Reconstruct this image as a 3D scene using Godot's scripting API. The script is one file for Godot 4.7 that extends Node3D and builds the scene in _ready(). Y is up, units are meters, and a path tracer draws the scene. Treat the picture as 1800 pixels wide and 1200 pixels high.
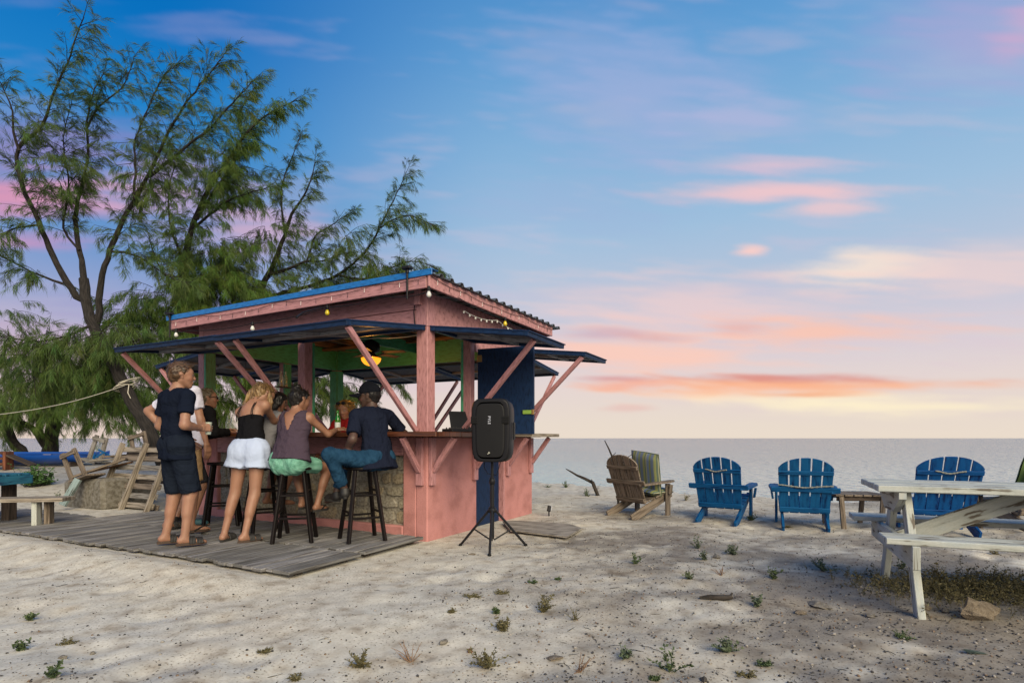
extends Node3D
# A pink beach bar at dusk. y is up, the camera looks along -Z, metres.

const CAM_H := 1.07
var M := {}                     # materials by name
var rng := RandomNumberGenerator.new()
var used := {}
var KX := Transform3D()         # the bar's own frame: +x along its front towards the near corner, +z out of the front, origin at the near corner


func _ready() -> void:
	rng.seed = 11
	# ---- camera
	var cam := Camera3D.new()
	cam.name = "camera"
	cam.projection = Camera3D.PROJECTION_FRUSTUM
	cam.near = 0.05
	cam.far = 40000.0
	cam.size = 0.05 * 1.2
	cam.frustum_offset = Vector2(0, 0.05 * 0.17)
	cam.position = Vector3(0, CAM_H, 0)
	add_child(cam)
	cam.current = true
	# ---- sky and exposure
	var env := Environment.new()
	env.background_mode = Environment.BG_SKY
	env.tonemap_mode = Environment.TONE_MAPPER_LINEAR
	env.tonemap_exposure = 1.45
	env.sdfgi_enabled = true
	env.ssao_enabled = true
	env.ssil_enabled = true
	var sky := Sky.new()
	var pano := PanoramaSkyMaterial.new()
	pano.panorama = make_sky_picture()
	sky.sky_material = pano
	env.sky = sky
	var we := WorldEnvironment.new()
	we.name = "world_environment"
	we.environment = env
	add_child(we)
	# ---- an added fill light, soft, wide and warm, from above behind the camera
	var fill_light := DirectionalLight3D.new()
	fill_light.name = "fill_light"
	fill_light.light_energy = 1.15
	fill_light.light_color = Color(1.0, 0.93, 0.79)
	fill_light.light_angular_distance = 45.0
	fill_light.shadow_enabled = true
	fill_light.look_at_from_position(Vector3(2.2, 3.5, 5.6), Vector3.ZERO)
	add_child(fill_light)
	# ---- frames and materials
	var xa := Vector3(0.887, 0, 0.461).normalized()
	KX = Transform3D(Basis(xa, Vector3.UP, xa.cross(Vector3.UP)), Vector3(-0.885, 0, -5.94))
	make_materials()
	# ---- setting, structure, objects, details
	build_ground()
	build_sea()
	build_deck()
	build_kiosk()
	build_trees()
	build_furniture()
	build_left_yard()
	build_bar_things()
	build_people()
	build_ground_details()


# ------------------------------------------------------------------ sky
func srgb(r: float, g: float, b: float) -> Color:
	return Color(r / 255.0, g / 255.0, b / 255.0).srgb_to_linear()


func lin(r: float, g: float, b: float) -> Color:      # real-world base colour (linear) for albedo_color
	return Color(r, g, b).linear_to_srgb()


func ramp(stops: Array, x: float) -> Color:
	if x <= stops[0][0]:
		return stops[0][1]
	for i in range(1, stops.size()):
		if x < stops[i][0]:
			var a: float = stops[i - 1][0]
			var b: float = stops[i][0]
			var c0: Color = stops[i - 1][1]
			var c1: Color = stops[i][1]
			return c0.lerp(c1, (x - a) / (b - a))
	return stops[stops.size() - 1][1]


func make_sky_picture() -> ImageTexture:
	var open_side := [[-1.0, srgb(235, 220, 203)], [1.5, srgb(233, 219, 205)], [5.0, srgb(229, 214, 210)], [9.0, srgb(214, 206, 216)], [14.0, srgb(184, 197, 218)], [20.0, srgb(158, 191, 221)], [27.0, srgb(132, 177, 217)], [34.0, srgb(98, 158, 211)], [42.0, srgb(62, 132, 197)], [60.0, srgb(52, 118, 190)], [90.0, srgb(56, 118, 188)]]
	var far_side := [[-1.0, srgb(232, 212, 195)], [3.0, srgb(224, 203, 200)], [7.0, srgb(200, 186, 204)], [11.0, srgb(158, 168, 206)], [15.0, srgb(118, 154, 206)], [20.0, srgb(72, 140, 200)], [26.0, srgb(34, 130, 201)], [32.0, srgb(10, 113, 191)], [40.0, srgb(4, 102, 182)], [60.0, srgb(30, 104, 182)], [90.0, srgb(56, 118, 188)]]
	# azimuth, elevation, half width, half height, slope, colour, strength (degrees)
	var banks := [
		[24.5, 23.6, 8.5, 0.75, 0.0, srgb(232, 196, 208), 0.75], [24.5, 21.5, 12.0, 0.95, 0.01, srgb(242, 200, 203), 0.9], [28.8, 19.4, 4.8, 0.75, 0.05, srgb(245, 203, 203), 0.7],
		[22.8, 16.9, 1.7, 0.55, 0.0, srgb(252, 208, 200), 0.9], [32.0, 14.4, 5.5, 1.5, 0.12, srgb(252, 230, 212), 0.85], [40.0, 13.0, 8.0, 2.0, 0.1, srgb(240, 212, 208), 0.7],
		[17.0, 12.6, 17.0, 3.0, 0.0, srgb(240, 208, 206), 0.7], [29.0, 9.4, 10.5, 1.35, 0.0, srgb(251, 198, 178), 0.85], [11.0, 8.4, 15.0, 2.4, -0.03, srgb(252, 205, 188), 0.9],
		[9.0, 10.2, 5.0, 0.7, 0.0, srgb(196, 170, 190), 0.6], [14.0, 9.6, 4.0, 0.45, 0.0, srgb(226, 170, 165), 0.6], [22.0, 10.2, 3.0, 0.6, 0.0, srgb(236, 178, 168), 0.6],
		[22.0, 4.6, 14.0, 1.2, 0.0, srgb(252, 214, 190), 0.85], [31.0, 3.0, 13.0, 1.15, -0.03, srgb(255, 240, 206), 0.95], [25.0, 4.75, 16.0, 0.8, 0.0, srgb(252, 176, 134), 0.85],
		[25.5, 5.45, 12.0, 0.42, -0.01, srgb(214, 134, 130), 0.75], [12.0, 5.3, 6.0, 0.7, 0.0, srgb(246, 178, 156), 0.85], [10.0, 5.9, 5.0, 0.35, 0.0, srgb(214, 150, 152), 0.7], [27.0, 3.9, 5.5, 0.28, -0.01, srgb(246, 172, 130), 0.8], [11.5, 2.9, 3.0, 0.4, 0.0, srgb(232, 184, 176), 0.5],
		[-40.0, 21.5, 9.0, 2.0, 0.0, srgb(160, 140, 192), 0.7], [-41.0, 17.8, 8.0, 1.5, 0.0, srgb(222, 152, 182), 0.9], [-31.0, 20.3, 9.0, 2.0, 0.0, srgb(212, 172, 200), 0.75], [-24.0, 18.6, 8.0, 3.0, 0.0, srgb(210, 176, 202), 0.8],
		[-42.0, 14.4, 7.0, 0.7, 0.0, srgb(206, 150, 190), 0.7], [-40.0, 6.5, 14.0, 2.6, 0.0, srgb(202, 166, 190), 0.6], [-33.0, 11.0, 10.0, 1.6, 0.0, srgb(170, 160, 205), 0.5],
		[39.5, 28.5, 9.0, 3.6, 0.2, srgb(188, 168, 212), 0.5], [42.0, 28.0, 2.4, 1.6, 0.5, srgb(232, 172, 200), 0.4], [12.0, 30.5, 14.0, 5.5, -0.15, srgb(172, 180, 220), 0.55], [22.0, 27.6, 8.0, 1.5, 0.0, srgb(186, 186, 220), 0.5], [5.0, 22.0, 12.0, 3.0, 0.0, srgb(160, 180, 218), 0.4],
		[75.0, 15.0, 20.0, 2.5, 0.0, srgb(236, 196, 200), 0.6], [66.0, 5.0, 18.0, 1.6, 0.0, srgb(250, 196, 160), 0.7], [-80.0, 18.0, 24.0, 3.0, 0.0, srgb(196, 160, 194), 0.6], [140.0, 14.0, 30.0, 3.0, 0.0, srgb(200, 176, 204), 0.5], [-140.0, 22.0, 30.0, 4.0, 0.0, srgb(190, 176, 208), 0.5]]
	for b: Array in banks:
		var ca := maxf(absf(cos(deg_to_rad(b[0]))), 0.12)
		b[1] = rad_to_deg(atan(tan(deg_to_rad(b[1])) / ca))
		b[3] = b[3] / ca
	var fn := FastNoiseLite.new()
	fn.seed = 5
	fn.frequency = 1.0
	fn.fractal_octaves = 4
	var paint := func(w: int, h: int, az0: float, az1: float, el0: float, el1: float) -> Image:
		var im := Image.create_empty(w, h, false, Image.FORMAT_RGBF)
		for j in h:
			var el := lerpf(el1, el0, (j + 0.5) / h)
			var e := maxf(el, -1.0)
			var a_row := ramp(open_side, e)
			var b_row := ramp(far_side, e)
			for i in w:
				var az := lerpf(az0, az1, (i + 0.5) / w)
				if az > 180.0:
					az -= 360.0
				var left := smoothstep(2.0, -32.0, az) * smoothstep(-180.0, -110.0, az)
				var c := a_row.lerp(b_row, left)
				if e < 70.0:
					# cloud streets lie across the view: a level band keeps to one height over the ground
					var e0 := e
					e = rad_to_deg(atan(tan(deg_to_rad(maxf(e0, 0.01))) / maxf(absf(cos(deg_to_rad(az))), 0.12)))
					var ca := cos(deg_to_rad(az))
					var sa := sin(deg_to_rad(az))
					var n1 := fn.get_noise_3d(sa * 2.2, e * 0.2, ca * 2.2)
					var n2 := fn.get_noise_3d(sa * 6.0 + 7.0, e * 0.8 + sa * 3.0, ca * 6.0)
					var veil := smoothstep(0.05, 0.5, n1 * 0.7 + n2 * 0.35) * smoothstep(65.0, 26.0, e) * smoothstep(0.0, 6.0, e)
					c = c.lerp(srgb(222, 196, 212), veil * 0.24 * (1.0 - 0.35 * left))
					for b: Array in banks:
						var dx: float = (az - b[0]) / b[2]
						if absf(dx) > 1.5:
							continue
						var dy: float = (e - b[1] - b[4] * (az - b[0])) / b[3]
						if absf(dy) > 2.2:
							continue
						var r := sqrt(dx * dx + dy * dy * 0.8) + n2 * 0.6 + n1 * 0.3
						var k := 1.0 - smoothstep(0.0, 1.25, r)
						if k > 0.0:
							c = c.lerp(b[5], k * b[6])
					e = e0
				im.set_pixel(i, j, c * (1.0 / 1.45))
		return im
	var W := 2560
	var H := 1280
	var whole: Image = paint.call(320, 160, 0.0, 360.0, -90.0, 90.0)
	whole.resize(W, H, Image.INTERPOLATE_CUBIC)
	var top := int(H * (90.0 - 48.0) / 180.0)
	var rows := int(H * 49.0 / 180.0)
	var cols := int(W * 50.0 / 360.0)
	var el_top := 90.0 - 180.0 * top / H
	var el_low := el_top - 180.0 * rows / H
	var span := 360.0 * cols / W
	var right: Image = paint.call(cols, rows, 0.0, span, el_low, el_top)
	var leftim: Image = paint.call(cols, rows, -span, 0.0, el_low, el_top)
	whole.blit_rect(right, Rect2i(0, 0, cols, rows), Vector2i(0, top))
	whole.blit_rect(leftim, Rect2i(0, 0, cols, rows), Vector2i(W - cols, top))
	return ImageTexture.create_from_image(whole)


# ------------------------------------------------------------------ mesh building
class MB:
	var v := PackedVector3Array()
	var n := PackedVector3Array()
	var uv := PackedVector2Array()
	var col := PackedColorArray()
	var ix := PackedInt32Array()
	var tint := Color.WHITE
	var off := Vector2.ZERO

	func vert(p: Vector3, nn: Vector3, u: Vector2) -> int:
		v.append(p)
		n.append(nn)
		uv.append(u + off)
		col.append(tint)
		return v.size() - 1

	# corners in any order round the face; "outward" tells which side is the front
	func face(pts: Array, outward: Vector3, uvs: Array = []) -> void:
		var nn: Vector3 = (pts[1] - pts[0]).cross(pts[2] - pts[0])
		if nn.length_squared() < 1e-14 and pts.size() > 3:
			nn = (pts[2] - pts[0]).cross(pts[3] - pts[0])
		nn = nn.normalized()
		var flip := nn.dot(outward) < 0.0
		if flip:
			nn = -nn
		var first := v.size()
		for i in pts.size():
			var u: Vector2 = uvs[i] if uvs else flat_uv(pts[i], nn)
			vert(pts[i], nn, u)
		for i in range(1, pts.size() - 1):
			if flip:
				ix.append_array([first, first + i, first + i + 1])
			else:
				ix.append_array([first, first + i + 1, first + i])

	func flat_uv(p: Vector3, nn: Vector3) -> Vector2:
		var a := nn.abs()
		if a.x >= a.y and a.x >= a.z:
			return Vector2(p.z, p.y)
		if a.y >= a.z:
			return Vector2(p.x, p.z)
		return Vector2(p.x, p.y)

	func box(xf: Transform3D, size: Vector3, bevel := 0.004) -> void:
		var h := size * 0.5
		var b := minf(bevel, minf(h.x, minf(h.y, h.z)) * 0.6)
		var longest := 0
		if size.y > size[longest]:
			longest = 1
		if size.z > size[longest]:
			longest = 2
		var uvof := func(p: Vector3, i: int) -> Vector2:
			var j := (i + 1) % 3
			var k := (i + 2) % 3
			if i == longest:
				return Vector2(p[j] * 0.3, p[k])
			var o := j if k == longest else k
			return Vector2(p[longest], p[o] + 0.37 * i)
		var corner := func(i: int, si: int, j: int, sj: int, k: int, sk: int) -> Vector3:
			var p := Vector3.ZERO
			p[i] = si * h[i]
			p[j] = sj * (h[j] - b)
			p[k] = sk * (h[k] - b)
			return p
		for i in 3:
			var j := (i + 1) % 3
			var k := (i + 2) % 3
			for s in [-1, 1]:
				var q := []
				var u := []
				for c in [[-1, -1], [1, -1], [1, 1], [-1, 1]]:
					var p: Vector3 = corner.call(i, s, j, c[0], k, c[1])
					q.append(xf * p)
					u.append(uvof.call(p, i))
				var o := Vector3.ZERO
				o[i] = s
				face(q, xf.basis * o, u)
		if b <= 0.0:
			return
		for i in 3:
			var j := (i + 1) % 3
			var k := (i + 2) % 3
			for s in [-1, 1]:
				for t in [-1, 1]:
					var ps := [corner.call(i, s, j, t, k, -1), corner.call(i, s, j, t, k, 1), corner.call(j, t, i, s, k, 1), corner.call(j, t, i, s, k, -1)]
					var o := Vector3.ZERO
					o[i] = s
					o[j] = t
					var q := []
					var u := []
					for p: Vector3 in ps:
						q.append(xf * p)
						u.append(uvof.call(p, i))
					face(q, xf.basis * o, u)
		for s in [-1, 1]:
			for t in [-1, 1]:
				for r in [-1, 1]:
					var ps := [corner.call(0, s, 1, t, 2, r), corner.call(1, t, 0, s, 2, r), corner.call(2, r, 0, s, 1, t)]
					var q := []
					var u := []
					for p: Vector3 in ps:
						q.append(xf * p)
						u.append(uvof.call(p, 0))
					face(q, xf.basis * Vector3(s, t, r), u)

	# a board from a to b: w across (towards "side"), t thick
	func board(a: Vector3, b: Vector3, w: float, t: float, side: Vector3, bevel := 0.004) -> void:
		var z := (b - a).normalized()
		var x := (side - z * side.dot(z)).normalized()
		var y := z.cross(x)
		box(Transform3D(Basis(x, y, z), (a + b) * 0.5), Vector3(w, t, a.distance_to(b)), bevel)

	func tube(pts: Array, radii: Array, sides := 8, caps := true) -> void:
		var count := pts.size()
		var t0: Vector3 = (pts[1] - pts[0]).normalized()
		var x := t0.cross(Vector3.UP if absf(t0.y) < 0.9 else Vector3.RIGHT).normalized()
		var along := 0.0
		var first := v.size()
		for i in count:
			var t: Vector3 = (pts[mini(i + 1, count - 1)] - pts[maxi(i - 1, 0)]).normalized()
			x = (x - t * x.dot(t)).normalized()
			var y := t.cross(x)
			if i > 0:
				along += pts[i].distance_to(pts[i - 1])
			var r: float = radii[i] if radii.size() > 1 else radii[0]
			for s in sides + 1:
				var a := TAU * s / sides
				var d := x * cos(a) + y * sin(a)
				vert(pts[i] + d * r, d, Vector2(along, a / TAU * maxf(TAU * r, 0.05)))
		for i in count - 1:
			for s in sides:
				var a := first + i * (sides + 1) + s
				var b := a + sides + 1
				ix.append_array([a, b, a + 1, a + 1, b, b + 1])
		if caps:
			for e in [0, count - 1]:
				var dir: Vector3 = (pts[0] - pts[1]) if e == 0 else (pts[count - 1] - pts[count - 2])
				var ring := []
				for s in sides:
					ring.append(v[first + e * (sides + 1) + s])
				face(ring, dir)

	func lathe(profile: Array, xf := Transform3D(), sides := 20) -> void:
		var first := v.size()
		for i in profile.size():
			var p: Vector2 = profile[i]
			var t: Vector2 = profile[mini(i + 1, profile.size() - 1)] - profile[maxi(i - 1, 0)]
			var nr := Vector2(t.y, -t.x).normalized()
			for s in sides + 1:
				var a := TAU * s / sides
				var d := Vector3(cos(a), 0, -sin(a))
				vert(xf * (d * p.x + Vector3.UP * p.y), (xf.basis * (d * nr.x + Vector3.UP * nr.y)).normalized(), Vector2(a / TAU, p.y))
		for i in profile.size() - 1:
			for s in sides:
				var a := first + i * (sides + 1) + s
				var b := a + sides + 1
				ix.append_array([a, b, a + 1, a + 1, b, b + 1])

	func ball(xf: Transform3D, rings := 8, sides := 12) -> void:
		var first := v.size()
		var nb := xf.basis.inverse().transposed()
		for i in rings + 1:
			var e := PI * i / rings - PI / 2
			for s in sides + 1:
				var a := TAU * s / sides
				var d := Vector3(cos(e) * cos(a), sin(e), -cos(e) * sin(a))
				vert(xf * d, (nb * d).normalized(), Vector2(a, e))
		for i in rings:
			for s in sides:
				var a := first + i * (sides + 1) + s
				var b := a + sides + 1
				ix.append_array([a, b, a + 1, a + 1, b, b + 1])

	# polygon in the xy plane of xf, extruded along z to both sides
	func prism(poly: PackedVector2Array, depth: float, xf: Transform3D) -> void:
		var tris := Geometry2D.triangulate_polygon(poly)
		var mid := Vector2.ZERO
		for p in poly:
			mid += p / poly.size()
		for s in [-1.0, 1.0]:
			for i in range(0, tris.size(), 3):
				var q := []
				var u := []
				for k in 3:
					var p := poly[tris[i + k]]
					q.append(xf * Vector3(p.x, p.y, s * depth / 2))
					u.append(p)
				face(q, xf.basis.z * s, u)
		var clockwise := Geometry2D.is_polygon_clockwise(poly)
		for i in poly.size():
			var a := poly[i]
			var b := poly[(i + 1) % poly.size()]
			var e := b - a
			var o := Vector2(e.y, -e.x) * (-1.0 if clockwise else 1.0)
			face([xf * Vector3(a.x, a.y, -depth / 2), xf * Vector3(b.x, b.y, -depth / 2), xf * Vector3(b.x, b.y, depth / 2), xf * Vector3(a.x, a.y, depth / 2)], xf.basis * Vector3(o.x, o.y, 0), [Vector2(0, 0), Vector2(e.length(), 0), Vector2(e.length(), depth), Vector2(0, depth)])

	func add(o: MB, xf := Transform3D()) -> void:
		var first := v.size()
		for i in o.v.size():
			v.append(xf * o.v[i])
			n.append((xf.basis * o.n[i]).normalized())
		uv.append_array(o.uv)
		col.append_array(o.col)
		for i in o.ix:
			ix.append(first + i)

	# smooth normals from the faces, for meshes whose vertices are shared
	func smooth() -> void:
		for i in n.size():
			n[i] = Vector3.ZERO
		for i in range(0, ix.size(), 3):
			var f := (v[ix[i + 2]] - v[ix[i]]).cross(v[ix[i + 1]] - v[ix[i]])
			for k in 3:
				n[ix[i + k]] += f
		for i in n.size():
			n[i] = n[i].normalized()

	func mesh(m: Material) -> ArrayMesh:
		var a := []
		a.resize(Mesh.ARRAY_MAX)
		a[Mesh.ARRAY_VERTEX] = v
		a[Mesh.ARRAY_NORMAL] = n
		a[Mesh.ARRAY_TEX_UV] = uv
		a[Mesh.ARRAY_COLOR] = col
		a[Mesh.ARRAY_INDEX] = ix
		var am := ArrayMesh.new()
		am.add_surface_from_arrays(Mesh.PRIMITIVE_TRIANGLES, a)
		am.surface_set_material(0, m)
		return am


func numbered(called: String) -> String:
	if not used.has(called):
		used[called] = 0
		return called
	used[called] += 1
	return "%s_%03d" % [called, used[called]]


func tag(o: Node3D, label: String, category: String, group := "", kind := "") -> Node3D:
	if label:
		o.set_meta("label", label)
	if category:
		o.set_meta("category", category)
	if group:
		o.set_meta("group", group)
	if kind:
		o.set_meta("kind", kind)
	return o


func thing(called: String, label: String, category: String, at := Transform3D(), group := "") -> Node3D:
	var o := Node3D.new()
	o.name = numbered(called)
	o.transform = at
	add_child(o)
	return tag(o, label, category, group)


func put(called: String, mb: MB, m: Material, parent: Node3D = null) -> MeshInstance3D:
	var o := MeshInstance3D.new()
	o.mesh = mb.mesh(m)
	o.cast_shadow = GeometryInstance3D.SHADOW_CASTING_SETTING_ON
	if parent:
		o.name = called
		parent.add_child(o, true)
	else:
		o.name = numbered(called)
		add_child(o)
	return o


func put_shared(called: String, mesh: Mesh, at: Transform3D, parent: Node3D) -> MeshInstance3D:
	var o := MeshInstance3D.new()
	o.mesh = mesh
	o.transform = at
	o.name = called
	parent.add_child(o, true)
	return o


# a copy of a thing with its parts
func copy(src: Node3D, called: String, label: String, at: Transform3D) -> Node3D:
	var o: Node3D = src.duplicate()
	o.name = numbered(called)
	o.transform = at
	add_child(o)
	o.set_meta("label", label)
	return o


func one(f: Callable) -> MB:
	var b := MB.new()
	b.off = Vector2(rng.randf(), rng.randf()) * 3.0
	f.call(b)
	return b


func boxmb(center: Vector3, size: Vector3, bevel := 0.004) -> MB:
	var b := MB.new()
	b.off = Vector2(rng.randf(), rng.randf()) * 3.0
	b.box(Transform3D(Basis(), center), size, bevel)
	return b


func boardmb(a: Vector3, b: Vector3, w: float, t: float, side: Vector3, bevel := 0.004) -> MB:
	var m := MB.new()
	m.off = Vector2(rng.randf(), rng.randf()) * 3.0
	m.board(a, b, w, t, side, bevel)
	return m


func turned(p: Vector3, deg: float) -> Transform3D:
	return Transform3D(Basis(Vector3.UP, deg_to_rad(deg)), p)


# ------------------------------------------------------------------ textures and materials
func noise_bytes(size: int, freq: float, octaves: int, sd: int, kind := FastNoiseLite.TYPE_SIMPLEX_SMOOTH) -> PackedByteArray:
	var f := FastNoiseLite.new()
	f.noise_type = kind
	f.seed = sd
	f.frequency = freq
	f.fractal_octaves = octaves
	return f.get_seamless_image(size, size).get_data()


func grey_texture(bytes: PackedByteArray, size: int) -> ImageTexture:
	return ImageTexture.create_from_image(Image.create_from_data(size, size, false, Image.FORMAT_L8, bytes))


# noise bytes through colour stops [[0..1, Color sRGB], ...], a second noise darkens a little
func colour_texture(a: PackedByteArray, size: int, stops: Array, b := PackedByteArray(), amount := 0.0) -> ImageTexture:
	var lut := []
	for i in 256:
		lut.append(ramp(stops, i / 255.0))
	var outb := PackedByteArray()
	outb.resize(size * size * 3)
	for i in size * size:
		var c: Color = lut[a[i]]
		var k := 1.0
		if amount > 0.0:
			k = 1.0 - amount * (1.0 - b[i] / 255.0)
		outb[i * 3] = int(clampf(c.r * k, 0, 1) * 255)
		outb[i * 3 + 1] = int(clampf(c.g * k, 0, 1) * 255)
		outb[i * 3 + 2] = int(clampf(c.b * k, 0, 1) * 255)
	return ImageTexture.create_from_image(Image.create_from_data(size, size, false, Image.FORMAT_RGB8, outb))


func mat(called: String, c: Color, rough := 0.8, tex: Texture2D = null, scale := Vector3.ONE, bump: Texture2D = null, depth := 0.0) -> StandardMaterial3D:
	var m := StandardMaterial3D.new()
	m.resource_name = called
	m.albedo_color = c
	m.roughness = rough
	m.uv1_scale = scale
	if tex:
		m.albedo_texture = tex
	if bump:
		m.heightmap_enabled = true
		m.heightmap_texture = bump
		m.heightmap_scale = depth
	M[called] = m
	return m


func tri(m: StandardMaterial3D, s: float) -> StandardMaterial3D:
	m.uv1_triplanar = true
	m.uv1_scale = Vector3(s, s, s)
	return m


func make_materials() -> void:
	var W := Color.WHITE
	var n1 := noise_bytes(512, 0.012, 5, 1)
	var n2 := noise_bytes(512, 0.03, 5, 2)
	var n3 := noise_bytes(512, 0.16, 3, 3)
	var grain := colour_texture(n1, 512, [[0.15, Color(0.55, 0.53, 0.5)], [0.4, Color(0.8, 0.79, 0.78)], [0.55, Color(0.95, 0.95, 0.95)], [0.85, W]], n3, 0.25)
	var soft := colour_texture(n2, 512, [[0.15, Color(0.76, 0.74, 0.73)], [0.35, Color(0.92, 0.915, 0.91)], [0.55, Color(0.96, 0.96, 0.96)], [0.8, W]], n3, 0.12)
	var bump1 := grey_texture(n1, 512)
	var bump2 := grey_texture(n2, 512)
	var bump3 := grey_texture(n3, 512)
	var gs := Vector3(0.35, 5.0, 1)
	mat("old_wood", lin(0.25, 0.20, 0.155), 0.9, grain, gs, bump1, 0.25)
	mat("grey_wood", lin(0.30, 0.28, 0.255), 0.92, grain, gs, bump1, 0.3)
	mat("pale_wood", lin(0.40, 0.345, 0.28), 0.9, grain, gs, bump1, 0.25)
	mat("silver_wood", lin(0.46, 0.45, 0.43), 0.9, grain, gs, bump1, 0.3)
	mat("dark_wood", lin(0.085, 0.06, 0.045), 0.85, grain, gs, bump1, 0.2)
	mat("rafter_wood", lin(0.33, 0.17, 0.065), 0.7, grain, gs, bump1, 0.15)
	mat("bar_wood", lin(0.13, 0.042, 0.018), 0.28, grain, gs, bump1, 0.05)
	mat("stool_wood", lin(0.012, 0.009, 0.009), 0.35, grain, gs, bump1, 0.04)
	# paint on timber, worn through to the wood in streaks
	var white_worn := colour_texture(n1, 512, [[0.0, Color(0.40, 0.36, 0.31)], [0.25, Color(0.55, 0.51, 0.46)], [0.31, Color(0.84, 0.86, 0.84)], [0.6, Color(0.93, 0.94, 0.92)], [1.0, Color(0.86, 0.90, 0.91)]], n3, 0.14)
	mat("white_paint", lin(0.58, 0.585, 0.56), 0.75, white_worn, Vector3(0.5, 3.2, 1), bump1, 0.2)
	var blue_worn := colour_texture(n1, 512, [[0.0, Color(0.30, 0.42, 0.5)], [0.2, Color(0.45, 0.58, 0.68)], [0.29, Color(0.78, 0.82, 0.86)], [0.5, Color(0.93, 0.94, 0.95)], [0.75, W], [1.0, Color(0.84, 0.88, 0.92)]], n3, 0.2)
	mat("blue_paint", lin(0.004, 0.095, 0.27), 0.55, blue_worn, Vector3(0.5, 3.0, 1), bump1, 0.12)
	mat("teal_paint", lin(0.02, 0.16, 0.26), 0.6, blue_worn, Vector3(0.5, 3.0, 1), bump1, 0.12)
	mat("navy_paint", lin(0.010, 0.030, 0.085), 0.5, soft, Vector3(0.6, 2.0, 1), bump1, 0.06)
	mat("pale_blue_paint", lin(0.30, 0.38, 0.40), 0.8, white_worn, Vector3(0.5, 3.0, 1), bump1, 0.15)
	tri(mat("pink_paint", lin(0.51, 0.245, 0.245), 0.65, soft, W_scale(1.0), bump1, 0.1), 0.9)
	mat("pink_timber", lin(0.50, 0.24, 0.25), 0.6, soft, Vector3(0.5, 3.0, 1), bump1, 0.12)
	var stained := colour_texture(noise_bytes(512, 0.008, 6, 8), 512, [[0.1, Color(0.88, 0.86, 0.85)], [0.4, Color(0.96, 0.955, 0.95)], [0.7, W]], n3, 0.10)
	tri(mat("pink_plaster", lin(0.49, 0.215, 0.205), 0.85, stained, W_scale(1.0), bump3, 0.35), 0.75)
	mat("green_paint", lin(0.06, 0.34, 0.18), 0.55, soft, Vector3(0.5, 2.0, 1), bump1, 0.08)
	mat("shutter_under", lin(0.13, 0.135, 0.16), 0.7, soft, Vector3(1, 1, 1), bump1, 0.06)
	mat("roof_metal", lin(0.10, 0.12, 0.14), 0.5, soft, Vector3(1, 1, 1))
	mat("blue_metal", lin(0.012, 0.17, 0.52), 0.4, soft, Vector3(0.6, 3, 1), bump1, 0.05)
	var mortar := colour_texture(n2, 512, [[0.1, Color(0.66, 0.63, 0.59)], [0.5, Color(0.88, 0.86, 0.82)], [0.9, W]], n3, 0.25)
	tri(mat("mortar", lin(0.42, 0.40, 0.35), 0.95, mortar, W_scale(1.0), bump3, 0.5), 1.3)
	for i in 4:
		tri(mat("stone%d" % i, [lin(0.45, 0.42, 0.34), lin(0.43, 0.41, 0.36), lin(0.45, 0.39, 0.29), lin(0.40, 0.39, 0.35)][i], 0.95, mortar, W_scale(1.0), bump3, 0.6), 1.7)
	tri(mat("concrete", lin(0.27, 0.26, 0.235), 0.95, mortar, W_scale(1.0), bump3, 0.4), 0.8)
	tri(mat("rock", lin(0.30, 0.255, 0.205), 0.95, mortar, W_scale(1.0), bump3, 0.8), 2.0)
	tri(mat("rock_grey", lin(0.34, 0.32, 0.29), 0.95, mortar, W_scale(1.0), bump3, 0.8), 2.5)
	var bark := colour_texture(n1, 512, [[0.2, Color(0.5, 0.47, 0.45)], [0.5, Color(0.85, 0.82, 0.8)], [0.8, W]], n3, 0.35)
	mat("bark", lin(0.034, 0.029, 0.027), 0.95, bark, Vector3(0.8, 4.0, 1), bump1, 1.2)
	mat("driftwood", lin(0.07, 0.06, 0.05), 0.95, bark, Vector3(0.8, 4.0, 1), bump1, 0.5)
	for e in [["needles", lin(0.058, 0.097, 0.016)], ["needles_bright", lin(0.076, 0.130, 0.016)], ["needles_brown", lin(0.085, 0.075, 0.035)]]:
		var m := mat(e[0], e[1], 0.7)
		m.backlight_enabled = true
		m.backlight = Color(0.5, 0.55, 0.3)
		m.vertex_color_use_as_albedo = true
	for e in [["leaf", lin(0.055, 0.13, 0.03)], ["weed", lin(0.058, 0.088, 0.032)], ["weed_grey", lin(0.085, 0.112, 0.065)], ["weed_dry", lin(0.115, 0.10, 0.045)], ["weed_red", lin(0.20, 0.12, 0.07)]]:
		var m := mat(e[0], e[1], 0.7)
		m.backlight_enabled = true
		m.backlight = Color(0.4, 0.4, 0.3)
		m.vertex_color_use_as_albedo = true
	mat("black_plastic", lin(0.012, 0.012, 0.014), 0.45, null, W_scale(1.0), bump3, 0.02)
	mat("black_rubber", lin(0.01, 0.01, 0.01), 0.8)
	mat("black_metal", lin(0.014, 0.014, 0.016), 0.35)
	mat("speaker_mesh", lin(0.012, 0.012, 0.013), 0.6)
	mat("print_white", lin(0.36, 0.38, 0.44), 0.5)
	mat("print_grey", lin(0.42, 0.42, 0.36), 0.4)
	mat("cable", lin(0.012, 0.012, 0.014), 0.6)
	mat("white_cable", lin(0.5, 0.5, 0.47), 0.6)
	mat("rope", lin(0.46, 0.43, 0.36), 0.95)
	for e in ["black_plastic", "black_metal", "speaker_mesh", "black_rubber", "blue_paint", "stool_wood", "navy_paint", "shutter_under", "cable"]:
		M[e].metallic_specular = 0.28
	mat("old_rope", lin(0.20, 0.21, 0.19), 0.95)
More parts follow.
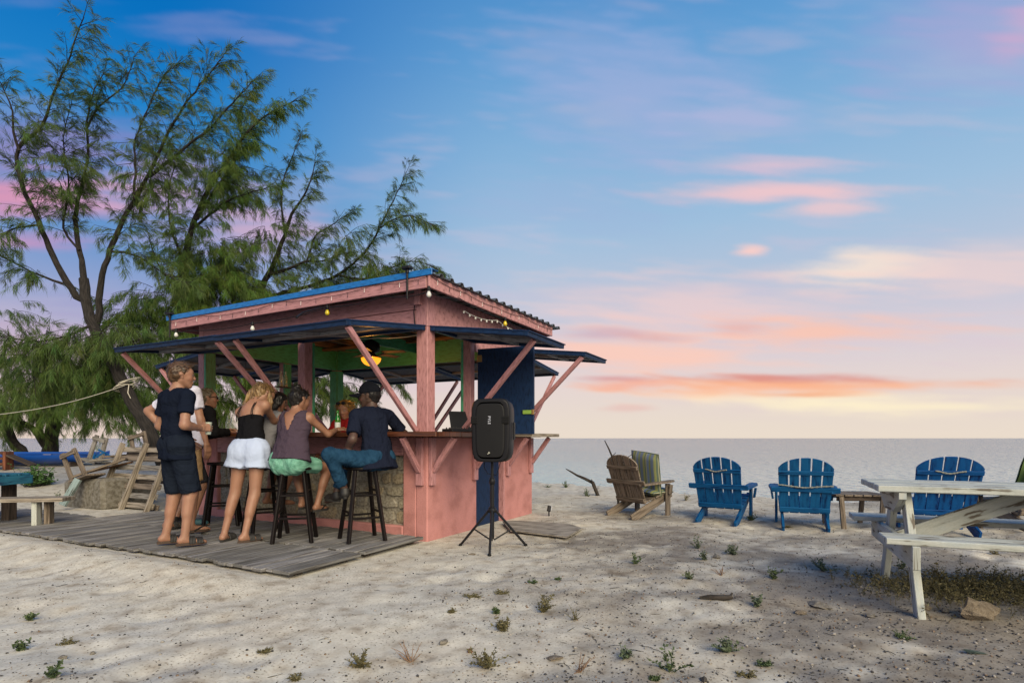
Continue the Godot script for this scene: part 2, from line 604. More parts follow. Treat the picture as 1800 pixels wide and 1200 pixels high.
	for e in [["blue_paint_faded", lin(0.007, 0.108, 0.28), Vector3(0.45, 2.6, 1), Vector3(0.3, 0.6, 0)], ["blue_paint_deep", lin(0.003, 0.082, 0.275), Vector3(0.6, 2.2, 1), Vector3(0.7, 0.2, 0)]]:
		mat(e[0], e[1], 0.6, blue_worn, e[2], bump1, 0.14).metallic_specular = 0.28
		M[e[0]].uv1_offset = e[3]
	mat("brass", lin(0.35, 0.22, 0.08), 0.4).metallic = 0.7
	mat("latch_green", lin(0.20, 0.33, 0.05), 0.5)
	mat("bulb_white", lin(0.55, 0.55, 0.53), 0.2)
	mat("bulb_yellow", lin(0.55, 0.42, 0.02), 0.25)
	mat("fairy_bulb", lin(0.75, 0.72, 0.70), 0.2)
	mat("plywood", lin(0.40, 0.36, 0.31), 0.9, grain, Vector3(0.6, 3.0, 1), bump1, 0.1)
	mat("red_wood", lin(0.22, 0.07, 0.03), 0.8, grain, gs)
	mat("hull_blue", lin(0.005, 0.06, 0.30), 0.4)
	mat("red_cloth", lin(0.4, 0.04, 0.03), 0.9)
	mat("paper", lin(0.62, 0.56, 0.46), 0.8)
	mat("yellow_thing", lin(0.6, 0.4, 0.05), 0.6)
	var glow := mat("lamp_glass", lin(0.8, 0.55, 0.15), 0.3)
	glow.emission_enabled = true
	glow.emission = Color(1.0, 0.62, 0.12)
	glow.emission_energy_multiplier = 1.1
	var gg := mat("green_glass", Color(0.05, 0.55, 0.12, 0.45), 0.05)
	gg.transparency = BaseMaterial3D.TRANSPARENCY_ALPHA
	var cg := mat("clear_glass", Color(0.8, 0.85, 0.8, 0.3), 0.05)
	cg.transparency = BaseMaterial3D.TRANSPARENCY_ALPHA
	mat("beer", lin(0.35, 0.22, 0.05), 0.2)
	mat("label_white", lin(0.6, 0.62, 0.6), 0.6)


func W_scale(s: float) -> Vector3:
	return Vector3(s, s, s)


# ------------------------------------------------------------------ ground and sea
var gn := FastNoiseLite.new()
var feet := FastNoiseLite.new()
var kinv := Transform3D()
const RIM := [[-60.0, 34.0], [-18.0, 20.5], [-8.0, 17.5], [0.0, 13.4], [1.5, 12.4], [4.0, 9.9], [6.0, 8.7], [9.0, 7.9], [14.0, 7.3], [60.0, 7.0]]


func rim(x: float) -> float:          # how far out the sand reaches
	for i in range(1, RIM.size()):
		if x < RIM[i][0]:
			return lerpf(RIM[i - 1][1], RIM[i][1], clampf((x - RIM[i - 1][0]) / (RIM[i][0] - RIM[i - 1][0]), 0, 1))
	return 7.0


func gh(x: float, z: float) -> float:
	var d := -z
	var k := kinv * Vector3(x, 0, z)
	# flat under the bar and the deck
	var fx := maxf(maxf(-6.4 - k.x, k.x - 0.05), 0.0)
	var fz := maxf(maxf(-2.7 - k.z, k.z - 1.75), 0.0)
	var away := smoothstep(0.0, 0.7, sqrt(fx * fx + fz * fz))
	var h := gn.get_noise_2d(x * 0.45, z * 0.45) * 0.035 + gn.get_noise_2d(x * 1.6 + 9, z * 1.6) * 0.011
	h += gn.get_noise_2d(x * 5.0 + 31, z * 5.0) * (0.003 + 0.008 * smoothstep(-1.5, 1.0, x)) + gn.get_noise_2d(x * 15.0, z * 15.0 + 50) * (0.001 + 0.003 * smoothstep(-1.5, 1.0, x))
	# trodden hollows where people walk
	var trod := smoothstep(-0.15, 0.45, gn.get_noise_2d(x * 0.55 + 200.0, z * 0.55)) * smoothstep(9.5, 7.5, d) * smoothstep(1.2, 2.4, d)
	if trod > 0.01:
		var c := feet.get_noise_2d(x, z * 0.8)          # -1 at the middle of a hollow
		h += trod * (-0.022 * smoothstep(-0.62, -0.95, c) + 0.007 * smoothstep(-0.75, -0.5, c) * smoothstep(-0.2, -0.5, c))
	h *= away
	h -= 0.012 * (1.0 - away)
	# the sand is heaped a little along the front of the deck
	h += (0.07 + 0.03 * gn.get_noise_2d(x * 1.3 + 3.0, 5.0)) * exp(-pow((k.z - 2.12) / 0.26, 2)) * smoothstep(-7.0, -5.0, k.x) * smoothstep(0.4, -0.6, k.x)
	h += 0.38 * smoothstep(9.0, 17.0, d) * smoothstep(2.0, -8.0, x)
	var r := rim(x) + gn.get_noise_2d(x * 1.1, 77.0) * 0.7
	h += 0.05 * smoothstep(r - 2.0, r - 0.3, d)
	h -= 2.2 * smoothstep(r - 0.2, r + 7.0, d)
	return h


func spaced(fine: float, a: float, b: float, out_a: float, out_b: float) -> PackedFloat32Array:
	var left := []
	var x := a
	var s := fine
	while x > out_a:
		s *= 1.22
		x -= s
		left.push_front(x)
	var r := PackedFloat32Array(left)
	x = a
	while x < b:
		r.append(x)
		x += fine
	s = fine
	while x < out_b:
		r.append(x)
		s *= 1.22
		x += s
	r.append(x)
	return r


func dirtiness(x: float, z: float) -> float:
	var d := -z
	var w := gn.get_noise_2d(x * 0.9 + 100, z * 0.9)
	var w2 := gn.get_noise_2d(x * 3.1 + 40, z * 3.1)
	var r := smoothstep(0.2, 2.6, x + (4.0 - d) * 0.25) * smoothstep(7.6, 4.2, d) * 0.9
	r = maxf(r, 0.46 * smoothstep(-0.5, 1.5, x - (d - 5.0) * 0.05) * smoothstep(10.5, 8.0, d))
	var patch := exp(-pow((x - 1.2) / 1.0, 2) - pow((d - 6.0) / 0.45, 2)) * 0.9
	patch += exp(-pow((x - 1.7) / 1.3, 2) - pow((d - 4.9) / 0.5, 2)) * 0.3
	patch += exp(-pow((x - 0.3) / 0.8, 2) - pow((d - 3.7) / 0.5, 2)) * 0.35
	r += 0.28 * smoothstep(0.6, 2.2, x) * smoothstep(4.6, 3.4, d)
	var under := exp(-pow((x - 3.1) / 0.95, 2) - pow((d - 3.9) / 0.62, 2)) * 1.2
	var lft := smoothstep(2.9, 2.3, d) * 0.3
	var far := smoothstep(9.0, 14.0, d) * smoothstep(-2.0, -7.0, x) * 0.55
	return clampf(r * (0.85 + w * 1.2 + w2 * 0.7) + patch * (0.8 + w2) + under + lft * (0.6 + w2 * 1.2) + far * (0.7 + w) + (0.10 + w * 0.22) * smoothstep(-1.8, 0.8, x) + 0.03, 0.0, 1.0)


func build_ground() -> void:
	gn.seed = 21
	gn.frequency = 1.0
	gn.fractal_octaves = 3
	feet.seed = 8
	feet.noise_type = FastNoiseLite.TYPE_CELLULAR
	feet.cellular_return_type = FastNoiseLite.RETURN_DISTANCE
	feet.cellular_jitter = 1.0
	feet.frequency = 2.6
	feet.fractal_type = FastNoiseLite.FRACTAL_NONE
	kinv = KX.affine_inverse()
	var xs := spaced(0.045, -5.2, 5.6, -400.0, 400.0)
	var zs := spaced(0.045, -9.0, -1.6, -60.0, 300.0)
	var v := PackedVector3Array()
	var uv := PackedVector2Array()
	var col := PackedColorArray()
	var ix := PackedInt32Array()
	var sand := Color(0.67, 0.635, 0.54)
	var warm := Color(0.68, 0.625, 0.51)
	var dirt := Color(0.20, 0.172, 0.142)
	for z in zs:
		for x in xs:
			v.append(Vector3(x, gh(x, z), z))
			uv.append(Vector2(x, z))
			var w := gn.get_noise_2d(x * 0.7 - 60, z * 0.7) * 0.5 + 0.5
			var c := sand.lerp(warm, smoothstep(0.3, 0.8, w))
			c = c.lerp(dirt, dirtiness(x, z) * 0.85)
			col.append(c)
	var w := xs.size()
	for j in zs.size() - 1:
		for i in w - 1:
			var a := j * w + i
			ix.append_array([a, a + 1, a + w, a + 1, a + w + 1, a + w])
	var b := MB.new()
	b.v = v
	b.uv = uv
	b.col = col
	b.ix = ix
	b.n.resize(v.size())
	b.smooth()
	if b.n[1000].y < 0.0:
		for i in b.n.size():
			b.n[i] = -b.n[i]
	var n3 := noise_bytes(1024, 0.09, 3, 31)
	var n4 := noise_bytes(1024, 0.02, 5, 32)
	var speck := colour_texture(n3, 1024, [[0.13, Color(0.25, 0.22, 0.2)], [0.19, Color(0.66, 0.63, 0.6)], [0.26, Color(0.95, 0.94, 0.93)], [0.6, Color.WHITE], [0.8, Color.WHITE]], n4, 0.12)
	var blot := colour_texture(noise_bytes(512, 0.03, 5, 33), 512, [[0.08, Color(0.78, 0.75, 0.72)], [0.3, Color(0.92, 0.91, 0.9)], [0.55, Color(0.97, 0.97, 0.97)], [0.8, Color.WHITE]])
	var m := mat("sand", Color.WHITE, 0.95, speck, Vector3(0.5, 0.5, 1), grey_texture(noise_bytes(1024, 0.05, 5, 34), 1024), 0.11)
	m.vertex_color_use_as_albedo = true
	m.detail_enabled = true
	m.detail_albedo = blot
	m.detail_blend_mode = BaseMaterial3D.BLEND_MODE_MUL
	m.detail_uv_layer = BaseMaterial3D.DETAIL_UV_2
	m.uv2_scale = Vector3(0.29, 0.29, 1)
	var a := []
	a.resize(Mesh.ARRAY_MAX)
	a[Mesh.ARRAY_VERTEX] = b.v
	a[Mesh.ARRAY_NORMAL] = b.n
	a[Mesh.ARRAY_TEX_UV] = b.uv
	a[Mesh.ARRAY_TEX_UV2] = b.uv
	a[Mesh.ARRAY_COLOR] = b.col
	a[Mesh.ARRAY_INDEX] = b.ix
	var am := ArrayMesh.new()
	am.add_surface_from_arrays(Mesh.PRIMITIVE_TRIANGLES, a)
	am.surface_set_material(0, m)
	var o := MeshInstance3D.new()
	o.name = "sand_ground"
	o.mesh = am
	add_child(o)
	tag(o, "pale sandy beach ground with dark dirt patches and litter", "", "", "structure")


func build_sea() -> void:
	var b := MB.new()
	var y := -0.85
	# strips that grow with distance, so that the water reaches the horizon
	var ds := [2.0, 8.0, 12.0, 18.0, 30.0, 50.0, 90.0, 180.0, 500.0, 2000.0, 8000.0, 30000.0]
	# shallow water over sand is pale, deep water dark blue
	var depth_at := func(d: float, side: float) -> Color:
		var shallow := smoothstep(70.0, 12.0, d)
		var deep := Color(0.06, 0.13, 0.20)
		return deep.lerp(Color(0.16, 0.40, 0.46) if side < 0.0 else Color(0.30, 0.38, 0.40), shallow * 0.9 + 0.1 * smoothstep(600.0, 60.0, d))
	for i in ds.size() - 1:
		var w0 := 60.0 + float(ds[i]) * 4.0
		var w1 := 60.0 + float(ds[i + 1]) * 4.0
		for cut in [[-1.0, -0.05], [-0.05, 0.05], [0.05, 1.0]]:
			var first := b.v.size()
			b.face([Vector3(w0 * cut[0], y, -ds[i]), Vector3(w0 * cut[1], y, -ds[i]), Vector3(w1 * cut[1], y, -ds[i + 1]), Vector3(w1 * cut[0], y, -ds[i + 1])], Vector3.UP)
			for q in 4:
				var vtx := b.v[first + q]
				b.col[first + q] = depth_at.call(-vtx.z, vtx.x)
	var m := mat("sea_water", Color.WHITE, 0.08)
	m.vertex_color_use_as_albedo = true
	var wave := FastNoiseLite.new()
	wave.seed = 4
	wave.frequency = 0.022
	wave.fractal_octaves = 5
	var im := wave.get_seamless_image(1024, 1024)
	im.bump_map_to_normal_map(9.0)
	m.normal_enabled = true
	m.normal_texture = ImageTexture.create_from_image(im)
	m.normal_scale = 1.7
	m.uv1_scale = Vector3(0.045, 0.11, 1)
	m.metallic_specular = 0.33
	var o := put("sea", b, m)
	tag(o, "calm sea with small ripples reaching the horizon", "", "", "structure")


# ------------------------------------------------------------------ boardwalk deck in front of the bar
func build_deck() -> void:
	var t := thing("boardwalk_deck", "weathered grey plank deck lying on the sand in front of the pink bar", "deck", KX)
	var r := RandomNumberGenerator.new()
	r.seed = 3
	var tones := []
	for i in 6:
		var k: float = [0.8, 1.0, 1.15, 0.68, 0.92, 1.25][i]
		tones.append(mat("deck%d" % i, lin(0.29 * k, 0.28 * k, 0.265 * k + 0.006 * (i % 3)), 0.9, M["grey_wood"].albedo_texture, Vector3(0.3, 6.0, 1), M["grey_wood"].heightmap_texture, 0.35))
	# rows of boards: [x from, x to, z from, z to, top]; the boards run away from the front edge
	var rows := [[-6.6, -4.72, 0.75, 1.92, 0.046], [-4.72, -2.5, 0.92, 1.84, 0.05], [-2.5, 0.02, 1.0, 1.80, 0.05], [-4.6, -1.9, 0.03, 0.95, 0.048], [-1.9, -0.72, 0.03, 0.97, 0.052], [-0.72, 0.02, 0.10, 0.99, 0.058]]
	for row in rows:
		var x: float = row[0]
		while x < row[1] - 0.04:
			var w := minf(r.randf_range(0.075, 0.125), row[1] - x)
			var z0: float = row[2] + r.randf_range(-0.02, 0.03)
			var z1: float = row[3] + r.randf_range(-0.03, 0.025)
			var top: float = row[4] + r.randf_range(-0.005, 0.004)
			var b := MB.new()
			b.off = Vector2(r.randf(), r.randf()) * 4.0
			var tilt := r.randf_range(-0.008, 0.008)
			b.box(Transform3D(Basis(Vector3.UP, r.randf_range(-0.012, 0.012)) * Basis(Vector3.BACK, tilt), Vector3(x + w / 2, top - 0.014, (z0 + z1) / 2)), Vector3(w - r.randf_range(0.004, 0.012), 0.028, z1 - z0), 0.004)
			put("plank", b, tones[r.randi() % 6], t)
			x += w
	for z in [0.2, 0.85, 1.15, 1.65]:
		put("bearer", boxmb(Vector3(-2.35, 0.006, z), Vector3(4.6, 0.026, 0.08)), M["dark_wood"], t)


# ------------------------------------------------------------------ the bar
const BL := 3.785     # length of the bar's front
const BD := 2.55      # depth of its right side
const TOP := 1.085    # underside of the counter boards
var kiosk: Node3D


func part(called: String, mb: MB, m: Material, parent: Node3D, label := "") -> MeshInstance3D:
	var o := put(called, mb, m, parent)
	if label:
		o.set_meta("label", label)
	return o


func rubble(holder: Node3D, width: float, height: float, sd: int) -> void:
	# irregular stones laid in uneven courses in the xy plane of the holder, faces at z = 0 .. 0.03
	var r := RandomNumberGenerator.new()
	r.seed = sd
	var y := 0.0
	while y < height - 0.03:
		var ch := minf(r.randf_range(0.11, 0.21), height - y)
		if height - y - ch < 0.07:
			ch = height - y
		var x := 0.0
		while x < width - 0.02:
			var cw := minf(r.randf_range(0.13, 0.34), width - x)
			if width - x - cw < 0.08:
				cw = width - x
			var g := 0.008
			var pts := []
			var nn := r.randi_range(7, 9)
			for i in nn:
				var a := TAU * i / nn + r.randf_range(-0.2, 0.2)
				var p := Vector2(cos(a), sin(a))
				p = p / pow(pow(absf(p.x), 5.0) + pow(absf(p.y), 5.0), 0.2)
				pts.append(Vector2(x + cw / 2 + p.x * (cw / 2 - g) * r.randf_range(0.86, 1.0), y + ch / 2 + p.y * (ch / 2 - g) * r.randf_range(0.86, 1.0)))
			var b := MB.new()
			var mid := Vector2(x + cw / 2, y + ch / 2)
			var proud := r.randf_range(0.012, 0.03)
			var lean := Vector2(r.randf_range(-0.06, 0.06), r.randf_range(-0.06, 0.06))
			var zof := func(p: Vector2) -> float: return proud + (p - mid).dot(lean)
			var inner := []
			for p: Vector2 in pts:
				inner.append(mid + (p - mid) * 0.86)
			var center := Vector3(mid.x, mid.y, proud + 0.004)
			for i in nn:
				var j := (i + 1) % nn
				var a0: Vector2 = pts[i]
				var a1: Vector2 = pts[j]
				var i0: Vector2 = inner[i]
				var i1: Vector2 = inner[j]
				var q0 := Vector3(i0.x, i0.y, zof.call(i0))
				var q1 := Vector3(i1.x, i1.y, zof.call(i1))
				b.face([q0, q1, center], Vector3.BACK)
				var o := Vector3((a0 + a1).x / 2 - mid.x, (a0 + a1).y / 2 - mid.y, 0.05)
				b.face([Vector3(a0.x, a0.y, -0.01), Vector3(a1.x, a1.y, -0.01), q1, q0], o)
			put("stone", b, M["stone%d" % r.randi_range(0, 3)], holder)
			x += cw
		y += ch


# a shutter propped open: hinge line from a to b at height hy, reaching out by "reach" with the outer edge at height oy
func shutter(a: Vector3, b: Vector3, outward: Vector3, reach: float, drop: float) -> Node3D:
	var along := (b - a).normalized()
	var slope := (outward * reach + Vector3.DOWN * drop).normalized()
	var up := along.cross(slope)
	if up.y < 0.0:
		up = -up
	var len := a.distance_to(b)
	var depth := sqrt(reach * reach + drop * drop)
	var xf := Transform3D(Basis(along, up, along.cross(up)), a)
	var dirz := 1.0 if xf.basis.z.dot(slope) > 0.0 else -1.0
	var p := boxmb(Vector3(len / 2, 0.0, dirz * depth / 2), Vector3(len - 0.012, 0.012, depth - 0.012), 0.002)
	var sh := put("shutter", p, M["shutter_under"], kiosk)
	sh.transform = xf
	var navy: Material = M["navy_paint"]
	for e in [[Vector3(len / 2, -0.013, dirz * 0.03), Vector3(len, 0.045, 0.055)], [Vector3(len / 2, -0.013, dirz * (depth - 0.03)), Vector3(len, 0.045, 0.055)], [Vector3(0.03, -0.012, dirz * depth / 2), Vector3(0.055, 0.043, depth - 0.115)], [Vector3(len - 0.03, -0.012, dirz * depth / 2), Vector3(0.055, 0.043, depth - 0.115)]]:
		put("frame_rail", boxmb(e[0], e[1], 0.003), navy, sh)
	put("top_sheet", boxmb(Vector3(len / 2, 0.0125, dirz * depth / 2), Vector3(len + 0.01, 0.012, depth + 0.02), 0.002), M["navy_paint"], sh)
	var bar: Material = M["shutter_bar"]
	put("cross_rail", boxmb(Vector3(len * 0.5, -0.024, dirz * depth / 2), Vector3(0.05, 0.035, depth - 0.12), 0.003), bar, sh)
	put("middle_rail", boxmb(Vector3(len * 0.25 + 0.015, -0.023, dirz * depth * 0.52), Vector3(len * 0.5 - 0.08, 0.033, 0.05), 0.003), bar, sh)
	put("middle_rail", boxmb(Vector3(len * 0.75 - 0.015, -0.023, dirz * depth * 0.52), Vector3(len * 0.5 - 0.08, 0.033, 0.05), 0.003), bar, sh)
	return sh


func strut(a: Vector3, b: Vector3) -> void:
	put("shutter_prop", boardmb(a, b, 0.052, 0.04, Vector3.UP if absf((b - a).normalized().y) < 0.9 else Vector3.RIGHT), M["pink_timber"], kiosk)


func bracket(wall_point: Vector3, out: Vector3, reach: float) -> void:
	# a leg block on the wall and a sloping brace up to the underside of the counter
	var side := out.cross(Vector3.UP)
	var br := boardmb(wall_point + out * 0.035 + Vector3(0, -0.36, 0), wall_point + out * reach + Vector3(0, -0.01, 0), 0.05, 0.055, side)
	var o := put("counter_brace", br, M["pink_timber"], kiosk)
	var blk := MB.new()
	blk.off = Vector2(rng.randf(), 0)
	var basis := Basis(side, Vector3.UP, side.cross(Vector3.UP))
	blk.box(Transform3D(basis, wall_point + out * 0.022 + Vector3(0, -0.26, 0)), Vector3(0.085, 0.5, 0.04), 0.004)
	put("brace_block", blk, M["pink_timber"], o)


func build_kiosk() -> void:
	mat("shutter_bar", lin(0.26, 0.27, 0.31), 0.6, M["navy_paint"].albedo_texture, Vector3(0.6, 2, 1))
	kiosk = thing("beach_bar", "small pink open-sided bar hut with propped-up navy shutters and a counter", "bar hut", KX)
	var k := kiosk
	var plaster: Material = M["pink_plaster"]
	var timber: Material = M["pink_timber"]
	var green: Material = M["green_paint"]
	# --- low walls
	var tw := 0.15
	part("right_wall", boxmb(Vector3(-tw / 2, TOP / 2 - 0.1, -0.50), Vector3(tw, TOP + 0.2, 1.0), 0.012), plaster, k)
	part("right_wall", boxmb(Vector3(-tw / 2, TOP / 2 - 0.1, -2.13), Vector3(tw, TOP + 0.2, 0.84), 0.012), plaster, k)
	part("back_wall", boxmb(Vector3(-BL / 2, TOP / 2 - 0.1, -BD + tw / 2), Vector3(BL - 0.31, TOP + 0.2, tw), 0.01), plaster, k)
	part("left_wall", boxmb(Vector3(-BL + tw / 2, TOP / 2 - 0.1, -BD / 2), Vector3(tw, TOP + 0.2, BD), 0.01), plaster, k)
	part("corner_pier", boxmb(Vector3(-0.085 - tw, TOP / 2 - 0.1, -tw / 2), Vector3(0.17, TOP + 0.2, tw), 0.01), plaster, k)
	part("end_pier", boxmb(Vector3(-BL + tw + 0.12, TOP / 2 - 0.1, -tw / 2), Vector3(0.24, TOP + 0.2, tw), 0.01), plaster, k)
	var sx0 := -BL + tw + 0.24
	var sx1 := -0.32
	var sw := sx1 - sx0
	part("front_band", boxmb(Vector3((sx0 + sx1) / 2, 0.985, -tw / 2), Vector3(sw, 0.2, tw - 0.004), 0.008), timber, k)
	part("front_kerb", boxmb(Vector3((sx0 + sx1) / 2, 0.05, -tw / 2 + 0.006), Vector3(sw, 0.16, tw + 0.004), 0.012), plaster, k)
	var infill := boxmb(Vector3(sw / 2, 0.378, -0.05), Vector3(sw, 0.76, 0.08), 0.0)
	var holder := part("stone_infill", infill, M["mortar"], k, "rubble stone panel set into the bar front")
	holder.position = Vector3(sx0, 0.128, -0.045)
	rubble(holder, sw, 0.755, 5)
	var hp := holder.position
	for c in holder.get_children():
		c.position.z += -0.01
	# --- lower door and the open upper leaf
	part("lower_door", boxmb(Vector3(-0.09, 0.5, -1.345), Vector3(0.04, 1.06, 0.67), 0.004), M["navy_paint"], k, "navy lower door leaf, closed")
	part("door_jamb", boxmb(Vector3(-0.07, 0.5, -1.695), Vector3(0.146, 1.16, 0.03), 0.003), timber, k)
	var leaf := Node3D.new()
	leaf.name = "upper_door"
	leaf.position = Vector3(0.02, 0, -1.0)
	leaf.rotation.y = deg_to_rad(-86.0)
	k.add_child(leaf, true)
	leaf.set_meta("label", "navy upper door leaf, swung open")
	put("door_panel", boxmb(Vector3(0.0, 1.625, -0.36), Vector3(0.036, 1.02, 0.72), 0.004), M["navy_paint"], leaf)
	for hy in [1.25, 2.02]:
		put("hinge", boxmb(Vector3(0.02, hy, -0.03), Vector3(0.012, 0.08, 0.06), 0.002), M["brass"], leaf)
	put("latch", boxmb(Vector3(0.026, 1.37, -0.65), Vector3(0.016, 0.045, 0.12), 0.003), M["latch_green"], leaf)
	put("latch", boxmb(Vector3(0.028, 1.37, -0.715), Vector3(0.02, 0.06, 0.03), 0.003), M["brass"], leaf)
	# --- posts: pink outside, green inside
	var posts := [[-0.07, -0.07, 0.14, "corner"], [-1.84, -0.06, 0.12, ""], [-BL + 0.06, -0.06, 0.12, ""], [-0.06, -0.92, 0.10, ""], [-0.06, -1.735, 0.09, ""], [-0.06, -BD + 0.07, 0.12, ""], [-1.84, -BD + 0.06, 0.11, ""], [-BL + 0.06, -BD + 0.06, 0.12, ""], [-BL + 0.06, -1.38, 0.11, ""]]
	for p in posts:
		var w: float = p[2]
		part("post", boxmb(Vector3(p[0], (TOP + 2.25) / 2 + 0.02, p[1]), Vector3(w, 2.25 - TOP + 0.04, w), 0.005), timber, k)
		# green inner face towards the middle of the hut
		var ix := clampf(-BL / 2 - p[0], -1, 1)
		var iz := clampf(-BD / 2 - p[1], -1, 1)
		if p[3] == "" and (absf(p[0] + BL / 2) > 1.0):
			part("post_lining", boxmb(Vector3(p[0] + signf(ix) * (w / 2 + 0.018), 1.66, p[1] + 0.01 * signf(iz)), Vector3(0.036, 1.12, w + 0.02), 0.004), green, k)
		if p[3] == "" and absf(p[1] + BD / 2) > 1.0:
			part("post_lining", boxmb(Vector3(p[0] + 0.01 * signf(ix), 1.66, p[1] + signf(iz) * (w / 2 + 0.019)), Vector3(w + 0.03, 1.12, 0.036), 0.004), green, k)
	# --- boards over the openings, pink outside and green inside
	var fy := 2.425
	var fh := 0.37
	part("frieze_board", boxmb(Vector3(-BL / 2 - 0.07, fy + 0.096, -0.028), Vector3(BL - 0.15, 0.178, 0.04), 0.004), timber, k)
	part("frieze_board", boxmb(Vector3(-1.05, fy - 0.092, -0.027), Vector3(1.80, 0.184, 0.04), 0.004), timber, k)
	part("frieze_board", boxmb(Vector3(-2.82, fy - 0.092, -0.029), Vector3(1.73, 0.184, 0.04), 0.004), timber, k)
	part("frieze_board", boxmb(Vector3(-0.028, fy, -BD / 2 - 0.07), Vector3(0.04, fh, BD - 0.15), 0.004), M["pink_paint"], k)
	part("frieze_board", boxmb(Vector3(-BL / 2, fy, -BD + 0.028), Vector3(BL - 0.13, fh, 0.04), 0.004), timber, k)
	part("frieze_board", boxmb(Vector3(-BL + 0.028, fy, -BD / 2), Vector3(0.04, fh, BD - 0.13), 0.004), timber, k)
	part("lining_board", boxmb(Vector3(-BL / 2, fy - 0.02, -0.13), Vector3(BL - 0.3, 0.33, 0.03), 0.004), green, k)
	part("lining_board", boxmb(Vector3(-0.13, fy - 0.02, -BD / 2), Vector3(0.03, 0.33, BD - 0.3), 0.004), green, k)
	part("lining_board", boxmb(Vector3(-BL / 2, fy - 0.02, -BD + 0.13), Vector3(BL - 0.3, 0.35, 0.03), 0.004), green, k)
	part("lining_board", boxmb(Vector3(-BL + 0.13, fy - 0.02, -BD / 2), Vector3(0.03, 0.35, BD - 0.3), 0.004), green, k)
	part("corner_cap", boxmb(Vector3(-0.07, fy + 0.005, -0.07), Vector3(0.15, fh + 0.01, 0.15), 0.006), timber, k)
	for e in [[-BL + 0.055, -0.055], [-BL + 0.055, -BD + 0.055], [-0.055, -BD + 0.055]]:
		part("corner_cap", boxmb(Vector3(e[0], fy - 0.01, e[1]), Vector3(0.102, fh - 0.03, 0.102), 0.004), timber, k)
		part("corner_lining", boxmb(Vector3(e[0] + 0.085 * signf(-BL / 2 - e[0]), fy - 0.02, e[1] + 0.085 * signf(-BD / 2 - e[1])), Vector3(0.06, 0.32, 0.06), 0.003), green, k)
	part("corner_cleat", boxmb(Vector3(-0.10, fy + 0.12, 0.028), Vector3(0.075, 0.16, 0.05), 0.004), timber, k)
	part("tie_beam", boxmb(Vector3(-1.92, 2.48, -BD / 2), Vector3(0.05, 0.16, BD - 0.32), 0.004), green, k)
	# the panel over the door
	part("over_door_panel", boxmb(Vector3(-0.022, 2.175, -1.34), Vector3(0.03, 0.13, 0.70), 0.003), M["pink_paint"], k)
	# --- ceiling joists and boards
	for i in 7:
		var x := -0.35 - i * 0.52
		part("rafter", boxmb(Vector3(x, 2.60, -BD / 2), Vector3(0.045, 0.09, BD - 0.02), 0.003), M["rafter_wood"], k)
	for z in [-0.45, -1.27, -2.1]:
		part("purlin", boxmb(Vector3(-BL / 2, 2.535, z), Vector3(BL - 0.3, 0.04, 0.07), 0.003), M["rafter_wood"], k)
	# --- roof: fascias, corrugated sheet, blue edge
	var rx0 := -BL - 0.22
	var rx1 := 0.20
	var rz0 := -BD - 0.24
	var rz1 := 0.24
	var sag := func(x: float) -> float: return 0.05 * clampf((x - rx1) / (rx0 - rx1), 0, 1)
	part("fascia", boardmb(Vector3(rx1 - 0.03, 2.625, rz1), Vector3(rx0, 2.625 - 0.05, rz1), 0.125, 0.03, Vector3.UP), timber, k)
	part("fascia", boardmb(Vector3(rx1, 2.625, rz1 + 0.015), Vector3(rx1, 2.625, rz0), 0.13, 0.03, Vector3.UP), M["pink_paint"], k)
	part("fascia", boardmb(Vector3(rx1 - 0.03, 2.625, rz0), Vector3(rx0, 2.575, rz0), 0.125, 0.03, Vector3.UP), timber, k)
	part("fascia", boardmb(Vector3(rx0, 2.575, rz1 - 0.016), Vector3(rx0, 2.575, rz0 + 0.016), 0.125, 0.03, Vector3.UP), timber, k)
	var sheet := MB.new()
	var xsn := [rx1 + 0.06, rx1 - 1.0, rx1 - 2.0, rx1 - 3.1, rx0 - 0.04]
	var prof := []
	var z := rz1 + 0.02
	while z > rz0 - 0.02:
		prof.append_array([Vector2(z, 0.0), Vector2(z - 0.11, 0.0), Vector2(z - 0.13, 0.032), Vector2(z - 0.17, 0.032), Vector2(z - 0.19, 0.0)])
		z -= 0.19
	for side in [0.0, -0.004]:
		for i in xsn.size() - 1:
			for j in prof.size() - 1:
				var a: Vector2 = prof[j]
				var b: Vector2 = prof[j + 1]
				if a.distance_to(b) < 0.0001:
					continue
				var x0: float = xsn[i]
				var x1: float = xsn[i + 1]
				var y0: float = 2.692 + side - sag.call(x0)
				var y1: float = 2.692 + side - sag.call(x1)
				sheet.face([Vector3(x0, y0 + a.y, a.x), Vector3(x0, y0 + b.y, b.x), Vector3(x1, y1 + b.y, b.x), Vector3(x1, y1 + a.y, a.x)], Vector3.UP if side == 0.0 else Vector3.DOWN)
	for j in prof.size() - 1:
		var a: Vector2 = prof[j]
		var b: Vector2 = prof[j + 1]
		sheet.face([Vector3(xsn[0], 2.692 + a.y, a.x), Vector3(xsn[0], 2.692 + b.y, b.x), Vector3(xsn[0], 2.688 + b.y, b.x), Vector3(xsn[0], 2.688 + a.y, a.x)], Vector3.RIGHT)
	part("roof_sheet", sheet, M["roof_metal"], k, "corrugated metal roof sheet")
	var edge := MB.new()
	edge.board(Vector3(rx1 + 0.05, 2.712, rz1 + 0.025), Vector3(rx0 - 0.05, 2.662, rz1 + 0.025), 0.062, 0.012, Vector3.UP, 0.003)
	edge.board(Vector3(rx1 + 0.05, 2.738, rz1 - 0.03), Vector3(rx0 - 0.05, 2.688, rz1 - 0.03), 0.11, 0.006, Vector3.FORWARD, 0.002)
	part("roof_edge", edge, M["blue_metal"], k, "bright blue metal edge of the roof")
	# --- counter
	var ct := 0.05
	var cy := TOP + ct / 2
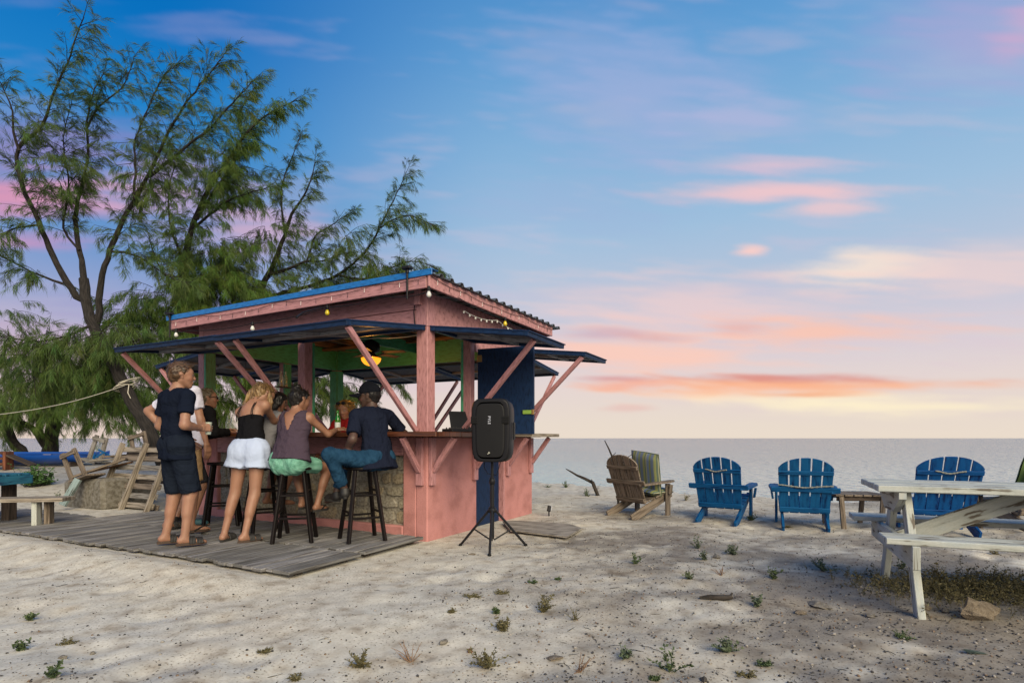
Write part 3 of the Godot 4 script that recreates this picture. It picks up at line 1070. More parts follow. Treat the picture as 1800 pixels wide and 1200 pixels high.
	part("counter_board", boxmb(Vector3(-BL / 2 + 0.16, cy, 0.13), Vector3(BL + 0.40, ct, 0.46), 0.006), M["bar_wood"], k, "dark varnished front counter board")
	part("counter_board", boxmb(Vector3(0.12, cy - 0.001, -0.52), Vector3(0.48, ct, 0.835), 0.006), M["bar_wood"], k, "dark varnished side counter board")
	part("counter_board", boxmb(Vector3(0.14, cy, -2.16), Vector3(0.52, 0.045, 0.90), 0.006), M["pale_wood"], k, "bare pale side counter board")
	part("counter_board", boxmb(Vector3(-BL / 2, cy, -BD - 0.1), Vector3(BL, ct, 0.42), 0.006), M["bar_wood"], k)
	part("counter_board", boxmb(Vector3(-BL - 0.1, cy, -BD / 2 - 0.06), Vector3(0.42, ct, BD - 0.28), 0.006), M["bar_wood"], k)
	var fronts := [-0.08, -1.85, -3.6]
	for x in fronts:
		bracket(Vector3(x, TOP, 0), Vector3.BACK, 0.31)
	for zz in [-0.06, -0.93, -1.77, -2.47]:
		bracket(Vector3(0, TOP, zz), Vector3.RIGHT, 0.30)
	bracket(Vector3(-0.3, TOP, -BD), Vector3.FORWARD, 0.28)
	# --- shutters and props
	var hy := 2.235
	var F := Vector3.BACK
	shutter(Vector3(-1.80, hy, 0.005), Vector3(-0.02, hy, 0.005), F, 1.15, 0.15)
	shutter(Vector3(-3.74, hy, 0.005), Vector3(-1.88, hy, 0.005), F, 1.07, 0.12)
	shutter(Vector3(0.005, hy, -0.04), Vector3(0.005, hy, -0.95), Vector3.RIGHT, 1.15, 0.15)
	shutter(Vector3(0.005, hy, -1.70), Vector3(0.005, hy, -2.50), Vector3.RIGHT, 1.12, 0.13)
	shutter(Vector3(-1.80, hy, -BD - 0.005), Vector3(-0.05, hy, -BD - 0.005), Vector3.FORWARD, 1.1, 0.12)
	shutter(Vector3(-3.72, hy, -BD - 0.005), Vector3(-1.90, hy, -BD - 0.005), Vector3.FORWARD, 1.1, 0.12)
	shutter(Vector3(-BL - 0.005, hy, -0.05), Vector3(-BL - 0.005, hy, -1.34), Vector3.LEFT, 1.05, 0.13)
	shutter(Vector3(-BL - 0.005, hy, -1.42), Vector3(-BL - 0.005, hy, -2.5), Vector3.LEFT, 1.05, 0.13)
	var by := TOP + ct + 0.012
	strut(Vector3(-0.06, 2.055, 1.10), Vector3(-0.12, by, 0.03))
	strut(Vector3(-1.55, 2.055, 1.10), Vector3(-1.76, by, 0.03))
	strut(Vector3(-1.94, 2.075, 1.02), Vector3(-1.90, by, 0.03))
	strut(Vector3(-3.66, 2.075, 1.02), Vector3(-3.70, by, 0.03))
	strut(Vector3(1.10, 2.05, -0.28), Vector3(0.03, by, -0.62))
	strut(Vector3(1.07, 2.07, -1.74), Vector3(0.03, by, -1.90))
	strut(Vector3(-0.10, 2.07, -BD - 1.05), Vector3(-0.10, by, -BD - 0.05))
	strut(Vector3(-1.72, 2.07, -BD - 1.05), Vector3(-1.76, by, -BD - 0.05))
	strut(Vector3(-1.96, 2.07, -BD - 1.05), Vector3(-1.93, by, -BD - 0.05))
	strut(Vector3(-3.62, 2.07, -BD - 1.05), Vector3(-3.66, by, -BD - 0.05))
	strut(Vector3(-BL - 1.0, 2.07, -0.10), Vector3(-BL - 0.04, by, -0.16))
	strut(Vector3(-BL - 1.0, 2.07, -1.28), Vector3(-BL - 0.04, by, -1.30))
	strut(Vector3(-BL - 1.0, 2.07, -2.42), Vector3(-BL - 0.04, by, -2.42))


# ------------------------------------------------------------------ trees
func at(px: float, py: float, d: float) -> Vector3:      # a point of the photograph at a distance in front of the camera
	return Vector3((px - 900.0) / 1000.0 * d, CAM_H + (770.0 - py) / 1000.0 * d, -d)


var tr := RandomNumberGenerator.new()


func spray_mesh(sd: int, m: Material, count: int, length: float, spread: float) -> ArrayMesh:
	# a tuft of thin drooping needles hanging along +Z from the origin, down is -Y
	var r := RandomNumberGenerator.new()
	r.seed = sd
	var b := MB.new()
	for i in count:
		var base := Vector3(r.randf_range(-0.02, 0.02), r.randf_range(-0.01, 0.02), r.randf_range(0.0, 0.14))
		var dir := Vector3(r.randf_range(-spread, spread), r.randf_range(-spread, spread * 0.8), 1.0).normalized()
		var l := length * r.randf_range(0.55, 1.2)
		var w := r.randf_range(0.0019, 0.0033)
		var side := dir.cross(Vector3(r.randf_range(-1, 1), r.randf_range(-1, 1), 0.2)).normalized()
		var mid := base + dir * l * 0.5 + Vector3.DOWN * l * 0.05
		var tip := base + dir * l * 0.92 + Vector3.DOWN * l * 0.26
		var k := r.randf_range(0.75, 1.25)
		b.tint = Color(k, k, k * r.randf_range(0.8, 1.0))
		var nn := side.cross(dir).normalized()
		var f := b.v.size()
		b.vert(base - side * w * 0.7, nn, Vector2.ZERO)
		b.vert(base + side * w * 0.7, nn, Vector2.ZERO)
		b.vert(mid + side * w, nn, Vector2.ZERO)
		b.vert(mid - side * w, nn, Vector2.ZERO)
		b.vert(tip, nn, Vector2.ZERO)
		b.ix.append_array([f, f + 2, f + 1, f, f + 3, f + 2, f + 3, f + 4, f + 2])
	return b.mesh(m)


class Crown:
	var where: Array[Transform3D] = []
	var tint: Array[Color] = []
	var twigs := MB.new()


func set_spray(c: Crown, p: Vector3, dir: Vector3, size: float, shade: float) -> void:
	var z := dir.normalized()
	var x := Vector3.UP.cross(z)
	if x.length() < 0.05:
		x = Vector3.RIGHT
	x = x.normalized()
	var y := z.cross(x)
	var bs := Basis(x, y, z).rotated(z, tr.randf_range(-0.6, 0.6)).scaled(Vector3.ONE * size)
	c.where.append(Transform3D(bs, p))
	c.tint.append(Color(shade * tr.randf_range(0.75, 1.15), shade * tr.randf_range(0.85, 1.12), shade * tr.randf_range(0.7, 1.1)))


func twig(c: Crown, p0: Vector3, dir: Vector3, length: float, step: float, size: float, droop: float, shade: float) -> void:
	var p := p0
	var d := dir.normalized()
	var segs := maxi(3, int(length / 0.09))
	var pts := [p]
	for i in segs:
		d = (d + Vector3(tr.randf_range(-0.16, 0.2), tr.randf_range(-0.12, 0.12) - droop * 0.09, tr.randf_range(-0.16, 0.16))).normalized()
		p += d * length / segs
		pts.append(p)
	var rr := []
	for i in pts.size():
		rr.append(lerpf(0.007, 0.002, i / float(segs)))
	c.twigs.tube(pts, rr, 4, false)
	var s := 0.1 * length
	while s < length:
		var f := s / length * segs
		var i := mini(int(f), segs - 1)
		var q: Vector3 = pts[i].lerp(pts[i + 1], f - i)
		var t: Vector3 = (pts[i + 1] - pts[i]).normalized()
		var out := t * 0.75 + Vector3(tr.randf_range(-0.6, 0.85), tr.randf_range(-0.75, 0.25) - droop * 0.55, tr.randf_range(-0.7, 0.7))
		set_spray(c, q, out, size * tr.randf_range(0.75, 1.25), shade)
		s += step * tr.randf_range(0.6, 1.4)


# a limb as a bark tube that carries twigs from the share "from" of its length on
func limb(t: Node3D, c: Crown, called: String, pts: Array, r0: float, r1: float, from: float, gap: float, len: float, droop := 0.5, size := 1.0, shade := 1.0) -> void:
	# smooth the polyline
	var cv := Curve3D.new()
	for i in pts.size():
		var tan: Vector3 = (pts[mini(i + 1, pts.size() - 1)] - pts[maxi(i - 1, 0)]) / 6.0
		cv.add_point(pts[i], -tan, tan)
	var L := cv.get_baked_length()
	var k := maxi(8, int(L / 0.16))
	var sm := []
	var rr := []
	for i in k + 1:
		var f := i / float(k)
		sm.append(cv.sample_baked(L * f) + Vector3(tr.randf_range(-1, 1), tr.randf_range(-1, 1), tr.randf_range(-1, 1)) * 0.012)
		rr.append(lerpf(r0, r1, pow(f, 0.8)) * tr.randf_range(0.93, 1.07))
	var b := MB.new()
	b.off = Vector2(tr.randf(), tr.randf()) * 3
	b.tube(sm, rr, 9 if r0 > 0.03 else 6, true)
	put(called, b, M["bark"], t)
	if gap <= 0.0:
		return
	var s := L * from
	while s < L:
		var f := s / L
		var q := cv.sample_baked(s)
		var tang := (cv.sample_baked(minf(s + 0.1, L)) - cv.sample_baked(maxf(s - 0.1, 0.0))).normalized()
		var dir := tang * tr.randf_range(0.3, 0.9) + Vector3(tr.randf_range(-0.7, 0.95), tr.randf_range(-0.5, 0.7), tr.randf_range(-0.8, 0.8))
		var l := len * tr.randf_range(0.35, 1.15) * lerpf(1.15, 0.55, f)
		twig(c, q, dir, l, 0.058, size, droop, shade)
		s += gap * 0.68 * tr.randf_range(0.5, 1.5)
	twig(c, cv.sample_baked(L), (pts[pts.size() - 1] - pts[pts.size() - 2]), len * 0.5, 0.035, size * 0.9, droop * 0.6, shade)


# a hanging mass of foliage round a point
var mass_share := 1.1


func mass(c: Crown, p: Vector3, r: Vector3, count: int, len: float, droop := 1.2, size := 1.15, shade := 1.0) -> void:
	for i in int(count * mass_share):
		var d := Vector3(tr.randfn(), tr.randfn(), tr.randfn()).normalized() * pow(tr.randf(), 0.45)
		var q := p + d * r
		twig(c, q, Vector3(d.x + tr.randf_range(-0.4, 0.6), d.y * 0.5 - 0.15, d.z * 0.7 + tr.randf_range(-0.3, 0.3)), len * tr.randf_range(0.5, 1.2), 0.055, size, droop, shade)


func finish_crown(t: Node3D, c: Crown, m: String) -> void:
	var tw := put("twigs", c.twigs, M["bark"], t)
	tw.set_meta("kind", "stuff")
	var kinds := []
	for i in 3:
		kinds.append(spray_mesh(40 + i, M[m], 19, 0.17, 0.6))
	for kidx in 3:
		var list := []
		for i in range(kidx, c.where.size(), 3):
			list.append(i)
		var mm := MultiMesh.new()
		mm.transform_format = MultiMesh.TRANSFORM_3D
		mm.use_colors = true
		mm.mesh = kinds[kidx]
		mm.instance_count = list.size()
		for j in list.size():
			mm.set_instance_transform(j, c.where[list[j]])
			mm.set_instance_color(j, c.tint[list[j]])
		var o := MultiMeshInstance3D.new()
		o.name = "needles"
		o.multimesh = mm
		o.set_meta("kind", "stuff")
		t.add_child(o, true)


func line(list: Array, d0: float, d1: float) -> Array:      # [px, py, px, py, ...] with the distance running from d0 to d1
	var r := []
	var k := list.size() / 2
	for i in k:
		r.append(at(list[i * 2], list[i * 2 + 1], lerpf(d0, d1, i / float(k - 1))))
	return r


func build_trees() -> void:
	tr.seed = 77
	# --- the leaning tree with the rope round its trunk
	var t := thing("beach_pine", "tall leaning feathery beach pine with white rope tied round its trunk", "tree")
	var c := Crown.new()
	var foot := at(318, 890, 10.0)
	foot.y = gh(foot.x, foot.z) - 0.15
	var tl := line([222, 688, 196, 632, 168, 585, 152, 535, 148, 490], 10.2, 10.6)
	tl.push_front(at(268, 770, 10.1))
	tl.push_front(foot)
	limb(t, c, "trunk", tl, 0.135, 0.085, 0.5, 0.0, 0.6)
	limb(t, c, "branch", line([150, 530, 133, 520, 97, 460, 67, 390, 43, 337, 30, 292, 33, 257, 73, 223, 90, 173, 110, 127, 133, 67, 146, 30], 10.6, 9.6), 0.062, 0.008, 0.3, 0.115, 0.62, 0.45)
	limb(t, c, "branch", line([32, 265, 22, 230, 20, 193, 3, 150, -10, 130], 10.0, 9.8), 0.025, 0.006, 0.1, 0.11, 0.5, 0.5)
	limb(t, c, "branch", line([149, 500, 143, 457, 133, 410, 134, 367, 147, 310, 155, 267, 152, 207, 165, 160, 180, 130], 10.6, 10.9), 0.058, 0.007, 0.3, 0.115, 0.6, 0.5)
	limb(t, c, "branch", line([153, 225, 172, 190, 197, 167, 218, 150, 236, 100], 10.8, 11.0), 0.022, 0.006, 0.1, 0.085, 0.55, 0.6)
	limb(t, c, "branch", line([168, 575, 174, 553, 177, 493, 200, 423, 230, 360, 247, 330, 262, 305, 293, 240, 313, 203, 337, 167, 372, 125, 392, 97], 10.5, 10.0), 0.065, 0.007, 0.3, 0.105, 0.62, 0.5)
	limb(t, c, "branch", line([260, 310, 295, 285, 333, 252, 367, 227, 400, 190, 443, 143], 10.2, 9.9), 0.035, 0.007, 0.1, 0.085, 0.62, 0.6)
	limb(t, c, "branch", line([233, 350, 238, 300, 236, 250, 260, 190, 290, 130, 308, 115], 10.2, 10.6), 0.024, 0.006, 0.15, 0.09, 0.6, 0.55)
	limb(t, c, "branch", line([140, 440, 110, 400, 120, 330, 110, 250, 125, 180], 10.6, 10.3), 0.024, 0.006, 0.15, 0.10, 0.6, 0.6)
	limb(t, c, "branch", line([70, 395, 30, 400, -20, 420], 10.2, 9.6), 0.02, 0.006, 0.1, 0.10, 0.6, 0.7)
	limb(t, c, "branch", line([110, 500, 60, 480, 0, 450, -40, 440], 10.4, 9.8), 0.026, 0.006, 0.15, 0.09, 0.6, 0.7)
	limb(t, c, "branch", line([190, 440, 240, 450, 285, 480, 330, 500], 10.4, 10.0), 0.026, 0.006, 0.15, 0.085, 0.6, 0.8)
	limb(t, c, "branch", line([162, 570, 120, 590, 60, 600, 0, 590], 10.4, 9.6), 0.03, 0.007, 0.1, 0.07, 0.65, 1.0)
	limb(t, c, "branch", line([190, 620, 230, 600, 290, 590, 340, 610], 10.3, 10.2), 0.03, 0.007, 0.1, 0.07, 0.65, 1.0)
	mass_share = 0.85
	mass(c, at(200, 600, 10.4), Vector3(0.75, 0.4, 0.5), 60, 0.6)
	mass(c, at(90, 640, 10.6), Vector3(0.95, 0.5, 0.6), 70, 0.6)
	mass(c, at(215, 690, 10.9), Vector3(0.8, 0.35, 0.5), 46, 0.6)
	mass(c, at(95, 290, 10.2), Vector3(0.55, 0.5, 0.4), 24, 0.5, 0.8)
	mass(c, at(255, 300, 10.2), Vector3(0.4, 0.45, 0.4), 20, 0.5, 0.8)
	finish_crown(t, c, "needles")
	mass_share = 1.2
	# --- the dense tree behind the hut's left end
	t = thing("dense_pine", "dense bright green beach pine growing behind the left end of the hut", "tree")
	c = Crown.new()
	foot = at(330, 870, 13.2)
	foot.y = gh(foot.x, foot.z) - 0.15
	limb(t, c, "trunk", [foot, at(322, 700, 13.0), at(318, 560, 12.8), at(323, 450, 12.5)], 0.2, 0.10, 0.4, 0.1, 0.8, 1.0)
	limb(t, c, "branch", line([322, 470, 337, 400, 352, 362, 377, 317, 410, 267, 440, 225, 480, 195, 519, 176], 12.5, 12.0), 0.075, 0.007, 0.2, 0.075, 0.72, 0.7)
	limb(t, c, "branch", line([345, 385, 370, 345, 402, 300, 425, 250, 420, 200, 450, 150], 12.4, 12.6), 0.04, 0.007, 0.2, 0.08, 0.7, 0.7)
	limb(t, c, "branch", line([340, 400, 375, 372, 402, 351, 440, 338, 476, 328], 12.4, 11.8), 0.035, 0.007, 0.2, 0.085, 0.6, 0.7)
	limb(t, c, "branch", line([323, 460, 300, 400, 296, 340, 310, 280], 12.5, 12.8), 0.035, 0.007, 0.2, 0.09, 0.6, 0.7)
	limb(t, c, "branch", line([322, 520, 280, 470, 262, 420], 12.7, 12.3), 0.035, 0.007, 0.2, 0.09, 0.6, 0.8)
	limb(t, c, "branch", line([322, 520, 370, 480, 410, 470, 430, 500], 12.7, 12.3), 0.04, 0.007, 0.15, 0.07, 0.7, 1.0)
	for m in [[370, 440, 0.75, 0.5, 64], [390, 520, 0.9, 0.55, 90], [300, 540, 0.8, 0.55, 74], [420, 590, 0.8, 0.4, 50], [250, 560, 0.6, 0.5, 40], [330, 640, 0.9, 0.5, 60], [400, 300, 0.5, 0.5, 30]]:
		mass(c, at(m[0], m[1], 12.4), Vector3(m[2], m[3], 0.6), m[4], 0.65)
	for m in [[410, 700, 0.8, 0.5, 50], [520, 690, 0.6, 0.4, 20], [345, 710, 0.6, 0.5, 34]]:
		mass(c, at(m[0], m[1], 12.9), Vector3(m[2], m[3], 0.5), m[4], 0.6)
	finish_crown(t, c, "needles_bright")
	# --- the open tree behind the hut's roof
	t = thing("open_pine", "sparse open-crowned beach pine reaching out over the hut's roof", "tree")
	c = Crown.new()
	foot = at(455, 850, 13.6)
	foot.y = gh(foot.x, foot.z) - 0.15
	limb(t, c, "trunk", [foot, at(440, 700, 13.4), at(438, 600, 13.2), at(450, 530, 13.0)], 0.2, 0.12, 0.4, 0.0, 0.6)
	limb(t, c, "branch", line([448, 540, 462, 500, 478, 470, 492, 435, 503, 405, 511, 378, 534, 344, 548, 310, 553, 282], 13.0, 12.6), 0.085, 0.007, 0.15, 0.105, 0.62, 0.6)
	limb(t, c, "branch", line([500, 410, 495, 360, 496, 321, 512, 280, 527, 240], 12.8, 13.2), 0.028, 0.006, 0.2, 0.10, 0.55, 0.5)
	limb(t, c, "branch", line([474, 482, 495, 476, 511, 470, 538, 460, 570, 458, 598, 447], 12.9, 12.2), 0.05, 0.008, 0.2, 0.12, 0.5, 0.6)
	limb(t, c, "branch", line([538, 460, 545, 440, 553, 416, 575, 400, 610, 378], 12.6, 12.3), 0.026, 0.006, 0.1, 0.08, 0.55, 0.6)
	limb(t, c, "branch", line([455, 525, 492, 516, 549, 501, 595, 482, 641, 443, 664, 405, 695, 344, 714, 303], 13.0, 12.2), 0.055, 0.007, 0.25, 0.10, 0.62, 0.55)
	limb(t, c, "branch", line([668, 400, 692, 385, 718, 378, 756, 393], 12.3, 12.0), 0.018, 0.005, 0.1, 0.085, 0.5, 0.7)
	limb(t, c, "branch", line([595, 484, 640, 490, 680, 474, 718, 459, 745, 462, 768, 474], 12.6, 12.1), 0.03, 0.006, 0.1, 0.085, 0.55, 0.8)
	limb(t, c, "branch", line([549, 501, 590, 515, 640, 505, 690, 500], 12.8, 12.3), 0.028, 0.006, 0.1, 0.08, 0.5, 0.8)
	limb(t, c, "branch", line([440, 640, 480, 620, 540, 625, 600, 640, 660, 660], 13.2, 12.2), 0.035, 0.006, 0.2, 0.07, 0.75, 1.2)
	limb(t, c, "branch", line([440, 690, 500, 660, 560, 665, 620, 690, 650, 720], 13.3, 12.6), 0.03, 0.006, 0.2, 0.07, 0.75, 1.2)
	limb(t, c, "branch", line([600, 640, 640, 630, 680, 650, 705, 680], 12.3, 11.8), 0.02, 0.005, 0.1, 0.085, 0.6, 0.9)
	for m in [[480, 420, 0.5, 0.4, 16], [560, 500, 0.6, 0.25, 20], [660, 460, 0.5, 0.3, 16], [600, 420, 0.4, 0.25, 10], [570, 690, 0.5, 0.4, 26], [460, 500, 0.7, 0.4, 30]]:
		mass(c, at(m[0], m[1], 12.5), Vector3(m[2], m[3], 0.5), m[4], 0.55)
	finish_crown(t, c, "needles")
	mass_share = 0.75
	# --- the two trees by the shore on the far left
	t = thing("shore_pine", "forked dark-trunked beach pine on the far shore behind the blue boat", "tree")
	c = Crown.new()
	foot = at(86, 806, 17.0)
	foot.y = gh(foot.x, foot.z) - 0.2
	limb(t, c, "trunk", [foot, at(88, 785, 17.0), at(92, 755, 16.9), at(99, 725, 16.7), at(112, 690, 16.5), at(120, 640, 16.4)], 0.24, 0.09, 0.75, 0.09, 0.9, 1.2, 1.6)
	limb(t, c, "branch", line([87, 788, 75, 775, 62, 758, 50, 748, 34, 740, 15, 735], 17.0, 16.4), 0.14, 0.05, 0.75, 0.12, 0.9, 1.2, 1.6)
	limb(t, c, "branch", line([75, 776, 68, 750, 70, 715, 60, 670], 17.0, 16.8), 0.10, 0.03, 0.6, 0.10, 0.9, 1.2, 1.6)
	limb(t, c, "branch", line([105, 708, 140, 690, 190, 690, 240, 710], 16.6, 16.0), 0.08, 0.01, 0.3, 0.07, 0.9, 1.3, 1.5)
	for m in [[60, 690, 1.2, 0.55, 60], [150, 700, 1.2, 0.5, 60], [210, 735, 0.9, 0.35, 26], [110, 640, 1.6, 0.7, 70], [160, 640, 1.6, 0.7, 60], [10, 680, 1.2, 0.7, 50]]:
		mass(c, at(m[0], m[1], 16.4), Vector3(m[2], m[3], 0.9), m[4], 0.85, 1.15, 1.2)
	finish_crown(t, c, "needles_bright")
	t = thing("bent_pine", "bent slender beach pine leaning left at the edge of the photo", "tree")
	c = Crown.new()
	foot = at(52, 806, 16.2)
	foot.y = gh(foot.x, foot.z) - 0.2
	limb(t, c, "trunk", [foot, at(38, 793, 16.2), at(25, 782, 16.2), at(16, 765, 16.1), at(10, 738, 16.0), at(-2, 715, 15.9), at(-20, 680, 15.8)], 0.17, 0.09, 0.8, 0.1, 0.9, 1.2, 1.5)
	for m in [[-10, 700, 0.9, 0.5, 34], [20, 620, 1.2, 0.7, 46], [0, 740, 0.5, 0.35, 12], [-10, 560, 0.9, 0.7, 30]]:
		mass(c, at(m[0], m[1], 15.8), Vector3(m[2], m[3], 0.8), m[4], 0.8, 1.1, 1.2)
	finish_crown(t, c, "needles")


# ------------------------------------------------------------------ garden furniture
func on_ground(x: float, d: float, deg: float, sink := 0.01) -> Transform3D:
	return turned(Vector3(x, gh(x, -d) - sink, -d), deg)


# faces -Z; the origin is on the ground between the rear feet
func adirondack(called: String, label: String, m: Material, xf: Transform3D, slats := 5, width := 0.60) -> Node3D:
	var t := thing(called, label, "chair", xf, "reclining slat-back chairs facing the sea")
	var lean := Vector3(0, 0.70, 0.255).normalized()
	var base := Vector3(0, 0.20, -0.20)
	var back := Vector3.RIGHT.cross(lean)          # out of the rear face
	# back slats with a rounded top
	var sw := width / slats
	for i in slats:
		var x := (i - (slats - 1) / 2.0) * sw
		var poly := PackedVector2Array()
		var hw := sw / 2 - 0.007
		var topw := sw / 2 - 0.009
		var lift := 0.0
		poly.append(Vector2(x * 0.9 - hw * 0.92, 0))
		poly.append(Vector2(x * 0.9 + hw * 0.92, 0))
		for k in 6:
			var xx := x + topw * (1.0 - 2.0 * k / 5.0)
			var arch := 0.52 + 0.185 * sqrt(maxf(0.0, 1.0 - pow(xx / (width / 2 + 0.005), 2.0)))
			poly.append(Vector2(xx, arch + lift))
		var b := MB.new()
		b.off = Vector2(rng.randf(), rng.randf()) * 3
		var xfm := Transform3D(Basis(Vector3.RIGHT, lean, Vector3.RIGHT.cross(lean)), base)
		# uv along the slat: swap so that the grain runs up the slat
		b.prism(poly, 0.02, xfm)
		for q in b.uv.size():
			b.uv[q] = Vector2(b.uv[q].y, b.uv[q].x)
		put("back_slat", b, m, t)
	var nb := Vector3.RIGHT.cross(lean)
	var rail := func(y: float, w: float, hgt: float, th: float) -> void:
		var p := base + lean * y + nb * (0.01 + th / 2)
		put("back_rail", boardmb(p - Vector3(w / 2, 0, 0), p + Vector3(w / 2, 0, 0), hgt, th, lean), m, t)
	rail.call(0.525, width - 0.02, 0.05, 0.02)
	rail.call(0.315, width + 0.13, 0.06, 0.025)
	rail.call(0.05, width - 0.06, 0.06, 0.02)
	# seat slats
	for i in 5:
		var z := -0.24 - i * 0.095
		var y := 0.235 + i * 0.027
		put("seat_slat", boardmb(Vector3(-0.27, y, z), Vector3(0.27, y, z), 0.08, 0.02, Vector3(0, -0.27, 0.95)), m, t)
	for s in [-1, 1]:
		var x: float = s * (width / 2 - 0.065)
		put("rear_leg", boardmb(Vector3(x, 0.012, 0.04), Vector3(x, 0.325, -0.72), 0.115, 0.028, Vector3.UP), m, t)
		put("front_leg", boardmb(Vector3(s * (width / 2 - 0.01), 0.0, -0.60), Vector3(s * (width / 2 - 0.01), 0.46, -0.60), 0.085, 0.03, Vector3.BACK), m, t)
		var poly := PackedVector2Array([Vector2(-0.035, 0), Vector2(0.045, 0.02), Vector2(0.065, 0.3), Vector2(0.075, 0.50), Vector2(0.05, 0.60), Vector2(0.0, 0.63), Vector2(-0.045, 0.60), Vector2(-0.05, 0.45)])
		var b := MB.new()
		b.off = Vector2(rng.randf(), rng.randf()) * 3
		if s < 0:
			for q in poly.size():
				poly[q].x = -poly[q].x
		b.prism(poly, 0.024, Transform3D(Basis(Vector3.RIGHT, Vector3(0, 0.06, -1).normalized(), Vector3.RIGHT.cross(Vector3(0, 0.06, -1).normalized())), Vector3(s * (width / 2 + 0.008), 0.462, -0.06)))
		for q in b.uv.size():
			b.uv[q] = Vector2(b.uv[q].y, b.uv[q].x)
		put("armrest", b, m, t)
		put("arm_bracket", boardmb(Vector3(s * (width / 2 + 0.03), 0.32, -0.60), Vector3(s * (width / 2 + 0.05), 0.448, -0.60), 0.06, 0.024, Vector3.BACK), m, t)
	return t


func rope_on(t: Node3D, y: float, w: float, xf: Transform3D) -> void:
	var lean := Vector3(0, 0.70, 0.255).normalized()
	var nb := Vector3.RIGHT.cross(lean)
	var p0 := Vector3(0, 0.20, -0.20) + lean * y + nb * 0.035
	var b := MB.new()
	for k in 2:
		var pts := []
		for i in 25:
			var f := i / 24.0
			var x := (f - 0.5) * w
			pts.append(p0 + Vector3(x, 0, 0) + lean * (sin(f * 9.0 + k) * 0.006 - 0.022 * sin(f * PI) + sin(f * 60.0 + k * PI) * 0.004) + nb * (0.004 * cos(f * 60.0 + k * PI) + 0.002))
		b.tube(pts, [0.006], 5)
	put("rope", b, M["old_rope"], t)


func stripes_texture() -> ImageTexture:
	var im := Image.create_empty(256, 64, false, Image.FORMAT_RGB8)
	var cols := [Color(0.44, 0.50, 0.60), Color(0.58, 0.60, 0.40), Color(0.40, 0.47, 0.42), Color(0.66, 0.66, 0.56), Color(0.47, 0.54, 0.66), Color(0.52, 0.56, 0.36)]
	var w := [26, 18, 10, 8, 22, 14]
	var x := 0
	var i := 0
	while x < 256:
		im.fill_rect(Rect2i(x, 0, mini(w[i % 6], 256 - x), 64), cols[i % 6])
		x += w[i % 6]
		i += 1
	for xx in 256:
		for y in 64:
			var c := im.get_pixel(xx, y)
			var k := 0.9 + 0.1 * (((xx * 7 + y * 13) % 5) / 5.0)
			im.set_pixel(xx, y, Color(c.r * k, c.g * k, c.b * k))
	return ImageTexture.create_from_image(im)


# a soft cushion: a rounded box in xf, x wide, y tall, z thick
func cushion(size: Vector3, xf: Transform3D) -> MB:
	var b := MB.new()
	var nx := 12
	for side in [1.0, -1.0]:
		var f := b.v.size()
		for j in nx + 1:
			for i in nx + 1:
				var u := i / float(nx) * 2 - 1
				var w := j / float(nx) * 2 - 1
				var e := (1.0 - pow(absf(u), 5)) * (1.0 - pow(absf(w), 5))
				var k := 1.0 + 0.012 * sin(w * 9 + u * 3)
				b.vert(xf * Vector3(u * size.x / 2 * k, w * size.y / 2 * k, side * size.z / 2 * (0.12 + 0.88 * pow(e, 0.42))), Vector3.UP, Vector2((u + 1) / 2, (w + 1) / 2))
		for j in nx:
			for i in nx:
				var a := f + j * (nx + 1) + i
				if side > 0:
					b.ix.append_array([a, a + nx + 1, a + 1, a + 1, a + nx + 1, a + nx + 2])
				else:
					b.ix.append_array([a, a + 1, a + nx + 1, a + 1, a + nx + 2, a + nx + 1])
	b.smooth()
	return b


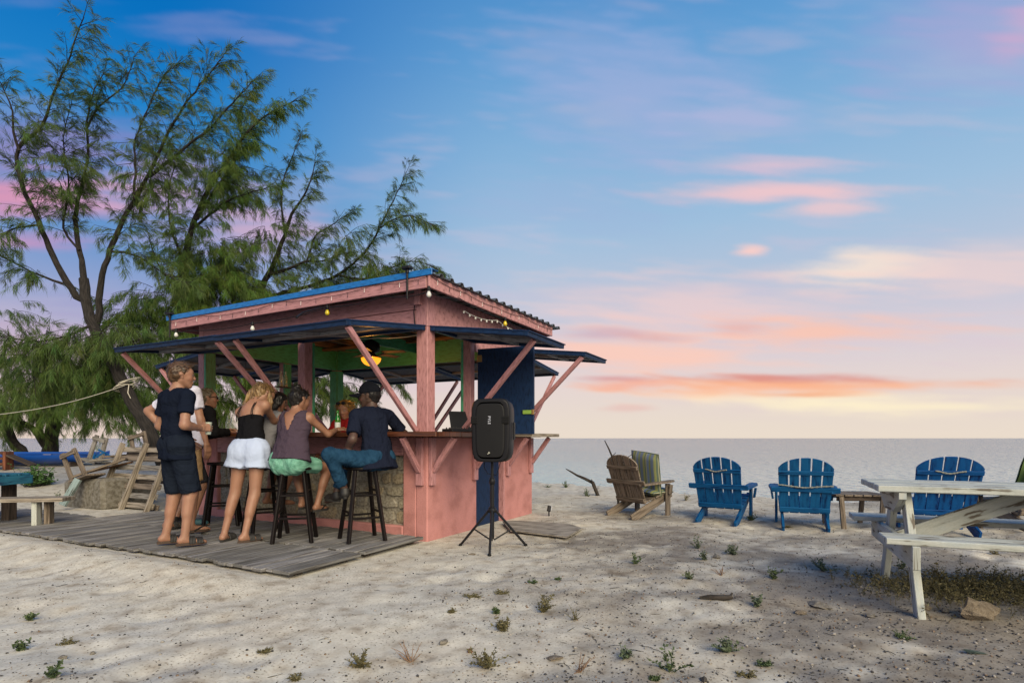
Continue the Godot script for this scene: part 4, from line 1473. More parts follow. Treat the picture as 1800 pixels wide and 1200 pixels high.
func build_furniture() -> void:
	var blue: Material = M["blue_paint"]
	adirondack("slat_chair", "weathered bare brown slat chair holding a striped cushion, nearest the hut", M["old_wood"], on_ground(1.50, 7.8, -57), 5, 0.60)
	var stripes := mat("stripes", lin(0.85, 0.85, 0.82), 0.95, stripes_texture(), Vector3(1, 1, 1))
	var cxf := on_ground(1.50, 7.8, -57) * Transform3D(Basis(Vector3.RIGHT, deg_to_rad(12.0)) * Basis(Vector3.BACK, -0.10), Vector3(0.06, 0.60, -0.42))
	var cu := thing("striped_cushion", "blue, green and yellow striped cushion propped in the brown slat chair", "cushion", cxf)
	put("back_pad", cushion(Vector3(0.50, 0.60, 0.10), Transform3D()), stripes, cu)
	put("seat_pad", cushion(Vector3(0.50, 0.42, 0.09), Transform3D(Basis(Vector3.RIGHT, deg_to_rad(80.0)), Vector3(0, -0.26, -0.05))), stripes, cu)
	put("piping", one(func(b: MB) -> void:
		b.tube([Vector3(-0.25, -0.29, 0), Vector3(-0.252, 0, 0), Vector3(-0.25, 0.3, 0), Vector3(0, 0.303, 0), Vector3(0.25, 0.3, 0), Vector3(0.252, 0, 0), Vector3(0.25, -0.29, 0)], [0.006], 5)), M["weed"], cu)
	var a := adirondack("slat_chair", "left blue slat chair, angled towards the right, rope on its top rail", blue, on_ground(2.57, 7.15, -34), 5, 0.60)
	rope_on(a, 0.55, 0.26, Transform3D())
	a = adirondack("slat_chair", "middle blue slat chair with a rope strung across its back above the arm rail", M["blue_paint_faded"], on_ground(3.42, 6.62, -23), 5, 0.60)
	rope_on(a, 0.375, 0.58, Transform3D())
	a = adirondack("slat_chair", "right blue slat chair half hidden behind the white picnic table", M["blue_paint_deep"], on_ground(4.74, 6.15, -18), 5, 0.64)
	rope_on(a, 0.55, 0.28, Transform3D())
	a = adirondack("slat_chair", "brown slat chair with a green cushion at the right edge of the photo", M["old_wood"], on_ground(5.98, 6.25, 14), 5, 0.60)
	var gcx := on_ground(5.98, 6.25, 14) * Transform3D(Basis(Vector3.RIGHT, deg_to_rad(16.0)), Vector3(-0.02, 0.60, -0.20))
	tag(put("green_cushion", cushion(Vector3(0.50, 0.62, 0.10), gcx), mat("green_cloth", lin(0.10, 0.16, 0.045), 0.95)), "plain green cushion on the brown chair at the right edge", "cushion")
	# low slatted table between two blue chairs
	var t := thing("side_table", "low brown slatted side table between the middle and right blue chairs", "table", on_ground(4.16, 6.95, -4))
	for i in 6:
		put("top_slat", boxmb(Vector3(-0.265 + i * 0.106, 0.425, 0), Vector3(0.094, 0.022, 0.5), 0.004), M["old_wood"], t)
	for z in [-0.2, 0.2]:
		put("apron", boxmb(Vector3(0, 0.385, z), Vector3(0.56, 0.055, 0.022)), M["dark_wood"], t)
	for s in [-1, 1]:
		for z in [-0.2, 0.2]:
			put("leg", boardmb(Vector3(s * 0.21, 0.0, z * 1.05 + 0.025 * signf(z)), Vector3(s * 0.24, 0.41, z + 0.025 * signf(z)), 0.055, 0.03, Vector3.RIGHT), M["old_wood"], t)
	# white picnic table
	var wd := Vector3(0.4, 0, -0.917)           # across the table, away from the camera
	var ld := Vector3(0.917, 0, 0.4)            # along the table, towards the right
	var origin := Vector3(2.33, gh(2.4, -3.7), -3.6)
	var px := Transform3D(Basis(ld, Vector3.UP, -wd), origin)    # +z towards the camera
	t = thing("picnic_table", "white flaking wooden picnic table with two fixed benches on the right", "picnic table", px)
	var wp: Material = M["white_paint"]
	var H := 0.765
	for i in 5:
		put("top_board", boxmb(Vector3(0.92, H - 0.02 + 0.002 * (i % 2), -0.068 - i * 0.133), Vector3(1.86, 0.04, 0.128), 0.005), wp, t)
	for i in 2:
		put("bench_board", boxmb(Vector3(0.93, 0.462, 0.25 - i * 0.125), Vector3(1.9, 0.036, 0.12), 0.005), wp, t)
		put("bench_board", boxmb(Vector3(0.90, 0.462, -0.79 - i * 0.125), Vector3(1.9, 0.036, 0.12), 0.005), wp, t)
	for e in [0.17, 1.62]:
		var s := 1.0 if e < 1.0 else -1.0
		put("leg", boardmb(Vector3(e, -0.04, 0.21), Vector3(e, H - 0.05, -0.17), 0.10, 0.042, Vector3.BACK), wp, t)
		put("leg", boardmb(Vector3(e, -0.04, -0.87), Vector3(e, H - 0.05, -0.49), 0.10, 0.042, Vector3.BACK), wp, t)
		put("bench_beam", boardmb(Vector3(e - s * 0.046, 0.375, 0.33), Vector3(e - s * 0.046, 0.375, -0.98), 0.135, 0.04, Vector3.UP), wp, t)
		var poly := PackedVector2Array([Vector2(-0.32, 0), Vector2(0.32, 0), Vector2(0.32, -0.04), Vector2(0.14, -0.14), Vector2(-0.14, -0.14), Vector2(-0.32, -0.04)])
		var b := MB.new()
		b.prism(poly, 0.04, Transform3D(Basis(Vector3.FORWARD, Vector3.UP, Vector3.RIGHT), Vector3(e - s * 0.046, H - 0.044, -0.33)))
		put("top_cleat", b, wp, t)
	put("middle_cleat", boxmb(Vector3(0.93, H - 0.075, -0.33), Vector3(0.09, 0.06, 0.6)), wp, t)
	put("brace", boardmb(Vector3(0.16, 0.385, -0.33), Vector3(0.86, H - 0.06, -0.33), 0.11, 0.042, Vector3.UP), wp, t)
	put("brace", boardmb(Vector3(1.63, 0.385, -0.33), Vector3(1.0, H - 0.06, -0.33), 0.11, 0.042, Vector3.UP), wp, t)
	# dead branches stuck in the sand at the shore
	var b1 := MB.new()
	var base := at(1088, 830, 9.4)
	base.y = gh(base.x, base.z) - 0.1
	b1.tube([base, at(1082, 815, 9.4), at(1076, 802, 9.4), at(1070, 788, 9.4), at(1063, 774, 9.4)], [0.022, 0.02, 0.016, 0.013, 0.007], 7)
	b1.tube([at(1076, 802, 9.4), at(1083, 795, 9.35)], [0.009, 0.004], 5)
	b1.tube([at(1080, 812, 9.4), at(1074, 806, 9.45)], [0.009, 0.004], 5)
	tag(put("dead_branch", b1, M["driftwood"]), "upright bare dead branch sticking up behind the brown slat chair", "branch")
	var b2 := MB.new()
	var e0 := at(1052, 856, 10.6)
	e0.y = gh(e0.x, e0.z) - 0.03
	b2.tube([e0, at(1042, 848, 10.6), at(1028, 841, 10.6), at(1014, 835, 10.6), at(1004, 829, 10.6), at(995, 824, 10.6)], [0.035, 0.034, 0.028, 0.02, 0.016, 0.008], 7)
	b2.tube([at(1042, 848, 10.6), at(1040, 842, 10.5)], [0.015, 0.005], 5)
	tag(put("dead_branch", b2, M["driftwood"]), "dead branch rising slantwise from the dune crest left of the brown chair", "branch")
	var b3 := MB.new()
	var e1 := at(1110, 835, 10.2)
	e1.y = gh(e1.x, e1.z) - 0.03
	b3.tube([e1, at(1100, 815, 10.2), at(1104, 803, 10.2), at(1112, 798, 10.2), at(1125, 798, 10.2)], [0.012, 0.009, 0.007, 0.005, 0.003], 5)
	b3.tube([at(1100, 815, 10.2), at(1090, 806, 10.2), at(1088, 800, 10.2)], [0.007, 0.005, 0.003], 5)
	tag(put("dead_branch", b3, M["driftwood"]), "thin curling dead twig behind the striped cushion", "branch")


# ------------------------------------------------------------------ the yard on the left
# an upturned stool-like bench: two leg frames standing on a board
func upturned(called: String, label: String, xf: Transform3D, width: float, leg: float, m: Material, frames: Array) -> Node3D:
	var t := thing(called, label, "bench", xf)
	for i in 2:
		put("seat_board", boxmb(Vector3(0, -0.015, (i - 0.5) * 0.15), Vector3(width + 0.12, 0.03, 0.14)), m, t)
	for f: Array in frames:
		for s in [-1, 1]:
			put("leg", boardmb(Vector3(s * width / 2, 0, f[0]), Vector3(s * (width / 2 - 0.02), leg, f[1]), 0.075, 0.035, Vector3.RIGHT), m, t)
		put("leg_rail", boardmb(Vector3(-width / 2 - 0.01, leg * 0.86, f[1] * 0.9 + 0.04), Vector3(width / 2 + 0.01, leg * 0.86, f[1] * 0.9 + 0.04), 0.06, 0.025, Vector3.UP), m, t)
	return t


func build_left_yard() -> void:
	# concrete block with weathered planks on it
	var bx := on_ground(-6.55, 8.95, -24)
	var blk := MB.new()
	blk.box(Transform3D(Basis(Vector3.BACK, 0.05), Vector3(0, 0.21, -0.2)), Vector3(1.0, 0.5, 0.8), 0.05)
	tag(put("concrete_block", blk, M["concrete"]), "stained grey concrete block on the sand under the heap of upturned benches", "concrete block")
	get_child(get_child_count() - 1).transform = bx
	# planks lying across it
	var plank_labels := ["brown plank under the left upturned bench, lowest of the heap", "reddish-brown plank tilted up to the right across the concrete block", "grey plank on top of the heap, running behind the pallet", "short brown plank wedged under the right upturned bench"]
	var pl := [[at(128, 838, 8.7), at(222, 806, 9.0), 0.2, "old_wood"], [at(150, 832, 8.95), at(232, 812, 9.2), 0.16, "rafter_wood"], [at(160, 812, 9.2), at(262, 801, 9.5), 0.24, "grey_wood"], [at(180, 806, 9.25), at(270, 796, 9.6), 0.18, "old_wood"]]
	for i in 4:
		var q: Array = pl[i]
		tag(put("loose_plank", boardmb(q[0] + Vector3(0, 0.01 * i, 0), q[1], q[2], 0.03, Vector3(0.4, 0, 1)), M[q[3]]), plank_labels[i], "plank", "planks heaped on the concrete block")
	upturned("upturned_bench", "weathered bench lying upside down, leftmost on the heap, legs in the air", Transform3D(Basis(Vector3.UP, deg_to_rad(-22)) * Basis(Vector3.BACK, 0.28), at(152, 838, 8.75)), 0.32, 0.42, M["old_wood"], [[0.12, 0.2]])
	upturned("upturned_bench", "grey bench frame upside down behind the leftmost one on the heap", Transform3D(Basis(Vector3.UP, deg_to_rad(-15)) * Basis(Vector3.BACK, -0.22), at(166, 808, 9.5)), 0.24, 0.40, M["grey_wood"], [[0.0, -0.05]])
	upturned("upturned_bench", "brown bench upside down at the right of the heap, above the leaning pallet", Transform3D(Basis(Vector3.UP, deg_to_rad(-18)) * Basis(Vector3.BACK, 0.22), at(247, 800, 9.6)), 0.33, 0.38, M["old_wood"], [[0.0, 0.0]])
	# pale leg of a broken table leaning on the block
	tag(put("broken_leg", boardmb(at(109, 888, 8.5), at(137, 842, 8.62), 0.10, 0.05, Vector3.RIGHT), M["pale_blue_paint"]), "pale blue-grey timber leg leaning against the end of the heap", "timber")
	# blue folding frame
	var ff := MB.new()
	ff.board(at(163, 806, 9.1), at(184, 794, 9.2), 0.03, 0.02, Vector3.UP)
	ff.board(at(172, 790, 9.25), at(202, 806, 9.3), 0.03, 0.02, Vector3.UP)
	ff.board(at(163, 806, 9.1), at(166, 798, 9.1), 0.03, 0.02, Vector3.RIGHT)
	tag(put("folding_frame", ff, M["blue_paint"]), "small bright blue folding leg frame on top of the heap", "frame")
	# the pallet leaning on the heap
	var u := Vector3(0.89, 0, 0.45)
	var up := Vector3(0.45 * 0.37, 0.97, -0.89 * 0.37).normalized()
	var nrm := u.cross(up)
	var o := at(172, 885, 8.95)
	o.y = gh(o.x, o.z) - 0.02
	var t := thing("pallet", "grey wooden pallet leaning against the heap beside the boy in navy", "pallet", Transform3D(Basis(u, up, nrm), o))
	for i in 3:
		put("stringer", boxmb(Vector3(0.03 + i * 0.64, 0.53, 0.035), Vector3(0.045, 1.10, 0.075)), M["pale_wood"], t)
	for i in 7:
		put("slat", boxmb(Vector3(0.66, 0.10 + i * 0.148, -0.016), Vector3(1.38, 0.085, 0.022), 0.003), M[["pale_wood", "grey_wood", "old_wood"][i % 3]], t)
	for i in 3:
		put("back_slat", boxmb(Vector3(0.66, 0.1 + i * 0.42, -0.105), Vector3(1.34, 0.09, 0.02), 0.003), M["old_wood"], t)
	# blue table and bench cut by the left edge
	t = thing("blue_table", "chipped blue plank table on dark posts, cut by the left edge", "table", on_ground(-7.0, 6.9, -6))
	for i in 4:
		put("top_board", boxmb(Vector3(-0.1, 0.60, -0.33 + i * 0.17), Vector3(1.9, 0.03, 0.16)), M["teal_paint"], t)
	put("side_board", boxmb(Vector3(-0.1, 0.535, 0.28), Vector3(1.92, 0.1, 0.03)), M["teal_paint"], t)
	put("side_board", boxmb(Vector3(-0.1, 0.535, -0.42), Vector3(1.92, 0.1, 0.03)), M["teal_paint"], t)
	put("end_board", boxmb(Vector3(0.86, 0.535, -0.07), Vector3(0.03, 0.1, 0.67)), M["teal_paint"], t)
	for p in [[0.62, 0.2], [0.62, -0.34], [-0.9, 0.2]]:
		put("post", boxmb(Vector3(p[0], 0.26, p[1]), Vector3(0.11, 0.56, 0.11)), M["dark_wood"], t)
	t = thing("plank_bench", "low plank bench with a white-painted leg beside the blue table", "bench", on_ground(-5.95, 6.7, 10))
	put("seat_board", boxmb(Vector3(-0.1, 0.365, 0), Vector3(1.5, 0.045, 0.27)), M["pale_wood"], t)
	put("leg", boxmb(Vector3(0.33, 0.17, 0.04), Vector3(0.055, 0.36, 0.11)), M["white_paint"], t, )
	put("leg", boxmb(Vector3(0.41, 0.17, -0.05), Vector3(0.06, 0.36, 0.1)), M["old_wood"], t)
	put("leg", boxmb(Vector3(-0.62, 0.17, 0.0), Vector3(0.06, 0.36, 0.2)), M["old_wood"], t)
	# blue boat hull on the sand
	var hb := Vector3(-12.6, gh(-12.6, -15.2) + 0.02, -15.2)
	t = thing("blue_boat", "long bright blue boat hull drawn up on the sand under the far trees", "boat", turned(hb, 4))
	var hull := MB.new()
	var ring := 14
	var secs := 15
	var f := 0
	for i in secs + 1:
		var x := (i / float(secs) - 0.5) * 3.4
		var k := 1.0 - pow(absf(x / 1.7), 3.0) * 0.75
		for j in ring + 1:
			var a := PI * j / ring
			hull.vert(Vector3(x, 0.30 - sin(a) * 0.26 * (0.6 + 0.4 * k) + 0.10 * pow(absf(x / 1.7), 3.0), cos(a) * 0.42 * k), Vector3.UP, Vector2(x, a))
	for i in secs:
		for j in ring:
			var a := i * (ring + 1) + j
			hull.ix.append_array([a, a + ring + 1, a + 1, a + 1, a + ring + 1, a + ring + 2])
	hull.smooth()
	put("hull", hull, M["hull_blue"], t)
	put("gunwale", boardmb(Vector3(-1.55, 0.34, 0.33), Vector3(1.55, 0.34, 0.33), 0.05, 0.03, Vector3.UP), M["hull_blue"], t)
	put("gunwale", boardmb(Vector3(-1.55, 0.34, -0.33), Vector3(1.55, 0.34, -0.33), 0.05, 0.03, Vector3.UP), M["hull_blue"], t)
	put("thwart", boxmb(Vector3(0.4, 0.3, 0), Vector3(0.2, 0.03, 0.7)), M["pale_wood"], t)
	for x in [-1.1, 0.9]:
		put("chock", boxmb(Vector3(x, 0.04, 0.1), Vector3(0.16, 0.14, 0.5)), M["dark_wood"], t)
	# the carved brown stand at the far left edge
	t = thing("wooden_stand", "small reddish-brown wooden stand with openings at the left edge by the boat", "stand", on_ground(-12.9, 14.3, 8))
	for x in [-0.22, 0.2]:
		put("side_post", boxmb(Vector3(x, 0.22, 0), Vector3(0.07, 0.46, 0.3)), M["red_wood"], t)
	for y in [0.14, 0.28, 0.42]:
		put("shelf_board", boxmb(Vector3(-0.01, y, 0), Vector3(0.345, 0.05, 0.3)), M["red_wood"], t)
	put("lean_board", boardmb(Vector3(0.05, 0.44, 0), Vector3(0.75, 0.1, -0.05), 0.28, 0.04, Vector3.BACK), M["dark_wood"], t)
	# the white rope
	var rp := MB.new()
	var ra := at(222, 676, 10.12)
	var rb := at(-60, 735, 7.5)
	var pts := []
	for i in 21:
		var g := i / 20.0
		pts.append(ra.lerp(rb, g) + Vector3.DOWN * 0.09 * sin(PI * g))
	rp.tube(pts, [0.006], 6)
	for k in 4:
		var loop := []
		for i in 17:
			var a := TAU * i / 16.0
			loop.append(at(218 + k * 3, 682 - k * 4.5, 10.2) + Vector3(cos(a) * 0.165, 0.03 * sin(a + k) + 0.05 * cos(a), sin(a) * 0.165))
		rp.tube(loop, [0.008], 6, false)
	rp.tube([at(226, 676, 10.05), at(224, 690, 10.0), at(229, 700, 10.0)], [0.008, 0.008, 0.006], 5)
	tag(put("white_rope", rp, M["rope"]), "pale rope wound round the leaning trunk and stretched off to the left", "rope")
	# bush by the boat
	t = thing("green_bush", "rounded leafy green bush on the sand in front of the blue boat", "bush", on_ground(-9.75, 11.6, 0))
	var r := RandomNumberGenerator.new()
	r.seed = 9
	var lv := MB.new()
	var stems := MB.new()
	for i in 90:
		var a := r.randf() * TAU
		var e := r.randf_range(0.15, 1.4)
		var dir := Vector3(cos(a) * cos(e), sin(e), sin(a) * cos(e))
		var L := r.randf_range(0.22, 0.42) * (1.0 + 0.3 * sin(a * 3))
		var p0 := Vector3(r.randf_range(-0.14, 0.14), 0, r.randf_range(-0.14, 0.14))
		var p1 := p0 + dir * L * 0.6
		var p2 := p0 + dir * L + Vector3.UP * 0.04
		stems.tube([p0, p1, p2], [0.006, 0.004, 0.002], 4, false)
		for q in 13:
			leaf(lv, p0.lerp(p2, r.randf_range(0.35, 1.05)), Vector3(r.randfn(), r.randf_range(-0.2, 1.0), r.randfn()).normalized(), r.randf_range(0.05, 0.085), 0.4, r)
	put("stems", stems, M["bark"], t).set_meta("kind", "stuff")
	put("leaves", lv, M["leaf"], t).set_meta("kind", "stuff")


func leaf(b: MB, p: Vector3, dir: Vector3, l: float, slim: float, r: RandomNumberGenerator) -> void:
	var side := dir.cross(Vector3(r.randf_range(-1, 1), r.randf_range(-1, 1), r.randf_range(-1, 1))).normalized() * l * slim * 0.5
	var nn := side.cross(dir).normalized()
	var k := r.randf_range(0.7, 1.3)
	b.tint = Color(k * r.randf_range(0.9, 1.1), k, k * r.randf_range(0.8, 1.0))
	var f := b.v.size()
	b.vert(p, nn, Vector2.ZERO)
	b.vert(p + dir * l * 0.5 + side, nn, Vector2.ZERO)
	b.vert(p + dir * l - nn * l * 0.15, nn, Vector2.ZERO)
	b.vert(p + dir * l * 0.5 - side, nn, Vector2.ZERO)
	b.ix.append_array([f, f + 2, f + 1, f, f + 3, f + 2])


# ------------------------------------------------------------------ things on and round the bar
func kp(x: float, y: float, z: float) -> Vector3:
	return KX * Vector3(x, y, z)


func text_mesh(s: String, size: float, depth: float, m: Material) -> TextMesh:
	var t := TextMesh.new()
	var f := SystemFont.new()
	f.font_names = PackedStringArray(["Droid Sans"])
	f.font_weight = 700
	t.font = f
	t.text = s
	t.font_size = 64
	t.pixel_size = size / 64.0
	t.depth = depth
	t.material = m
	return t


func bulb(parent: Node3D, p: Vector3, m: Material, label: String) -> void:
	var s := MB.new()
	s.lathe([Vector2(0.0, 0.045), Vector2(0.014, 0.045), Vector2(0.019, 0.03), Vector2(0.019, -0.012), Vector2(0.016, -0.02), Vector2(0.0, -0.02)], Transform3D(Basis(), p), 12)
	for i in s.v.size():
		s.v[i] = p + (s.v[i] - p) * 0.8
	put("socket", s, M["black_plastic"], parent)
	var b := MB.new()
	b.lathe([Vector2(0.0, -0.095), Vector2(0.014, -0.093), Vector2(0.025, -0.084), Vector2(0.031, -0.068), Vector2(0.029, -0.052), Vector2(0.020, -0.032), Vector2(0.015, -0.018), Vector2(0.0, -0.018)], Transform3D(Basis(), p), 16)
	for i in b.v.size():
		b.v[i] = p + (b.v[i] - p) * 0.8
	put("bulb", b, m, parent).set_meta("label", label)


func garland(pts: Array, per: int, sag: float) -> Array:
	var r := []
	for i in pts.size() - 1:
		for k in per:
			var f := k / float(per)
			r.append(pts[i].lerp(pts[i + 1], f) + Vector3.DOWN * sag * 4.0 * f * (1.0 - f))
	r.append(pts[pts.size() - 1])
	return r


func stool(called: String, label: String, xf: Transform3D) -> Node3D:
	var t := thing(called, label, "bar stool", xf, "dark wooden bar stools along the counter")
	var m: Material = M["stool_wood"]
	var st := MB.new()
	st.lathe([Vector2(0.0, 0.705), Vector2(0.150, 0.705), Vector2(0.166, 0.712), Vector2(0.170, 0.722), Vector2(0.166, 0.735), Vector2(0.12, 0.736), Vector2(0.0, 0.729)], Transform3D(), 28)
	put("seat", st, m, t)
	for i in 4:
		var a := PI / 4 + i * PI / 2
		var d := Vector3(cos(a), 0, sin(a))
		put("leg", boardmb(d * 0.255, d * 0.135 + Vector3.UP * 0.71, 0.036, 0.036, d.cross(Vector3.UP), 0.006), m, t)
		var a2 := a + PI / 2
		var d2 := Vector3(cos(a2), 0, sin(a2))
		for y in [0.24 + 0.05 * (i % 2), 0.46 + 0.04 * (i % 2)]:
			var rr := lerpf(0.255, 0.135, y / 0.71)
			put("stretcher", boardmb(d * rr + Vector3.UP * y, d2 * rr + Vector3.UP * y, 0.02, 0.026, Vector3.UP, 0.004), m, t)
	return t


func build_bar_things() -> void:
	# --- the ceiling fan with its lit lamp
	var fx := KX * Transform3D(Basis(Vector3.UP, 0.4), Vector3(-1.88, 0, -1.27))
	var fan := thing("ceiling_fan", "dark ceiling fan with a lit amber glass bowl lamp inside the bar", "ceiling fan", fx)
	put("rod", one(func(b: MB) -> void:
		b.tube([Vector3(0, 2.56, 0), Vector3(0, 2.40, 0)], [0.02], 8)), M["black_metal"], fan)
	put("motor", one(func(b: MB) -> void:
		b.lathe([Vector2(0.0, 2.26), Vector2(0.07, 2.26), Vector2(0.115, 2.28), Vector2(0.125, 2.33), Vector2(0.115, 2.39), Vector2(0.06, 2.43), Vector2(0.0, 2.43)], Transform3D(), 24)), M["black_plastic"], fan)
	put("lamp_collar", one(func(b: MB) -> void:
		b.lathe([Vector2(0.0, 2.185), Vector2(0.12, 2.185), Vector2(0.135, 2.2), Vector2(0.07, 2.23), Vector2(0.05, 2.262), Vector2(0.0, 2.262)], Transform3D(), 24)), M["brass"], fan)
	var lampn := put("lamp_bowl", one(func(b: MB) -> void:
		b.lathe([Vector2(0.0, 2.075), Vector2(0.045, 2.08), Vector2(0.09, 2.10), Vector2(0.125, 2.14), Vector2(0.138, 2.183), Vector2(0.0, 2.184)], Transform3D(), 24)), M["lamp_glass"], fan)
	for i in 5:
		var bl := MB.new()
		var a := TAU * i / 5 + 0.2
		var d := Vector3(cos(a), 0, sin(a))
		bl.board(d * 0.17 + Vector3(0, 2.262, 0), d * 0.52 + Vector3(0, 2.262, 0), 0.11, 0.008, d.cross(Vector3.UP) + Vector3.UP * 0.15, 0.003)
		put("blade", bl, M["dark_wood"], fan)
	var ol := OmniLight3D.new()
	ol.name = "lamp_light"
	ol.light_color = Color(1.0, 0.66, 0.26)
	ol.light_energy = 0.38
	ol.light_size = 0.05
	ol.omni_range = 6.0
	ol.omni_attenuation = 2.0
	ol.shadow_enabled = true
	ol.position = Vector3(0, 2.13, 0)
	fan.add_child(ol)
	# --- cables and bulbs along the eaves
	var g := thing("festoon_lights", "black festoon cable with unlit white and yellow bulbs hung under the eaves", "string lights", KX)
	var path := [Vector3(-3.95, 2.50, 0.285), Vector3(-3.6, 2.46, 0.275), Vector3(-2.357, 2.44, 0.265), Vector3(-1.147, 2.505, 0.265), Vector3(-0.35, 2.535, 0.265), Vector3(0.215, 2.51, 0.275), Vector3(0.235, 2.56, -0.25), Vector3(0.225, 2.535, -1.29), Vector3(0.225, 2.48, -2.2)]
	put("cable", one(func(b: MB) -> void:
		b.tube(garland(path, 8, 0.028), [0.005], 5)), M["cable"], g)
	put("cable", one(func(b: MB) -> void:
		b.tube([Vector3(-1.147, 2.505, 0.265), Vector3(-1.0, 2.44, 0.5), Vector3(-0.88, 2.30, 0.86), Vector3(-0.80, 2.22, 1.0)], [0.006, 0.006, 0.008, 0.012], 5)), M["cable"], g)
	put("cable", one(func(b: MB) -> void:
		b.tube([Vector3(-0.14, 2.5, 0.03), Vector3(-0.165, 2.4, 0.012), Vector3(-0.15, 2.25, 0.012)], [0.006], 5)), M["cable"], g)
	bulb(g, Vector3(-1.147, 2.49, 0.268), M["bulb_yellow"], "yellow bulb over the middle of the front")
	bulb(g, Vector3(-2.357, 2.425, 0.268), M["bulb_white"], "white bulb over the front's left half")
	bulb(g, Vector3(0.218, 2.53, 0.275), M["bulb_white"], "white bulb at the near corner of the roof")
	bulb(g, Vector3(0.232, 2.52, -1.29), M["bulb_yellow"], "yellow bulb on the right side")
	bulb(g, Vector3(-3.82, 2.47, 0.28), M["bulb_white"], "white bulb at the left end of the eaves")
	# icicle string along both fascias
	var ic := thing("icicle_lights", "fine unlit icicle light string pinned along both pink fascia boards", "string lights", KX)
	var ip := [Vector3(-3.95, 2.60, 0.272), Vector3(-3.3, 2.625, 0.268), Vector3(-2.6, 2.60, 0.268), Vector3(-1.9, 2.655, 0.268), Vector3(-1.2, 2.62, 0.268), Vector3(-0.5, 2.67, 0.268), Vector3(0.2, 2.66, 0.268)]
	var ip2 := [Vector3(0.224, 2.67, 0.24), Vector3(0.224, 2.65, -0.4), Vector3(0.224, 2.635, -1.1), Vector3(0.224, 2.66, -1.8), Vector3(0.224, 2.65, -2.75)]
	for pth in [ip, ip2]:
		var line_pts := garland(pth, 6, 0.02)
		put("wire", one(func(b: MB) -> void:
			b.tube(line_pts, [0.0028], 4)), M["cable"], ic)
		for i in range(1, line_pts.size(), 2):
			var p: Vector3 = line_pts[i]
			var b := MB.new()
			b.tube([p, p + Vector3(0.002, -0.03, 0.002), p + Vector3(0.0, -0.045, 0.003)], [0.002, 0.002, 0.0045], 5)
			put("icicle", b, M["fairy_bulb"] if i % 4 == 1 else M["cable"], ic)
	# white beads under the right fascia
	var fl := thing("fairy_lights", "row of small white bulbs strung under the right-hand fascia board", "string lights", KX)
	var fpts := garland([Vector3(0.10, 2.50, -0.55), Vector3(0.17, 2.505, -1.2), Vector3(0.19, 2.475, -2.0), Vector3(0.19, 2.46, -2.55)], 6, 0.035)
	put("wire", one(func(b: MB) -> void:
		b.tube(fpts, [0.004], 5)), M["white_cable"], fl)
	for p: Vector3 in fpts:
		put("bead", one(func(b: MB) -> void:
			b.ball(Transform3D(Basis().scaled(Vector3(0.012, 0.016, 0.012)), p + Vector3.DOWN * 0.018), 6, 8)), M["bulb_white"], fl)
	# small solar floodlights on stalks at the front eaves
	for e in [[-0.04, "black stalked spotlight at the near end of the blue roof edge", 2.765], [-3.95, "black stalked spotlight at the left end of the blue roof edge", 2.70]]:
		var s := thing("roof_spotlight", e[1], "spotlight", KX * Transform3D(Basis(), Vector3(e[0], 0, 0.285)))
		put("stalk", one(func(b: MB) -> void:
			b.tube([Vector3(0, e[2] - 0.30, 0), Vector3(0, e[2], 0)], [0.011], 8)), M["black_metal"], s)
		put("head", boxmb(Vector3(0, e[2] + 0.012, 0.0), Vector3(0.10, 0.03, 0.07), 0.006), M["black_plastic"], s)
		put("hanger", boxmb(Vector3(0, e[2] - 0.02, 0.0), Vector3(0.03, 0.04, 0.03), 0.004), M["black_metal"], s)
	# cable inside, across the ceiling
	var wc := MB.new()
	wc.tube(garland([Vector3(-0.2, 2.30, -0.5), Vector3(-1.6, 2.42, -1.1), Vector3(-2.3, 2.45, -0.7), Vector3(-2.9, 2.44, -0.4)], 6, 0.03), [0.008], 5)
	var wco := put("ceiling_cable", wc, M["white_cable"])
	wco.transform = KX
	tag(wco, "pale cable slung across under the ceiling beside the fan", "cable")
	# --- stools
	stool("bar_stool", "bar stool under the woman in the purple tank top", turned(Vector3(-2.165, 0.05, -5.67), 12))
	stool("bar_stool", "rightmost bar stool, under the man in the cap", turned(Vector3(-1.50, 0.05, -5.69), 30))
	stool("bar_stool", "bar stool right of the woman in white shorts, half behind the middle stool", turned(Vector3(-2.66, 0.05, -6.12), 40))
	stool("bar_stool", "leftmost bar stool, left of the blonde woman's legs", turned(Vector3(-3.42, 0.05, -6.72), 20))
	# --- on the counter
	var cty := TOP + 0.05
	var lp := thing("laptop", "black laptop standing open on the right-hand counter by the post", "laptop", KX * turned(Vector3(0.06, cty, -0.74), 60))
	put("base", boxmb(Vector3(0, 0.01, 0), Vector3(0.35, 0.018, 0.24), 0.004), M["black_plastic"], lp)
	put("screen", boardmb(Vector3(0, 0.02, -0.12), Vector3(0, 0.25, -0.19), 0.35, 0.008, Vector3.RIGHT), M["black_plastic"], lp)
	put("keys", boxmb(Vector3(0, 0.0205, 0.02), Vector3(0.29, 0.003, 0.1), 0.001), M["black_rubber"], lp)
	var mx := thing("audio_mixer", "small black audio mixer with knobs on the counter beside the corner post", "mixer", KX * turned(Vector3(0.12, cty, -0.36), 75))
	put("case", boxmb(Vector3(0, 0.02, 0), Vector3(0.26, 0.035, 0.17), 0.006), M["black_plastic"], mx)
	for i in 6:
		for j in 2:
			put("knob", one(func(b: MB) -> void:
				b.lathe([Vector2(0.008, 0.037), Vector2(0.007, 0.052), Vector2(0.0, 0.053)], Transform3D(Basis(), Vector3(-0.1 + i * 0.04, 0, -0.04 + j * 0.07)), 8)), M["black_metal"], mx)
	var cb := MB.new()
